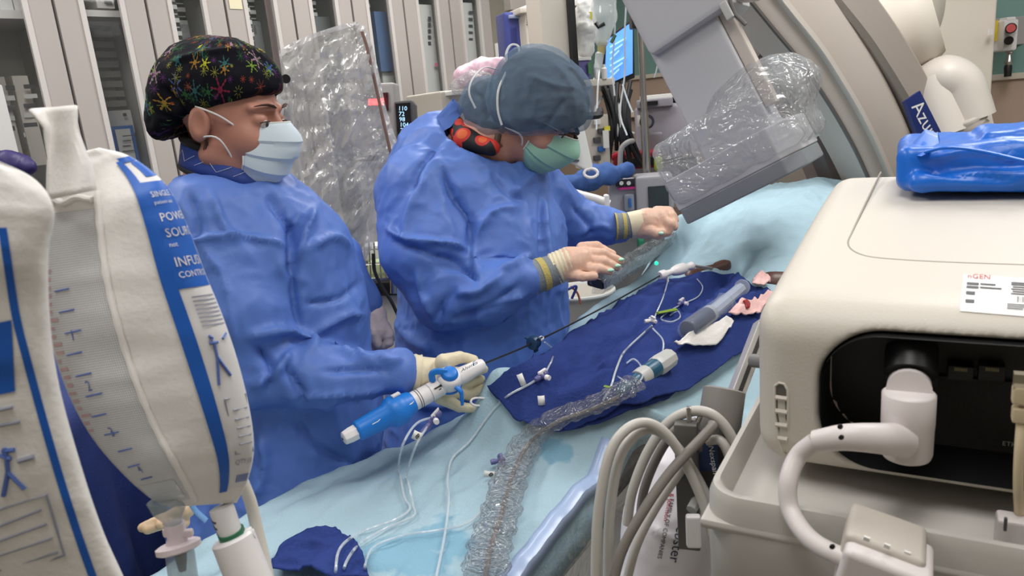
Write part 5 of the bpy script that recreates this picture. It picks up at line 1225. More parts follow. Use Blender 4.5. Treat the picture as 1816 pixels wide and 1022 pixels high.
for pts, r_, m_, d_ in (
    ([(1056, 1045, .66), (1060, 920, .67), (1078, 815, .68), (1106, 766, .69), (1146, 750, .70), (1186, 775, .70), (1222, 835, .70), (1256, 920, .69), (1284, 1045, .67)], .0062, cg, 'widest loop'),
    ([(1078, 1045, .675), (1081, 920, .685), (1096, 822, .695), (1122, 776, .705), (1158, 762, .71), (1198, 790, .71), (1238, 850, .71), (1272, 930, .70), (1300, 1045, .68)], .0062, cg, 'second loop nested in the widest'),
    ([(1112, 930, .74), (1122, 870, .74), (1150, 800, .74), (1190, 746, .735), (1240, 729, .725), (1282, 752, .715), (1312, 815, .71), (1320, 900, .70), (1312, 980, .69), (1300, 1040, .68)], .0066, cg, 'arching over the silver fork'),
    ([(1134, 930, .755), (1142, 870, .755), (1168, 806, .755), (1200, 762, .75), (1236, 748, .745)], .0062, cg2, 'darker, half hidden behind the others'),
    ([(1264, 752, .712), (1256, 765, .705), (1190, 836, .69), (1140, 908, .675), (1104, 975, .665), (1084, 1045, .655)], .0062, cg2, 'darker, running straight down to the bottom'),
    ([(1240, 790, .735), (1205, 838, .71), (1160, 905, .70), (1128, 970, .69), (1108, 1045, .68)], .0058, cg, 'paler, running straight beside the dark one'),
    ([(1254, 782, .722), (1280, 784, .712), (1298, 830, .705), (1302, 915, .695), (1294, 1045, .68)], .0062, cg, 'short inner loop next to the name plate')):
    single('loop_cable', ptube(MB(), pts, r_ * .86, 12, 8), m_, lab % d_, 'cable', 'cables looped over the clamp')
# white printed pack behind the cables
pk = mat('pack_white', (222, 218, 224), .4, spec=.5, bump=(18, .2))
L_ = chain((1235, 770, .88, 30), (1215, 840, .86, 62), (1190, 930, .84, 82), (1165, 1060, .82, 95))
lo, hi = bounds(L_, .02)
wp = cloth('printed_pack', None, lambda p: cones(p, L_, .03), lo, hi, .005, pk, .012, 9, [([(1150, 930), (1180, 950), (1230, 960)], 6, .004)], 27, (1, 1, 1), .002)
tag(wp, 'white lumpy printed pack hanging behind the looped cables', 'package')
tdir = P(1168, 985, .76) - P(1190, 880, .76); tdir /= np.linalg.norm(tdir); tup = np.cross(-FW, tdir); tup = tup if tup @ RT > 0 else -tup
from mathutils.bvhtree import BVHTree
bv = BVHTree.FromPolygons([tuple(v) for v in (np.array([v.co[:] for v in wp.data.vertices]) + np.array(wp.location))], [tuple(p.vertices) for p in wp.data.polygons])
def stick(Vt, lift=.0012):
    out = []
    for v in Vt:
        d = v - EYE; d /= np.linalg.norm(d); h = bv.ray_cast(Vector(EYE), Vector(d))
        out.append(v if h[0] is None else np.array(h[0]) - d * lift)
    return np.array(out)
for s_, q, sz, m_ in (('FAMILY OF COMPANIES', (1188, 884), .0074, blackm), ('Johnson & Johnson', (1196, 830), .0088, mat('ink_crimson', (170, 30, 60), .5)), ('Webster', (1206, 906), .0185, mat('ink_navy', (40, 44, 70), .5)), ('Biosense', (1222, 850), .0150, mat('ink_navy', (40, 44, 70), .5))):
    Vt, Ft = text_mesh(s_, sz, np.stack([tdir, tup], 1), P(q[0], q[1], .75))
    part('lettering', MB().add(stick(Vt), Ft), m_, wp, smooth=False)
# ---------------------------------------------------------------- pressure bags hanging at the camera's side
bagm = mat('bag_white', (238, 235, 231), .6, spec=.3, bump=(240, .12)); inkb = mat('bag_blue', (22, 94, 190), .5); inkv = mat('bag_blue_print', (84, 110, 180), .5); pale = mat('bag_print_grey', (150, 152, 168), .6); wl = mat('label_film', (228, 226, 226), .45)
def bag_shape(rows, Y, dep, pw=.85, seed=1, dY=0):
    Ls = np.array(spline([r[0] for r in rows], 6)); Rs = np.array(spline([r[1] for r in rows], 6)); m = len(Ls)
    def pt(u, v, off=0.0):
        x = np.clip(v, 0, 1) * (m - 1); a = np.array([np.interp(x, range(m), Ls[:, k]) for k in (0, 1)]); b = np.array([np.interp(x, range(m), Rs[:, k]) for k in (0, 1)])
        Yv = Y + dY * v; A, B = P(a[0], a[1], Yv), P(b[0], b[1], Yv); c = (A + B) / 2; hw = (B - A) / 2; w_ = np.linalg.norm(hw)
        th = PI * (1 - u); cs_, sn = math.cos(th), math.sin(th)
        w = np.array([u * 5 + seed, v * 9, seed * 3.1]); bump = (noise3(w, seed) - .5) * .006 * (1 if 0 < u < 1 else 0) + (ridge(np.array([u * 2.0, v * 14, seed * 1.]), seed, 2) - .5) * .004
        tc_ = EYE - c; tc_ = tc_ / np.linalg.norm(tc_)
        return c + hw * np.sign(cs_) * abs(cs_) ** pw + tc_ * (abs(sn) ** pw * np.sign(sn) * (dep * min(1, 3.2 * v + .25, 3.4 * (1 - v) + .25) * w_ + off + (bump if sn > 0.01 else 0)))
    return pt
def bag_mesh(pt, nu=36, nv=60):
    G = [[pt(2 * j / (2 * nu), i / nv) for j in range(2 * nu)] for i in range(nv + 1)]
    mb = MB(); R_ = nv + 1; C_ = 2 * nu
    F = [(i * C_ + j, i * C_ + (j + 1) % C_, (i + 1) * C_ + (j + 1) % C_, (i + 1) * C_ + j) for i in range(nv) for j in range(C_)] + [tuple(range(C_))[::-1], tuple(nv * C_ + j for j in range(C_))]
    return mb.add([p for r in G for p in r], F)
def bpatch(pt, u0, u1, v0, v1, off=.0012, nu=10, nv=24):
    return MB().grid([[pt(u0 + (u1 - u0) * j / nu, v0 + (v1 - v0) * i / nv, off) for j in range(nu + 1)] for i in range(nv + 1)])
def btext(pt, s_, u, v, su, sv, off=.0022):
    Vt, Ft = text_mesh(s_, 1.0, np.eye(2), 0) if False else text_mesh(s_, 1.0, np.array([[1., 0], [0, 1.], [0, 0]]), np.zeros(3))
    return MB().add([pt(u + x[0] * su, v - x[1] * sv, off) for x in Vt], Ft)
rows = [((150, 268), (176, 262)), ((128, 300), (232, 278)), ((92, 350), (292, 325)), ((78, 430), (330, 395)), ((78, 520), (362, 480)), ((92, 610), (396, 565)), ((122, 700), (424, 650)), ((166, 780), (444, 735)), ((222, 845), (450, 800)), ((268, 885), (440, 850)), ((300, 900), (420, 892))]
pt = bag_shape(rows, .56, .62, .9, 3)
pb = thing('pressure_bag', P(330, 895, .56), 'white pressure infusion bag with mesh window, pink-flanged drip chamber hanging below it', 'infusion bag', None)
part('bladder', bag_mesh(pt), bagm, pb, sharp=180)
# mesh window
mw = mat('mesh_window', (196, 196, 200), .35, spec=.5, var=.08, vscale=12)
nt = mw.node_tree; tcn = nt.nodes.new('ShaderNodeTexCoord'); bk = nt.nodes.new('ShaderNodeTexBrick'); bk.inputs['Scale'].default_value = 1; bk.offset = 0
bk.inputs['Color1'].default_value = lin((176, 178, 186)); bk.inputs['Color2'].default_value = lin((184, 186, 192)); bk.inputs['Mortar'].default_value = lin((232, 230, 228))
bk.inputs['Mortar Size'].default_value = .16; bk.inputs['Brick Width'].default_value = 1; bk.inputs['Row Height'].default_value = 1
uvn = nt.nodes.new('ShaderNodeUVMap'); uvn.uv_map = 'grid'; nt.links.new(uvn.outputs[0], bk.inputs['Vector']); nt.links.new(bk.outputs['Color'], nt.nodes['Principled BSDF'].inputs['Base Color'])
o = part('mesh_window', bpatch(pt, .02, .44, .24, .95, .0015, 24, 60), mw, pb, weld=False, sharp=180)
uv = o.data.uv_layers.new(name='grid')
for p in o.data.polygons:
    for li in p.loop_indices:
        i, j = divmod(o.data.loops[li].vertex_index, 25); uv.data[li].uv = (j / 24 * 52, i / 60 * 150)
win = o
part('fluid_bag', bpatch(pt, .06, .40, .84, .93, .0022, 10, 8), mat('clear_bag', (206, 210, 214), .08, spec=.9), win)
part('window_seam', MB().tube([pt(.45, .20 + .76 * i / 30, .002) for i in range(31)], [.0022 + .0006 * (i % 2) for i in range(31)], 8), bagm, pb)
part('top_band', MB().tube([pt(.03 + .40 * i / 14, .215 + .006 * math.sin(i), .002) for i in range(15)], .004, 8, flat=.6), bagm, pb)
m = MB(); dg = []
for i in range(11):
    v = .40 + i * .042; big = i % 2
    m.tube([pt(.20 + .012 * (i % 3), v, .003), pt(.285 + .012 * (i % 3), v - .002, .003)], .0006, 5)
part('scale_marks', m, inkv, win)
for s_, v in (('1', .50), ('2', .60), ('3', .70), ('4', .80)): part('lettering', btext(pt, s_, .25, v, .05, .030, .003), inkv, win, smooth=False)
m = MB()
for i in range(22):
    v = .34 + i * .016; u0 = .075 + .01 * (i % 4); m.add(*(lambda b: (b.v, b.f))(bpatch(pt, u0, u0 + .06 + .03 * ((i * 5) % 3) / 2, v, v + .007, .0026, 3, 1)))
part('red_print', m, mat('print_rose', (206, 170, 176), .5), win)
# label side
LU = lambda u: .665 + (u - .80) * 1.72
_bp = bpatch
def lpatch(pt, u0, u1, v0, v1, off, nu=10, nv=24): return _bp(pt, LU(u0), LU(u1), v0, v1, off, nu, nv)
lb = part('label', lpatch(pt, .80, .985, .10, .93, .0012, 10, 40), wl, pb)
part('blue_field', lpatch(pt, .80, .99, .19, .43, .002, 10, 20), inkb, lb)
part('blue_border', lpatch(pt, .775, .812, .11, .94, .0024, 4, 40), inkb, lb)
part('blue_border', lpatch(pt, .80, .97, .095, .118, .0024, 8, 4), inkb, lb)
part('blue_corner', MB().add(*(lambda b: (b.v, b.f))(lpatch(pt, .86, .98, .12, .175, .0022, 6, 6))), inkb, lb)
for s_, v, sz in (('SINGLE', .232, .021), ('patient use', .25, .013), ('POWER', .290, .027), ('SOURCE', .325, .027), ('not', .345, .014), ('INFUSION', .385, .027), ('CONTROLLED', .408, .018)):
    part('lettering', btext(pt, s_, LU(.825), v, .058 * sz / .021, sz, .003), wl, lb, smooth=False)
m = MB()
for i in range(8): m.add(*(lambda b: (b.v, b.f))(lpatch(pt, .84, .95, .448 + i * .0085, .451 + i * .0085, .0026, 4, 1)))
part('fine_print', m, pale, lb)
def strokes(pt, L, r_=.0007, off=.0026):
    m = MB()
    for st in L: m.tube([pt(LU(a), b, off) for a, b in st], r_, 5)
    return m
part('pictogram', strokes(pt, [[(.86, .545), (.855, .575)], [(.855, .575), (.835, .63)], [(.855, .575), (.885, .615)], [(.845, .545), (.875, .545)], [(.85, .53), (.86, .535), (.85, .54)], [(.90, .54), (.93, .53)]], .0011), inkv, lb)
part('form_lines', strokes(pt, [[(.84, .66), (.95, .655), (.95, .80), (.84, .80), (.84, .66)]] + [[(.86, .685 + i * .022), (.935, .683 + i * .022)] for i in range(5)]), pale, lb)
part('lettering', btext(pt, 'QTY (10)', LU(.835), .835, .05, .024, .003), pale, lb, smooth=False)
m = MB()
for i in range(9): m.add(*(lambda b: (b.v, b.f))(lpatch(pt, .85 + i * .011, .855 + i * .011, .875, .905, .0026, 1, 3)))
part('barcode', m, inkb, lb)
# hanging tab
G = []
for i in range(16):
    f = i / 15; Lx = np.interp(f, (0, .2, .55, 1), (52, 78, 84, 84)); Ly = 194 + f * 160; Rx = np.interp(f, (0, .3, .7, 1), (136, 138, 160, 170)); Ry = 187 + f * 150
    G.append([P(Lx + (Rx - Lx) * j / 10, Ly + (Ry - Ly) * j / 10, .545 + .012 * math.sin(j / 10 * PI * 1.5 + f * 2) - .02 * f) for j in range(11)])
part('hanging_tab', MB().grid(G), bagm, pb, solid=.002)
# outlets
dc = thing('drip_chamber', P(316, 1022, .555), 'drip chamber with pinkish white flange under the pressure bag', 'drip chamber')
pink = mat('flange_white', (226, 212, 216), .35, sss=.1); clr2 = mat('clear_chamber', (170, 184, 190), .1, alpha=.5, spec=.8)
part('neck', MB().lathe(P(296, 884, .56), P(312, 945, .556), [(0, .016), (.3, .014), (.6, .008), (1, .0075)], 18), clr2, dc)
part('spike', MB().lathe(P(308, 928, .556), P(315, 966, .555), [(0, .008), (.2, .009), (.6, .007), (1, .010)], 16), pink, dc)
part('wing', MB().box(P(300, 944, .552), (.010, .006, .008), yawM(0)).box(P(330, 946, .556), (.012, .006, .007), yawM(0)), pink, dc, bevel=.002)
a = P(315, 963, .555); part('flange', MB().lathe(a, a + (P(318, 978, .553) - a), [(0, .015), (.2, .0178), (.8, .0178), (1, .015)], 32), pink, dc)
part('chamber', MB().lathe(P(318, 974, .553), P(330, 1060, .550), [(0, .0105), (.1, .0115), (1, .0115)], 24), clr2, dc)
part('drip_tip', MB().lathe(P(320, 985, .553), P(324, 1012, .552), [(0, .005), (1, .003)], 12), inkm, dc)
sp_ = thing('spike_port', P(440, 1022, .55), 'white spike port with green ring hanging from the pressure bag', 'connector')
part('port_tube', MB().lathe(P(392, 900, .555), P(410, 948, .552), [(0, .0095), (.1, .010), (1, .0092)], 24), wl, sp_)
for i in range(3): part('printed_band', MB().lathe(P(397 + i * 4, 915 + i * 11, .5545), P(398 + i * 4, 919 + i * 11, .5545), [(0, .0101), (1, .0100)], 24), inkm if i < 2 else pale, sp_)
part('green_ring', MB().lathe(P(409, 942, .552), P(414, 955, .552), [(0, .0108), (1, .0108)], 24), mat('ring_green', (20, 104, 66), .4), sp_)
part('spike_body', MB().lathe(P(412, 952, .552), P(462, 1080, .54), [(0, .0155), (.03, .0175), (.5, .0178), (1, .018)], 28), wht, sp_)
part('side_peg', MB().cyl(P(430, 955, .552), P(450, 945, .556), .006, 10), wht, sp_)
single('inflation_tube', ptube(MB(), [(428, 850, .575), (444, 890, .575), (456, 940, .572), (468, 990, .568), (482, 1060, .56)], .0052, 14, 8), mat('tube_white', (222, 218, 210), .45), 'thick white inflation tube bending down from the pressure bag', 'tube')
single('blue_strap', MB().tube(spline([P(334, 885, .62), P(346, 905, .62), P(366, 924, .62)], 6), .004, 8, flat=.35), mat('strap_blue', (110, 160, 214), .5), 'small light blue strap end between the two outlets of the bag', 'strap')
# the nearer bag, cut off by the frame
rows = [((-60, 282), (-10, 282)), ((-110, 300), (62, 318)), ((-150, 350), (96, 372)), ((-160, 460), (86, 450)), ((-150, 580), (88, 560)), ((-130, 700), (104, 680)), ((-90, 850), (142, 820)), ((-40, 960), (182, 940)), ((20, 1080), (232, 1060)), ((60, 1160), (230, 1150))]
p2 = bag_shape(rows, .42, .50, .9, 8)
nb = thing('pressure_bag', P(60, 1150, .42), 'nearer white pressure bag with blue line and printed form, cut off by the frame', 'infusion bag')
part('bladder', bag_mesh(p2), bagm, nb, sharp=180)
def stickb(pxs, r_, off=.0):
    """print laid on the bag's camera side"""
    return None
from mathutils.bvhtree import BVHTree
ob = [c for c in nb.children][0]; bv2 = BVHTree.FromPolygons([tuple(np.array(v.co[:]) + np.array(nb.location)) for v in ob.data.vertices], [tuple(p.vertices) for p in ob.data.polygons])
def onB(x, y, lift=.0008):
    d = FW + RT * (x - CX) / FPX - UP * (y - CY) / FPX; h = bv2.ray_cast(Vector(EYE), Vector(d)); return (P(x, y, .4) if h[0] is None else np.array(h[0]) - d / np.linalg.norm(d) * lift)
def strip(pts, w):
    s = spline(pts, 8); return MB().grid([[onB(p[0] - w / 2, p[1]), onB(p[0], p[1]), onB(p[0] + w / 2, p[1])] for p in s])
part('blue_line', strip([(4, 404), (14, 470), (28, 560), (48, 640), (70, 722), (92, 800), (116, 880), (142, 960), (170, 1040)], 15), inkb, nb)
part('blue_block', MB().grid([[onB(x, y - x * .2, .0008) for x in (-16, -4, 8, 20 + (y - 570) * .05)] for y in range(572, 702, 16)]), inkb, nb)
def lines_on(L, r_, m_, name):
    m = MB()
    for st in L: m.tube([onB(*q) for q in st], r_, 5)
    part(name, m, m_, nb)
lines_on([[(-5, 728), (22, 722)], [(-5, 756), (35, 748)]], .001, pale, 'fine_print')
lines_on([[(8, 795), (12, 812), (14, 838)], [(14, 838), (6, 880)], [(14, 838), (44, 868)], [(4, 800), (26, 798)], [(0, 808), (20, 814)]], .0014, inkv, 'pictogram')
lines_on([[(32, 818), (60, 810)]], .0016, pale, 'fine_print')
lines_on([[(-5, 905), (82, 878), (114, 985), (-5, 1030)]] + [[(-5, 935 + i * 26), (72 + i * 10, 905 + i * 25)] for i in range(4)], .0008, pale, 'form_lines')
# ---------------------------------------------------------------- imaging arm
arm_m = mat('arm_grey', (186, 186, 190), .4, spec=.5); arm_b = mat('arm_beige', (194, 184, 176), .45, spec=.4); arm_d = mat('arm_dark', (96, 92, 90), .45); det_d = mat('detector_band', (126, 130, 136), .45)
th = math.radians(26); dx = np.array([.53, .85, 0]); dn_ = np.array([.85 * math.sin(th), -.53 * math.sin(th), -math.cos(th)]); dw = np.array([.85 * math.cos(th), -.53 * math.cos(th), math.sin(th)])
DM = np.stack([dw, dx, -dn_], 1)
c0 = P(1303, 318, 2.02)
ca = thing('imaging_arm', c0, 'grey tilted x-ray detector on its arm under clear plastic over the patient', 'x-ray detector')
def DP(a, b, c): return c0 + dw * a + dx * b - dn_ * c
wD = pm(226, 2.02) / .95
# slab with cut corners seen from the patient's feet
def slabD(z0, z1, ins):
    h = wD / 2; c = .055
    return MB().prism([DP(-h + ins, 0, z0), DP(h - c, 0, z0), DP(h - ins, c, z0), DP(h - ins, .34 - c, z0), DP(h - c, .36, z0), DP(-h + c, .36, z0), DP(-h + ins, .36 - c, z0)], -dn_ * (z1 - z0))
part('detector', slabD(-.01, .085, 0), arm_m, ca, bevel=.006)
part('detector_band', slabD(-.055, -.008, .004), det_d, ca, bevel=.006)
part('neck', MB().box(DP(.02, .20, .27), (.215, .16, .40), DM), arm_m, ca, bevel=.012)
part('housing', MB().box(DP(.055, .20, .74), (.27, .24, .62), DM), arm_m, ca, bevel=.02)
part('side_rail', MB().box(DP(.145, .16, .34), (.035, .05, .40), DM), arm_b, ca, bevel=.006)
part('cover_plate', MB().lathe(DP(.255, .14, .52), DP(.255, .22, .52), [(0, .095), (.2, .105), (1, .105)], 36).box(DP(.255, .18, .63), (.20, .08, .2), DM), arm_b, ca, bevel=.008)
part('latch', MB().box(DP(.165, .09, .42), (.022, .03, .05), DM), greyp, ca, bevel=.004)
part('latch_arm', MB().tube([DP(.185, .09, .46), DP(.178, .09, .40), DP(.19, .09, .36)], .006, 8), arm_d, ca)
# its clear cover
cov = film('cover_film', gloss=.07, haze=.21, scale=13, strength=.8, dist=.006)
def covf(p):
    q = (p - c0.astype(np.float32)) @ DM.astype(np.float32)
    d = rbox(q, (.015, .18, .10), (wD / 2 + .012, .20, .09), .03); d = smin(d, ell(q, (.12, .2, .17), (.16, .18, .10)), .04)
    return smax(d, -(q[..., 2] + .02 - 0 * q[..., 0]), .01)
V, Q = iso(covf, c0 - .52, c0 + .6, .008); N = vnormals(V, Q); V = V + N * ((ridge(V * 13, 5, 3, 1.5) - .35) * .016)[:, None]
part('plastic_cover', MB().add(V, Q), cov, ca, weld=False, sharp=30)
# the big curved arm
def sweep(name, par, pts, w, d, m, prof=None, k=10, bev=0, off=0.0, offd=0.0):
    c = spline([P(*q) for q in pts], k); n = len(c); G = []
    pr_ = prof or [(-.5, -.5), (-.38, -.62), (.38, -.62), (.5, -.5), (.5, .5), (-.5, .5)]
    for i, p in enumerate(c):
        t = c[min(i + 1, n - 1)] - c[max(i - 1, 0)]; t /= np.linalg.norm(t); s = np.cross(t, FW); s /= np.linalg.norm(s); f = np.cross(s, t); f = f if f @ FW > 0 else -f
        p = p + s * off + f * offd; G.append([p + s * a * w + f * b * d for a, b in pr_] )
    for r in G: r.append(r[0])
    return part(name, MB().grid(G), m, par, sharp=35)
ga = thing('gantry', (P(1640, 200, 3.2)[0], P(1640, 200, 3.2)[1], 0), 'big beige curved x-ray gantry arm in front of its cream stand', 'x-ray gantry')
path = [(1330, -60, 2.75), (1392, 20, 2.80), (1452, 100, 2.88), (1508, 190, 2.98), (1552, 280, 3.1), (1590, 380, 3.25), (1610, 500, 3.4)]
sweep('curved_arm', ga, path, pm(118, 2.85), .16, arm_b, off=-.0)
sweep('edge_ridge', ga, path, pm(10, 2.85), .03, mat('arm_ridge', (206, 198, 190), .4), off=pm(-22, 2.85), offd=-.105)
sweep('groove', ga, path, pm(5, 2.85), .012, arm_d, off=pm(-56, 2.85), offd=-.085)
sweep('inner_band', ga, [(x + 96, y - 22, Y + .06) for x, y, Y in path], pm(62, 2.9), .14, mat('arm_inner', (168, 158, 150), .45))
sweep('dark_gap', ga, [(x + 63, y - 14, Y + .02) for x, y, Y in path], pm(9, 2.9), .05, arm_d)
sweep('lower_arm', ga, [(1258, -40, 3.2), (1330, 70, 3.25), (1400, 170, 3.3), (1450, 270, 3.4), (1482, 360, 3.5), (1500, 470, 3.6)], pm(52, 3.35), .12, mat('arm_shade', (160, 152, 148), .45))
sweep('dark_bracket', ga, [(1366, 88, 3.1), (1420, 170, 3.15), (1452, 250, 3.2), (1484, 330, 3.3), (1505, 400, 3.4)], pm(36, 3.2), .08, mat('bracket_grey', (106, 102, 102), .45))
part('base_panel', pbox(MB(), 1352, 268, 1475, 400, 3.75, .25, -10), mat('panel_beige', (168, 160, 150), .5), ga, bevel=.01)
st_ = mat('stand_cream', (214, 206, 194), .5)
part('stand', pbox(MB(), 1556, -120, 1746, 420, 3.6, .22, 14), st_, ga, bevel=.012)
part('stand_edge', pbox(MB(), 1738, -120, 1750, 420, 3.58, .06, 14), mat('stand_edge', (226, 220, 210), .4), ga, bevel=.004)
part('drum', MB().lathe(P(1560, 60, 3.2), P(1658, 22, 3.1), [(0, .2), (.6, .2), (.8, .19), (1, .16)], 40).lathe(P(1650, 22, 3.12), P(1664, 22, 3.1), [(0, .12), (.8, .11), (1, .09)], 30), st_, ga, sharp=50)
part('side_flap', MB().tube([P(1612, 92, 3.1), P(1648, 170, 3.08)], [.02, .022], 10, flat=.5), mat('flap_white', (224, 216, 208), .4), ga)
hz_ = part('hose_elbow', MB().tube(spline([P(1630, 150, 3.05), P(1672, 138, 3.0), P(1700, 150, 2.98), P(1712, 180, 2.97), P(1722, 212, 2.96)], 8), [pm(26, 3) + pm(12, 3) * min(1, i / 8) for i in range(33)], 24), mat('hose_white', (216, 208, 200), .4), ga)
part('hose_neck', MB().tube([P(1646, 140, 3.02), P(1680, 240, 2.96)], [pm(34, 3), pm(36, 3)], 24), mat('hose_white', (216, 208, 200), .4), ga)
part('corrugation', MB().tube([P(1708 + i * 1.5, 208 + i * 4, 2.95) for i in range(12)], [pm(34 if i % 2 else 30, 2.95) for i in range(12)], 24), mat('hose_rib', (196, 188, 180), .5), ga, sharp=180)
part('cap_tab', pbox(MB(), 1662, 116, 1674, 134, 2.98, .03), whitem, ga, bevel=.004)
part('handle_plate', MB().prism([P(*q, 3.0) for q in ((1738, 182), (1758, 180), (1760, 205), (1768, 240), (1768, 262), (1740, 262))], FW * .03), mat('flap_white', (224, 216, 208), .4), ga, bevel=.004)
bl = part('name_strip', MB().prism([P(1606, 178, 2.72), P(1632, 160, 2.73), P(1684, 262, 2.78), P(1640, 274, 2.78)], FW * .03), mat('strip_navy', (34, 52, 120), .45), ga, bevel=.003)
td = P(1668, 262, 2.77) - P(1630, 190, 2.72); td /= np.linalg.norm(td); tu = np.cross(td, FW); tu = tu if tu @ RT > 0 else -tu
Vt, Ft = text_mesh('Azurion', .080, np.stack([td, tu], 1), P(1616, 190, 2.705)); part('lettering', MB().add(Vt, Ft), mask_in, bl, smooth=False)
# ---------------------------------------------------------------- lead-glass shield under plastic, with what stands behind it
def prism_px(pts, Y, dep, yaw=0):
    return MB().prism([P(x, y, Y) for x, y in pts], yawM(yaw)[:, 1] * dep)
shd = thing('acrylic_shield', P(600, 500, 2.1), 'clear shield panel draped in crinkled plastic between the two people', 'shield')
out = [(492, 92), (520, 74), (560, 58), (600, 45), (630, 38), (648, 48), (660, 80), (672, 130), (684, 190), (700, 240), (714, 268), (694, 300), (676, 370), (664, 430), (640, 480), (600, 560), (540, 560), (500, 400), (488, 250)]
inn = [(500, 100), (560, 66), (628, 46), (644, 60), (662, 140), (690, 270), (640, 420), (600, 520), (520, 520)]
part('panel', prism_px(inn, 2.14, .012), film('clear_panel', tint=(240, 240, 238), gloss=.04, haze=.05, scale=2, strength=.02), shd)
part('edge_trim', MB().tube(spline([P(x, y, 2.13) for x, y in ((642, 56), (652, 88), (666, 150), (680, 215), (694, 275))], 6), .0045, 8), mat('trim_brown', (130, 100, 88), .5), shd)
part('support_rod', MB().tube([P(448, -160, 2.1), P(484, 60, 2.1), P(494, 130, 2.09)], .0085, 10), mat('rod_brown', (112, 100, 96), .4), shd); part('pivot_knob', MB().cyl(P(507, 140, 2.05), P(506, 140, 2.13), .012, 16), blackm, shd)
shf = film('shield_film', gloss=.07, haze=.42, scale=6, strength=.8, dist=.012, rough=.15)
for lay, (Y, sd_i) in enumerate(((2.09, 1), (2.2, 2))):
    poly = np.array(out, float); cx_, cy_ = 590, 290; G = []
    for i in range(46):
        r_ = i / 45; row = []
        for j in range(121):
            x = np.array([np.interp(j / 120 * len(out), range(len(out) + 1), np.append(poly[:, k], poly[0, k])) for k in (0, 1)])
            q = np.array([cx_, cy_]) + (x - [cx_, cy_]) * r_; w = np.array([q[0] / 42, q[1] / 42, sd_i * 4.])
            ww = np.array([(q[0] * .8 + q[1] * .5) / 24, (q[1] * .8 - q[0] * .5) / 70, sd_i * 2.])
            row.append(P(q[0], q[1], Y + (ridge(w, sd_i, 3, 1.4) - .4) * .05 * (1 - .5 * r_) + (ridge(ww, sd_i + 5, 3, 1.6) - .4) * .05 + (.05 * r_ ** 4) * (1 if lay == 0 else -1)))
        G.append(row)
    part('plastic_cover', MB().grid(G), shf, shd, sharp=28)
inj = thing('injector_unit', P(665, 290, 2.5), 'pale device with glowing red display seen through the plastic shield', 'medical device')
part('housing', prism_px([(622, 150), (700, 146), (706, 300), (630, 300)], 2.5, .12), mat('device_pale', (176, 172, 170), .5), inj, bevel=.01)
part('display', prism_px([(646, 166), (688, 164), (689, 196), (647, 197)], 2.495, .01), mat('display_dark', (60, 20, 26), .3), inj)
part('digits', prism_px([(653, 176), (680, 174), (680, 186), (653, 187)], 2.49, .004), mat('red_digits', (255, 50, 50), .5, emit=34), inj)
vm = thing('vitals_monitor', P(718, 262, 2.45), 'slim black monitor with white-blue readings beside the plastic shield', 'monitor')
part('casing', prism_px([(698, 180), (730, 177), (737, 188), (742, 262), (704, 264)], 2.45, .05), mat('casing_grey', (92, 92, 92), .45), vm, bevel=.006)
part('screen', prism_px([(701, 184), (727, 182), (731, 256), (706, 258)], 2.446, .008), mat('screen_black', (10, 11, 14), .25), vm)
rd = mat('reading_blue', (170, 215, 250), .5, emit=1.6)
for i, s_ in enumerate(('110', '72', '98', '104', '24', '36', '84')):
    Vt, Ft = text_mesh(s_, pm(10.5, 2.44), np.stack([RT, UP], 1), P(706 + i * .9, 196 + i * 9.6, 2.44)); part('reading', MB().add(Vt, Ft), rd, vm, smooth=False)
# ---------------------------------------------------------------- far equipment
def unit(name, label, cat, base, parts, group=None):
    t = thing(name, P(*base), label, cat, group)
    for nm, mb, m_, bv in parts: part(nm, mb, m_, t, bevel=bv)
    return t
B = lambda x0, y0, x1, y1, Y, d, yaw=0: pbox(MB(), x0, y0, x1, y1, Y, d, yaw)
offw = mat('off_white', (206, 198, 186), .5); purp = mat('dispenser_violet', (62, 72, 140), .25, spec=.7); lil = mat('lilac_grey', (170, 166, 176), .5)
unit('ceiling_monitor', 'large beige display seen from behind its edge, hanging above the blue caps', 'monitor', (985, 130, 3.2), [('shell', B(957, -90, 1012, 150, 3.2, .14, -22), offw, .012), ('bezel', B(1011, -90, 1022, 150, 3.2, .1, -22), blackm, .004)])
unit('wall_panel', 'grey panel on the wall above the violet dispenser', 'panel', (925, 20, 4.0), [('panel', B(895, -60, 960, 14, 4.0, .05, -44), mat('panel_grey', (134, 128, 122), .6), .004)])
unit('glove_dispenser', 'glossy violet dispenser box on the wall beside the white appliance', 'dispenser', (914, 118, 3.6), [('box', B(897, 26, 936, 125, 3.6, .12, -20), purp, .012), ('lid', B(903, 26, 934, 32, 3.59, .12, -20), mat('dispenser_lid', (150, 160, 190), .3), .004), ('front_slot', B(907, 52, 918, 100, 3.595, .004, -20), mat('dispenser_slot', (48, 56, 118), .3), 0)])
t = unit('wall_appliance', 'white vented appliance mounted between the violet dispenser and the display', 'appliance', (950, 98, 3.55), [('body', B(934, 14, 978, 120, 3.55, .16, -20), offw, .012), ('top_cap', B(922, 12, 978, 22, 3.54, .18, -20), offw, .006)])
m = MB()
for i in range(5): pbox(m, 935, 26 + i * 4, 945, 27.6 + i * 4, 3.53, .01, -20)
part('vents', m, inkm, t)
unit('wall_sign', 'small white sign with blue square on the cream wall', 'sign', (888, 95, 4.2), [('board', B(881, 78, 896, 108, 4.2, .02, -44), whitem, .002), ('blue_square', B(887, 84, 895, 98, 4.185, .004, -44), blue_card, 0)])
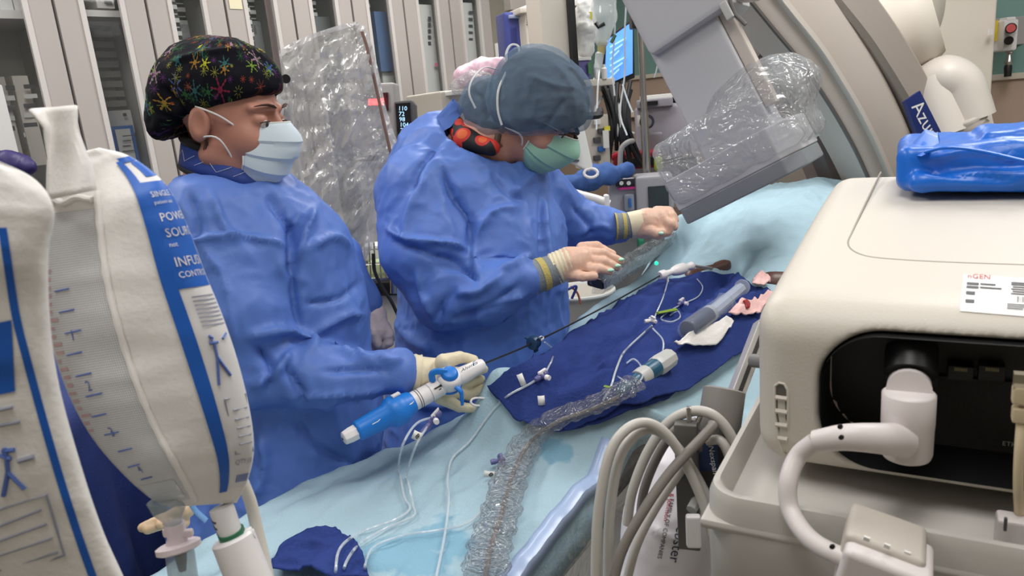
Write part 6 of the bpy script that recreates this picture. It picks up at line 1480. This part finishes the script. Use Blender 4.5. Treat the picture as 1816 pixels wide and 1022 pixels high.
# plastic-wrapped pink and white packs
pkm = mat('pink_pack', (226, 190, 204), .4); 
for nm, L_, m_, lb_, sd_i in (('wrapped_pack', [(824, 138, 3.0, 16), (858, 124, 3.0, 14), (888, 118, 3.0, 12)], pkm, 'pink plastic-wrapped pack behind the sheer blue caps', 3), ('wrapped_pack', [(812, 152, 2.95, 9), (836, 146, 2.95, 12), (862, 140, 2.95, 9)], clearf, 'clear crinkled wrapper lying against the pink pack', 6)):
    cl_ = chain(*L_); lo, hi = bounds(cl_, .02)
    o = cloth(nm, None, lambda p: cones(p, cl_, .03), lo, hi, .006, m_, .03, 16, (), sd_i); tag(o, lb_, 'package')
unit('side_trolley', 'tall trolley cabinet carrying the wrapped packs behind the bent operator', 'trolley', (850, 420, 3.0), [('body', B(800, 164, 900, 620, 3.05, .35, -30), offw, .01), ('top', B(796, 158, 904, 165, 3.02, .4, -30), whitem, .003)])
# IV pole with bags
ivp = thing('infusion_pole', (P(1124, 400, 3.3)[0], P(1124, 400, 3.3)[1], 0), 'chrome infusion pole with a black clamp behind the bent operator', 'pole')
top = P(1131, -60, 3.3); bot = np.array([top[0], top[1], .05])
part('pole', MB().cyl(bot, top, .014, 16), chromem, ivp); part('outer_tube', MB().cyl(bot, [bot[0], bot[1], P(1126, 200, 3.3)[2]], .018, 16), chromem, ivp)
part('clamp', B(1121, 22, 1143, 48, 3.27, .07), blackm, ivp, bevel=.006)
for a in range(5): part('foot', MB().tube([bot + [0, 0, .03], bot + [.28 * math.cos(a * 1.257), .28 * math.sin(a * 1.257), -.02]], .014, 8), chromem, ivp)
flu = mat('iv_clear', (206, 214, 214), .12, alpha=.55, spec=.8)
ib = thing('fluid_bag', P(1068, 90, 3.1), 'clear fluid bag with black clip hanging beside the blue screen', 'infusion bag')
cl_ = chain((1070, -30, 3.1, 18), (1073, 30, 3.1, 19), (1068, 72, 3.1, 12)); lo, hi = bounds(cl_, .02); V, Q = iso(lambda p: cones(p, cl_, .02), lo, hi, .006); part('pouch', MB().add(V, Q), flu, ib, sharp=180)
part('outlet', MB().lathe(P(1068, 74, 3.1), P(1066, 96, 3.1), [(0, .02), (1, .015)], 12), mat('amber', (190, 176, 120), .3, alpha=.7), ib)
part('clip', MB().tube([P(1056, 40, 3.06), P(1061, 48, 3.06), P(1072, 42, 3.06)], .008, 8), blackm, ib); part('clip', MB().tube([P(1084, 76, 3.06), P(1091, 62, 3.06)], .007, 8), mat('clip_green', (60, 90, 60), .5), ib)
part('drip_chamber', MB().lathe(P(1064, 92, 3.1), P(1060, 124, 3.1), [(0, .012), (.1, .018), (.9, .016), (1, .006)], 14), flu, ib)
ib2 = thing('fluid_bag', P(1035, 80, 3.4), 'white crinkled plastic bag hanging next to the large display edge', 'infusion bag')
cl_ = chain((1038, 10, 3.4, 14), (1036, 50, 3.4, 17), (1036, 84, 3.4, 14)); lo, hi = bounds(cl_, .03); V, Q = iso(lambda p: cones(p, cl_, .03), lo, hi, .007); N = vnormals(V, Q); V = V + N * ((ridge(V * 14, 4, 3) - .4) * .03)[:, None]; part('pouch', MB().add(V, Q), mat('milky_bag', (222, 222, 218), .3, spec=.6), ib2, sharp=60)
part('yellow_tag', B(1043, 22, 1050, 34, 3.35, .004), mat('tag_yellow', (214, 206, 70), .5), ib2)
for pts, lb_ in (([(1092, -20, 3.15), (1090, 60, 3.15), (1086, 120, 3.15), (1090, 170, 3.1)], 'thin drip line hanging in front of the blue screen, nearest the fluid bag'), ([(1112, -20, 3.2), (1108, 60, 3.2), (1108, 130, 3.2), (1100, 200, 3.15), (1112, 240, 3.1)], 'thin drip line hanging between the blue screen and the pole'), ([(1064, 120, 3.1), (1060, 160, 3.05), (1058, 230, 3.0)], 'thin drip line falling from the drip chamber'),
                 ([(1104, 150, 3.1), (1112, 175, 3.05), (1122, 200, 3.0)], 'white lead sloping towards the chrome pole'), ([(1168, 100, 3.9), (1164, 125, 3.9), (1160, 138, 3.9)], 'thin clear cord ending in a bead against the green wall')):
    single('drip_line', ptube(MB(), pts, .004, 6, 6), tubew, lb_, 'tubing')
scr = thing('workstation_screen', P(1100, 160, 3.7), 'lit blue workstation screen turned sideways behind the chrome pole', 'screen')
part('bezel', prism_px([(1070, 70), (1124, 32), (1126, 138), (1066, 162)], 3.72, .04), blackm, scr, bevel=.004)
part('display', prism_px([(1076, 72), (1122, 38), (1122, 130), (1072, 152)], 3.7, .01), mat('screen_blue', (96, 160, 250), .4, emit=.9), scr)
lt = mat('screen_lines', (170, 210, 255), .4, emit=1.0)
for i in range(6): part('screen_row', prism_px([(1082, 82 + i * 11), (1110 - (i % 3) * 6, 66 + i * 11), (1110 - (i % 3) * 6, 69 + i * 11), (1082, 85 + i * 11)], 3.69, .004), lt, scr)
sh_ = unit('wall_shelf', 'white shelf ledge holding a violet box beside the blue screen', 'shelf', (1060, 155, 3.35), [('ledge', B(1030, 140, 1096, 152, 3.35, .2, -25), offw, .006)])
unit('tissue_box', 'violet and white box standing on the shelf ledge', 'box', (1040, 140, 3.33), [('box', B(1018, 106, 1048, 140, 3.33, .1, -20), mat('box_violet', (98, 92, 150), .5), .003), ('white_top', B(1014, 102, 1050, 107, 3.32, .11, -20), whitem, .001), ('green_mark', B(1043, 112, 1049, 130, 3.325, .004, -20), mat('mark_green', (70, 130, 80), .5), 0)])
for i, (x0, x1, y0, lb_) in enumerate(((1054, 1064, 108, 'slim white bottle on the shelf ledge beside the violet box'), (1068, 1076, 116, 'short white bottle on the shelf ledge nearest the blue screen'))):
    a_ = P((x0 + x1) / 2, 140, 3.36); single('bottle', MB().lathe(a_, a_ + [0, 0, pm(140 - y0, 3.36)], [(0, .012), (.7, .013), (.8, .007), (1, .007)], 14), whitem, lb_, 'bottle')
for i in range(6):
    y = -6 + i * 19; single('supply_pack', B(1018 + i % 2 * 3, y, 1052 - i % 3 * 4, y + 15, 3.75, .12, -20), mat('pack_pale', (206, 204, 200), .5), ('white supply pack in the rack by the display edge, %s of the pile') % ('top', 'second', 'third', 'fourth', 'fifth', 'lowest')[i], 'package', 'packs in the rack beside the large display', bevel=.006)
# anaesthesia machine and modules
an = thing('anaesthesia_machine', (P(1180, 300, 4.0)[0], P(1180, 300, 4.0)[1], 0), 'lilac-grey anaesthesia machine with round dial behind the chrome pole', 'medical device')
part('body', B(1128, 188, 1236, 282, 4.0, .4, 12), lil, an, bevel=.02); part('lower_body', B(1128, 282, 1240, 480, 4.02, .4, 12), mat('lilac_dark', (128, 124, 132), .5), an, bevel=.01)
part('printer', B(1130, 176, 1192, 190, 3.98, .3, 12), mat('printer_grey', (150, 148, 156), .4), an, bevel=.006); part('slot', B(1136, 180, 1166, 187, 3.965, .02, 12), blackm, an); part('paper_tray', B(1136, 168, 1194, 175, 4.0, .25, 12), whitem, an, bevel=.003)
part('dial', MB().cyl(P(1148, 216, 3.97), P(1147, 216, 3.9), .038, 24), mat('dial_dark', (62, 60, 72), .4), an); part('dial_face', MB().cyl(P(1147, 217, 3.9), P(1147, 217, 3.89), .026, 24), mat('dial_face', (140, 138, 146), .4), an)
part('label_strip', B(1131, 205, 1137, 224, 3.96, .01), whitem, an); part('vaporiser', B(1150, 236, 1176, 275, 3.93, .08, 12), mat('vaporiser_grey', (150, 146, 154), .4), an, bevel=.015)
ctb = unit('counter', 'tan counter along the green wall holding dark cables', 'counter', (1215, 200, 4.7), [('top', B(1120, 192, 1262, 202, 4.6, .3, 0), tan, .004), ('front', B(1122, 202, 1260, 330, 4.65, .25, 0), mat('counter_front', (150, 132, 118), .6), .004)])
unit('power_socket', 'cream power socket on the green wall beside the grey detector arm', 'socket', (1200, 140, 4.9), [('plate', B(1192, 122, 1214, 142, 4.75, .02, 0), offw, .003), ('inset', B(1198, 128, 1206, 136, 4.74, .01, 0), mat('socket_inset', (120, 90, 80), .5), .001)])
cb_ = mat('cable_black', (30, 30, 34), .5)
for i in range(6):
    x = 1190 + i * 6; single('coiled_cable', ptube(MB(), [(x, 188, 4.5), (x + 4, 166 - i % 3 * 4, 4.45), (x + 16, 160 + i % 2 * 6, 4.42), (x + 26, 176, 4.45), (x + 20, 190, 4.5)], .014, 8, 5), cb_, 'black cable coiled on the tan counter under the socket', 'cable', 'black cables coiled on the counter')
single('purple_cloth', B(1190, 143, 1214, 156, 4.5, .1), mat('cloth_purple', (84, 78, 170), .6), 'small purple cloth on the black cables', 'cloth', bevel=.012)
# infusion pumps on the pole and monitor
pu = unit('infusion_pump', 'grey infusion pump with a magenta strip and clear syringe cup on the pole', 'infusion pump', (1108, 390, 3.1), [('body', B(1080, 322, 1130, 392, 3.1, .14, 8), lil, .01), ('head', B(1092, 320, 1128, 330, 3.08, .05, 8), mat('pump_dark', (40, 40, 52), .4), .003), ('magenta_strip', B(1096, 332, 1130, 336, 3.08, .02, 8), mat('magenta', (206, 50, 140), .5), 0), ('cup', B(1106, 344, 1126, 376, 3.07, .04, 8), mat('cup_clear', (150, 156, 172), .2), .012), ('blue_plunger', B(1115, 352, 1120, 368, 3.06, .02, 8), blue_card, .003)])
for x in (1102, 1115): part('button', MB().cyl(P(x, 325, 3.08), P(x, 325, 3.07), .009, 12), whitem, pu)
unit('patient_monitor', 'grey monitor with a dark screen beside the infusion pump', 'monitor', (1160, 390, 3.05), [('casing', B(1128, 312, 1196, 392, 3.05, .16, 8), mat('monitor_grey', (164, 162, 168), .5), .014), ('screen', B(1150, 330, 1186, 378, 3.04, .02, 8), mat('monitor_screen', (50, 56, 58), .2), .003), ('brown_side', B(1196, 366, 1214, 396, 3.03, .1, 8), mat('brown_board', (112, 92, 84), .6), .003)])
mod = thing('module_rack', P(1065, 300, 3.4), 'cream monitoring module rack with plugged leads behind the bent head', 'medical device')
part('rack', B(1036, 206, 1082, 300, 3.4, .18, -10), offw, mod, bevel=.006)
for i, (y, m_) in enumerate(((212, whitem), (228, inkm), (244, inkm), (260, blue_card), (276, inkm))): part('socket', B(1054 + i % 2 * 8, y, 1066 + i % 2 * 8, y + 9, 3.38, .03, -10), m_, mod, bevel=.003)
part('yellow_tab', B(1072, 224, 1082, 232, 3.37, .02), mat('tag_yellow', (214, 206, 70), .5), mod); part('cream_stick', B(1070, 232, 1080, 262, 3.36, .02), whitem, mod)
cbw = mat('cable_white', (206, 204, 200), .4)
random.seed(5)
for i in range(14):
    x = 1058 + (i * 37) % 62; y0 = 135 + (i * 13) % 40; y1 = 230 + (i * 29) % 80; sw = ((i * 17) % 40) - 20
    single('hanging_cable', ptube(MB(), [(x, y0, 3.5), (x + sw, (y0 + y1) / 2 - 10, 3.42), (x + sw * .6 + 6, (y0 + y1) / 2 + 25, 3.42), (x + 14 - sw * .3, y1, 3.46)], .010 if i % 3 else .007, 8, 6), cb_ if i % 3 else cbw, 'black cable in the tangle behind the chrome pole' if i % 3 else 'white cable in the tangle behind the chrome pole', 'cable', 'tangled black cables' if i % 3 else 'tangled white cables')
for x0, y0, x1, y1, m_, lb_ in ((1084, 160, 1100, 250, blackm, 'tall dark box in the cable tangle, nearest the blue screen'), (1104, 176, 1120, 262, mat('dark_grey_box', (58, 58, 62), .5), 'tall dark grey box beside the chrome pole')):
    single('equipment_box', B(x0, y0, x1, y1, 3.6, .12), m_, lb_, 'box', bevel=.006)
single('curved_tube', ptube(MB(), [(1100, 320, 3.15), (1100, 280, 3.15), (1103, 262, 3.15), (1114, 252, 3.15), (1122, 250, 3.2)], .011, 10, 6), mat('tube_grey', (150, 148, 146), .4), 'thick grey bent tube beside the chrome pole', 'tube')
single('red_tray', B(1088, 272, 1166, 300, 3.75, .2, 8), mat('red_tray', (150, 34, 54), .5), 'dark red tray below the anaesthesia machine', 'tray', bevel=.01)
single('black_pouch', B(1100, 280, 1160, 296, 3.7, .04, 8), blackm, 'black pouch lying in the red tray', 'pouch', bevel=.006)
single('red_clip', MB().tube([P(1084, 281, 3.55), P(1102, 272, 3.55)], .014, 8), mat('clip_red', (206, 40, 66), .4), 'red clip sticking out beside the grey bent tube', 'clip')
single('lime_bag', B(1163, 278, 1178, 306, 3.5, .06), mat('lime_bag', (176, 200, 70), .5), 'lime green bag corner beside the plastic cover', 'bag', bevel=.02)
hs = thing('vented_handset', P(1030, 310, 2.9), 'white slanted vented handset with ring handle in front of the masked face', 'handset')
part('shell', prism_px([(1002, 232), (1020, 212), (1034, 216), (1052, 296), (1046, 306), (1012, 290), (1006, 260)], 2.9, .05), whitem, hs, bevel=.01)
m = MB()
for i in range(8): pbox(m, 1006 + i * .8, 240 + i * 6.3, 1020 + i * 1.0, 243 + i * 6.3, 2.89, .015)
part('vents', m, inkm, hs)
a_ = P(1048, 307, 2.9); part('ring', MB().tube([a_ + RT * pm(12, 2.9) * math.cos(2 * PI * k / 20) + UP * pm(8, 2.9) * math.sin(2 * PI * k / 20) for k in range(21)], .006, 8), wht, hs)
def crump(name, L_, m_, lb_, cat, seed, amp=.03, sc=12):
    cl_ = chain(*L_); lo, hi = bounds(cl_, .03); o = cloth(name, None, lambda p: cones(p, cl_, .03), lo, hi, .008, m_, amp, sc, (), seed); return tag(o, lb_, cat)
crump('blue_cloth', [(1010, 330, 3.0, 16), (1050, 314, 3.0, 17), (1080, 308, 3.05, 14), (1112, 300, 3.1, 10)], mat('cloth_blue', (62, 96, 160), .8), 'rumpled blue cloth behind the bent operator and the white rail', 'cloth', 3)
t = unit('bed_rail', 'white moulded bed rail beyond the operator, beside the infusion pump', 'rail', (1040, 372, 2.75), [('bar', ptube(MB(), [(1002, 338, 2.75), (1030, 346, 2.75), (1060, 354, 2.75), (1080, 362, 2.75)], .016, 12, 6), wht, 0), ('lower_bar', ptube(MB(), [(1040, 372, 2.75), (1060, 374, 2.75), (1080, 376, 2.75)], .022, 12, 6), offw, 0), ('post', B(1073, 346, 1082, 380, 2.73, .04), wht, .006)])
unit('magenta_bin', 'magenta box beyond the grey detector, half hidden by the drape', 'box', (1316, 362, 3.3), [('left_half', B(1282, 318, 1319, 372, 3.3, .2, 10), mat('magenta_box', (206, 30, 118), .5), .006), ('right_half', B(1323, 316, 1350, 368, 3.3, .2, 10), mat('magenta_box', (206, 30, 118), .5), .006), ('dark_gap', B(1317, 318, 1325, 368, 3.32, .1, 10), mat('bin_gap', (70, 10, 40), .5), 0)])
# wall outlets at the far right
unit('wall_plate', 'yellow warning plate with white square on the green wall', 'sign', (1760, 72, 3.830), [('plate', B(1753, 38, 1769, 72, 3.730, .01, 0), mat('plate_yellow', (226, 196, 40), .5), .001), ('white_square', B(1754, 50, 1761, 61, 3.495, .004, 0), whitem, 0)])
rg = unit('oxygen_regulator', 'white wall regulator with two dials and a black hose fitting', 'regulator', (1795, 90, 3.630), [('rail', B(1757, 32, 1840, 78, 3.810, .05, 0), mat('rail_lilac', (166, 162, 162), .4), .006), ('body', B(1780, 36, 1806, 88, 3.690, .1, 0), wht, .012), ('top_cap', B(1786, 30, 1802, 37, 3.690, .06, 0), wht, .006)])
part('gauge', MB().cyl(P(1793, 50, 3.700), P(1793, 50, 3.650), .024, 24), blackm, rg); part('gauge_face', MB().cyl(P(1793, 50, 3.650), P(1793, 50, 3.415), .018, 24), mat('gauge_face', (170, 70, 70), .4, var=.6, vscale=60), rg)
part('knob', MB().cyl(P(1789, 72, 3.700), P(1789, 72, 3.640), .02, 20), blackm, rg)
part('fitting', MB().lathe(P(1791, 88, 3.730), P(1788, 116, 3.730), [(0, .014), (.2, .018), (.3, .01), (.6, .014), (.8, .020), (1, .014)], 16), chromem, rg); part('hose_end', MB().lathe(P(1788, 112, 3.730), P(1787, 136, 3.730), [(0, .012), (.3, .018), (1, .016)], 14), blackm, rg)
# back table under a navy sheet behind the bags
nvy = mat('sheet_navy', (40, 56, 112), .85, bump=(200, .3), var=.1, vscale=6)
btc = np.array([-1.06, 1.46, 0])
def btf(p):
    q = p - btc.astype(np.float32); z = q[..., 2]; fl = .10 * np.clip((1.12 - z) / 1.1, 0, 1)
    a = np.arctan2(q[..., 1], q[..., 0]); rip = .018 * np.sin(a * 11 + 2 * z) * np.clip((1.10 - z) / .3, 0, 1)
    qq = np.stack([q[..., 0], q[..., 1], z - .57], -1)
    return rbox(qq, (0, 0, 0), (.22, .30, .56), .05) - fl * .5 - rip
o = cloth('draped_back_table', None, btf, btc - [.42, .5, -.02], btc + [.42, .5, 1.24], .012, nvy, .02, 5, (), 31); tag(o, 'navy-sheeted back table showing between the two pressure bags', 'table')
# low things glimpsed between the people and under the table edge
wb = thing('wire_basket', P(668, 500, 2.5), 'wire basket with clear packs glimpsed between the two gowns', 'basket')
m = MB()
for i in range(8): m.cyl(P(636 + i * 9, 430, 2.5), P(640 + i * 9, 496, 2.5), .003, 6)
for y in (444, 470, 495): m.cyl(P(634, y, 2.5), P(706, y - 4, 2.5), .003, 6)
part('wires', m, chromem, wb); part('tray', B(630, 494, 712, 500, 2.48, .25), chromem, wb)
single('lime_pack', B(650, 462, 690, 492, 2.56, .08), mat('pack_lime', (180, 196, 150), .3), 'pale green pack in the wire basket', 'package', bevel=.02)
single('white_pack', B(640, 434, 676, 466, 2.6, .08), whitem, 'white pack in the wire basket above the pale green one', 'package', bevel=.02)
single('basket_post', ptube(MB(), [(688, 400, 2.42), (694, 440, 2.42), (698, 520, 2.42)], .012, 10, 6), chromem, 'grey post beside the wire basket', 'post')
single('black_lead', ptube(MB(), [(662, 450, 2.4), (664, 480, 2.4), (676, 506, 2.4), (694, 535, 2.4), (706, 560, 2.4)], .006, 8, 6), cb_, 'black lead hanging in front of the wire basket', 'cable')
unit('floor_pedal_box', 'cream box with a black top edge standing low between the gowns', 'box', (680, 620, 2.5), [('body', B(640, 520, 716, 640, 2.5, .3, 10), offw, .01), ('black_edge', B(640, 500, 716, 522, 2.46, .3, 10), blackm, .006)])
bk_ = thing('waste_bucket', P(1040, 545, 2.7), 'clear-lined waste bucket with blue ties glimpsed under the flat gloved hand', 'bucket')
a_ = P(1034, 560, 2.75); part('tub', MB().lathe(a_ - [0, 0, .25], a_ + [0, 0, .10], [(0, .09), (1, .12)], 30), mat('tub_cream', (200, 194, 182), .4), bk_)
part('liner_rim', MB().tube([a_ + [.125 * math.cos(2 * PI * k / 24), .125 * math.sin(2 * PI * k / 24), .10] for k in range(25)], .008, 8), whitem, bk_)
part('blue_tie', ptube(MB(), [(990, 512, 2.55), (1005, 514, 2.55), (1022, 508, 2.55), (1014, 530, 2.55)], .005, 8, 6), mat('tie_blue', (50, 70, 150), .5), bk_)
part('orange_tie', ptube(MB(), [(1012, 508, 2.56), (1024, 520, 2.56), (1030, 540, 2.56)], .004, 8, 6), mat('tie_orange', (206, 120, 90), .5), bk_)
crump('purple_jacket', [(-20, 285, 2.3, 22), (20, 290, 2.3, 14), (48, 296, 2.3, 12)], mat('jacket_purple', (44, 34, 92), .5), 'dark purple folded garment above the nearer pressure bag', 'garment', 9)
single('white_board', prism_px([(-60, 140), (-34, 150), (4, 300), (140, 1120), (30, 1120)], 2.38, .10), whitem, 'white board edge leaning at the side of the first cabinet', 'board')
# cart carrying the low equipment behind the operator
unit('equipment_stand', 'grey stand behind the operator under the pumps and the rail', 'stand', (1080, 470, 3.1), [('column', B(1050, 392, 1190, 760, 3.14, .1, 8), mat('stand_shade', (120, 120, 122), .5), .01), ('green_bag', B(1133, 424, 1145, 470, 3.0, .05), mat('bag_green', (40, 120, 90), .5), .01)])
# ---------------------------------------------------------------- light: the room's ceiling panels
def area(name, e, n, sx, sy, w, col=(1, .985, .965), z=CH - .03):
    l = bpy.data.lights.new(name, 'AREA'); l.shape = 'RECTANGLE'; l.size = sx; l.size_y = sy; l.energy = w; l.color = col
    o = bpy.data.objects.new(name, l); COL.objects.link(o); o.location = tuple(rp(e, n, z)); o.rotation_euler = (0, 0, math.atan2(E2[1], E2[0]))
    return o
for i, (e, n, w) in enumerate(((.2, -2.2, 54), (2.4, -2.2, 56), (.2, -.2, 34), (2.4, -.2, 58), (-1.6, -1.2, 8), (.6, 1.6, 18), (3.8, -1.6, 26), (3.0, 1.2, 26))):
    area('ceiling_panel_light', e, n, 1.2, .6, w)
w = bpy.data.worlds.new('world'); SC.world = w; w.use_nodes = True
w.node_tree.nodes['Background'].inputs[0].default_value = (.75, .8, .9, 1); w.node_tree.nodes['Background'].inputs[1].default_value = .06
vs = SC.view_settings; vs.view_transform = 'Standard'; vs.look = 'None'; vs.gamma = 1; vs.use_curve_mapping = False; vs.exposure = -.75
SC.cycles.max_bounces = 8; SC.cycles.transparent_max_bounces = 20; SC.cycles.use_denoising = True
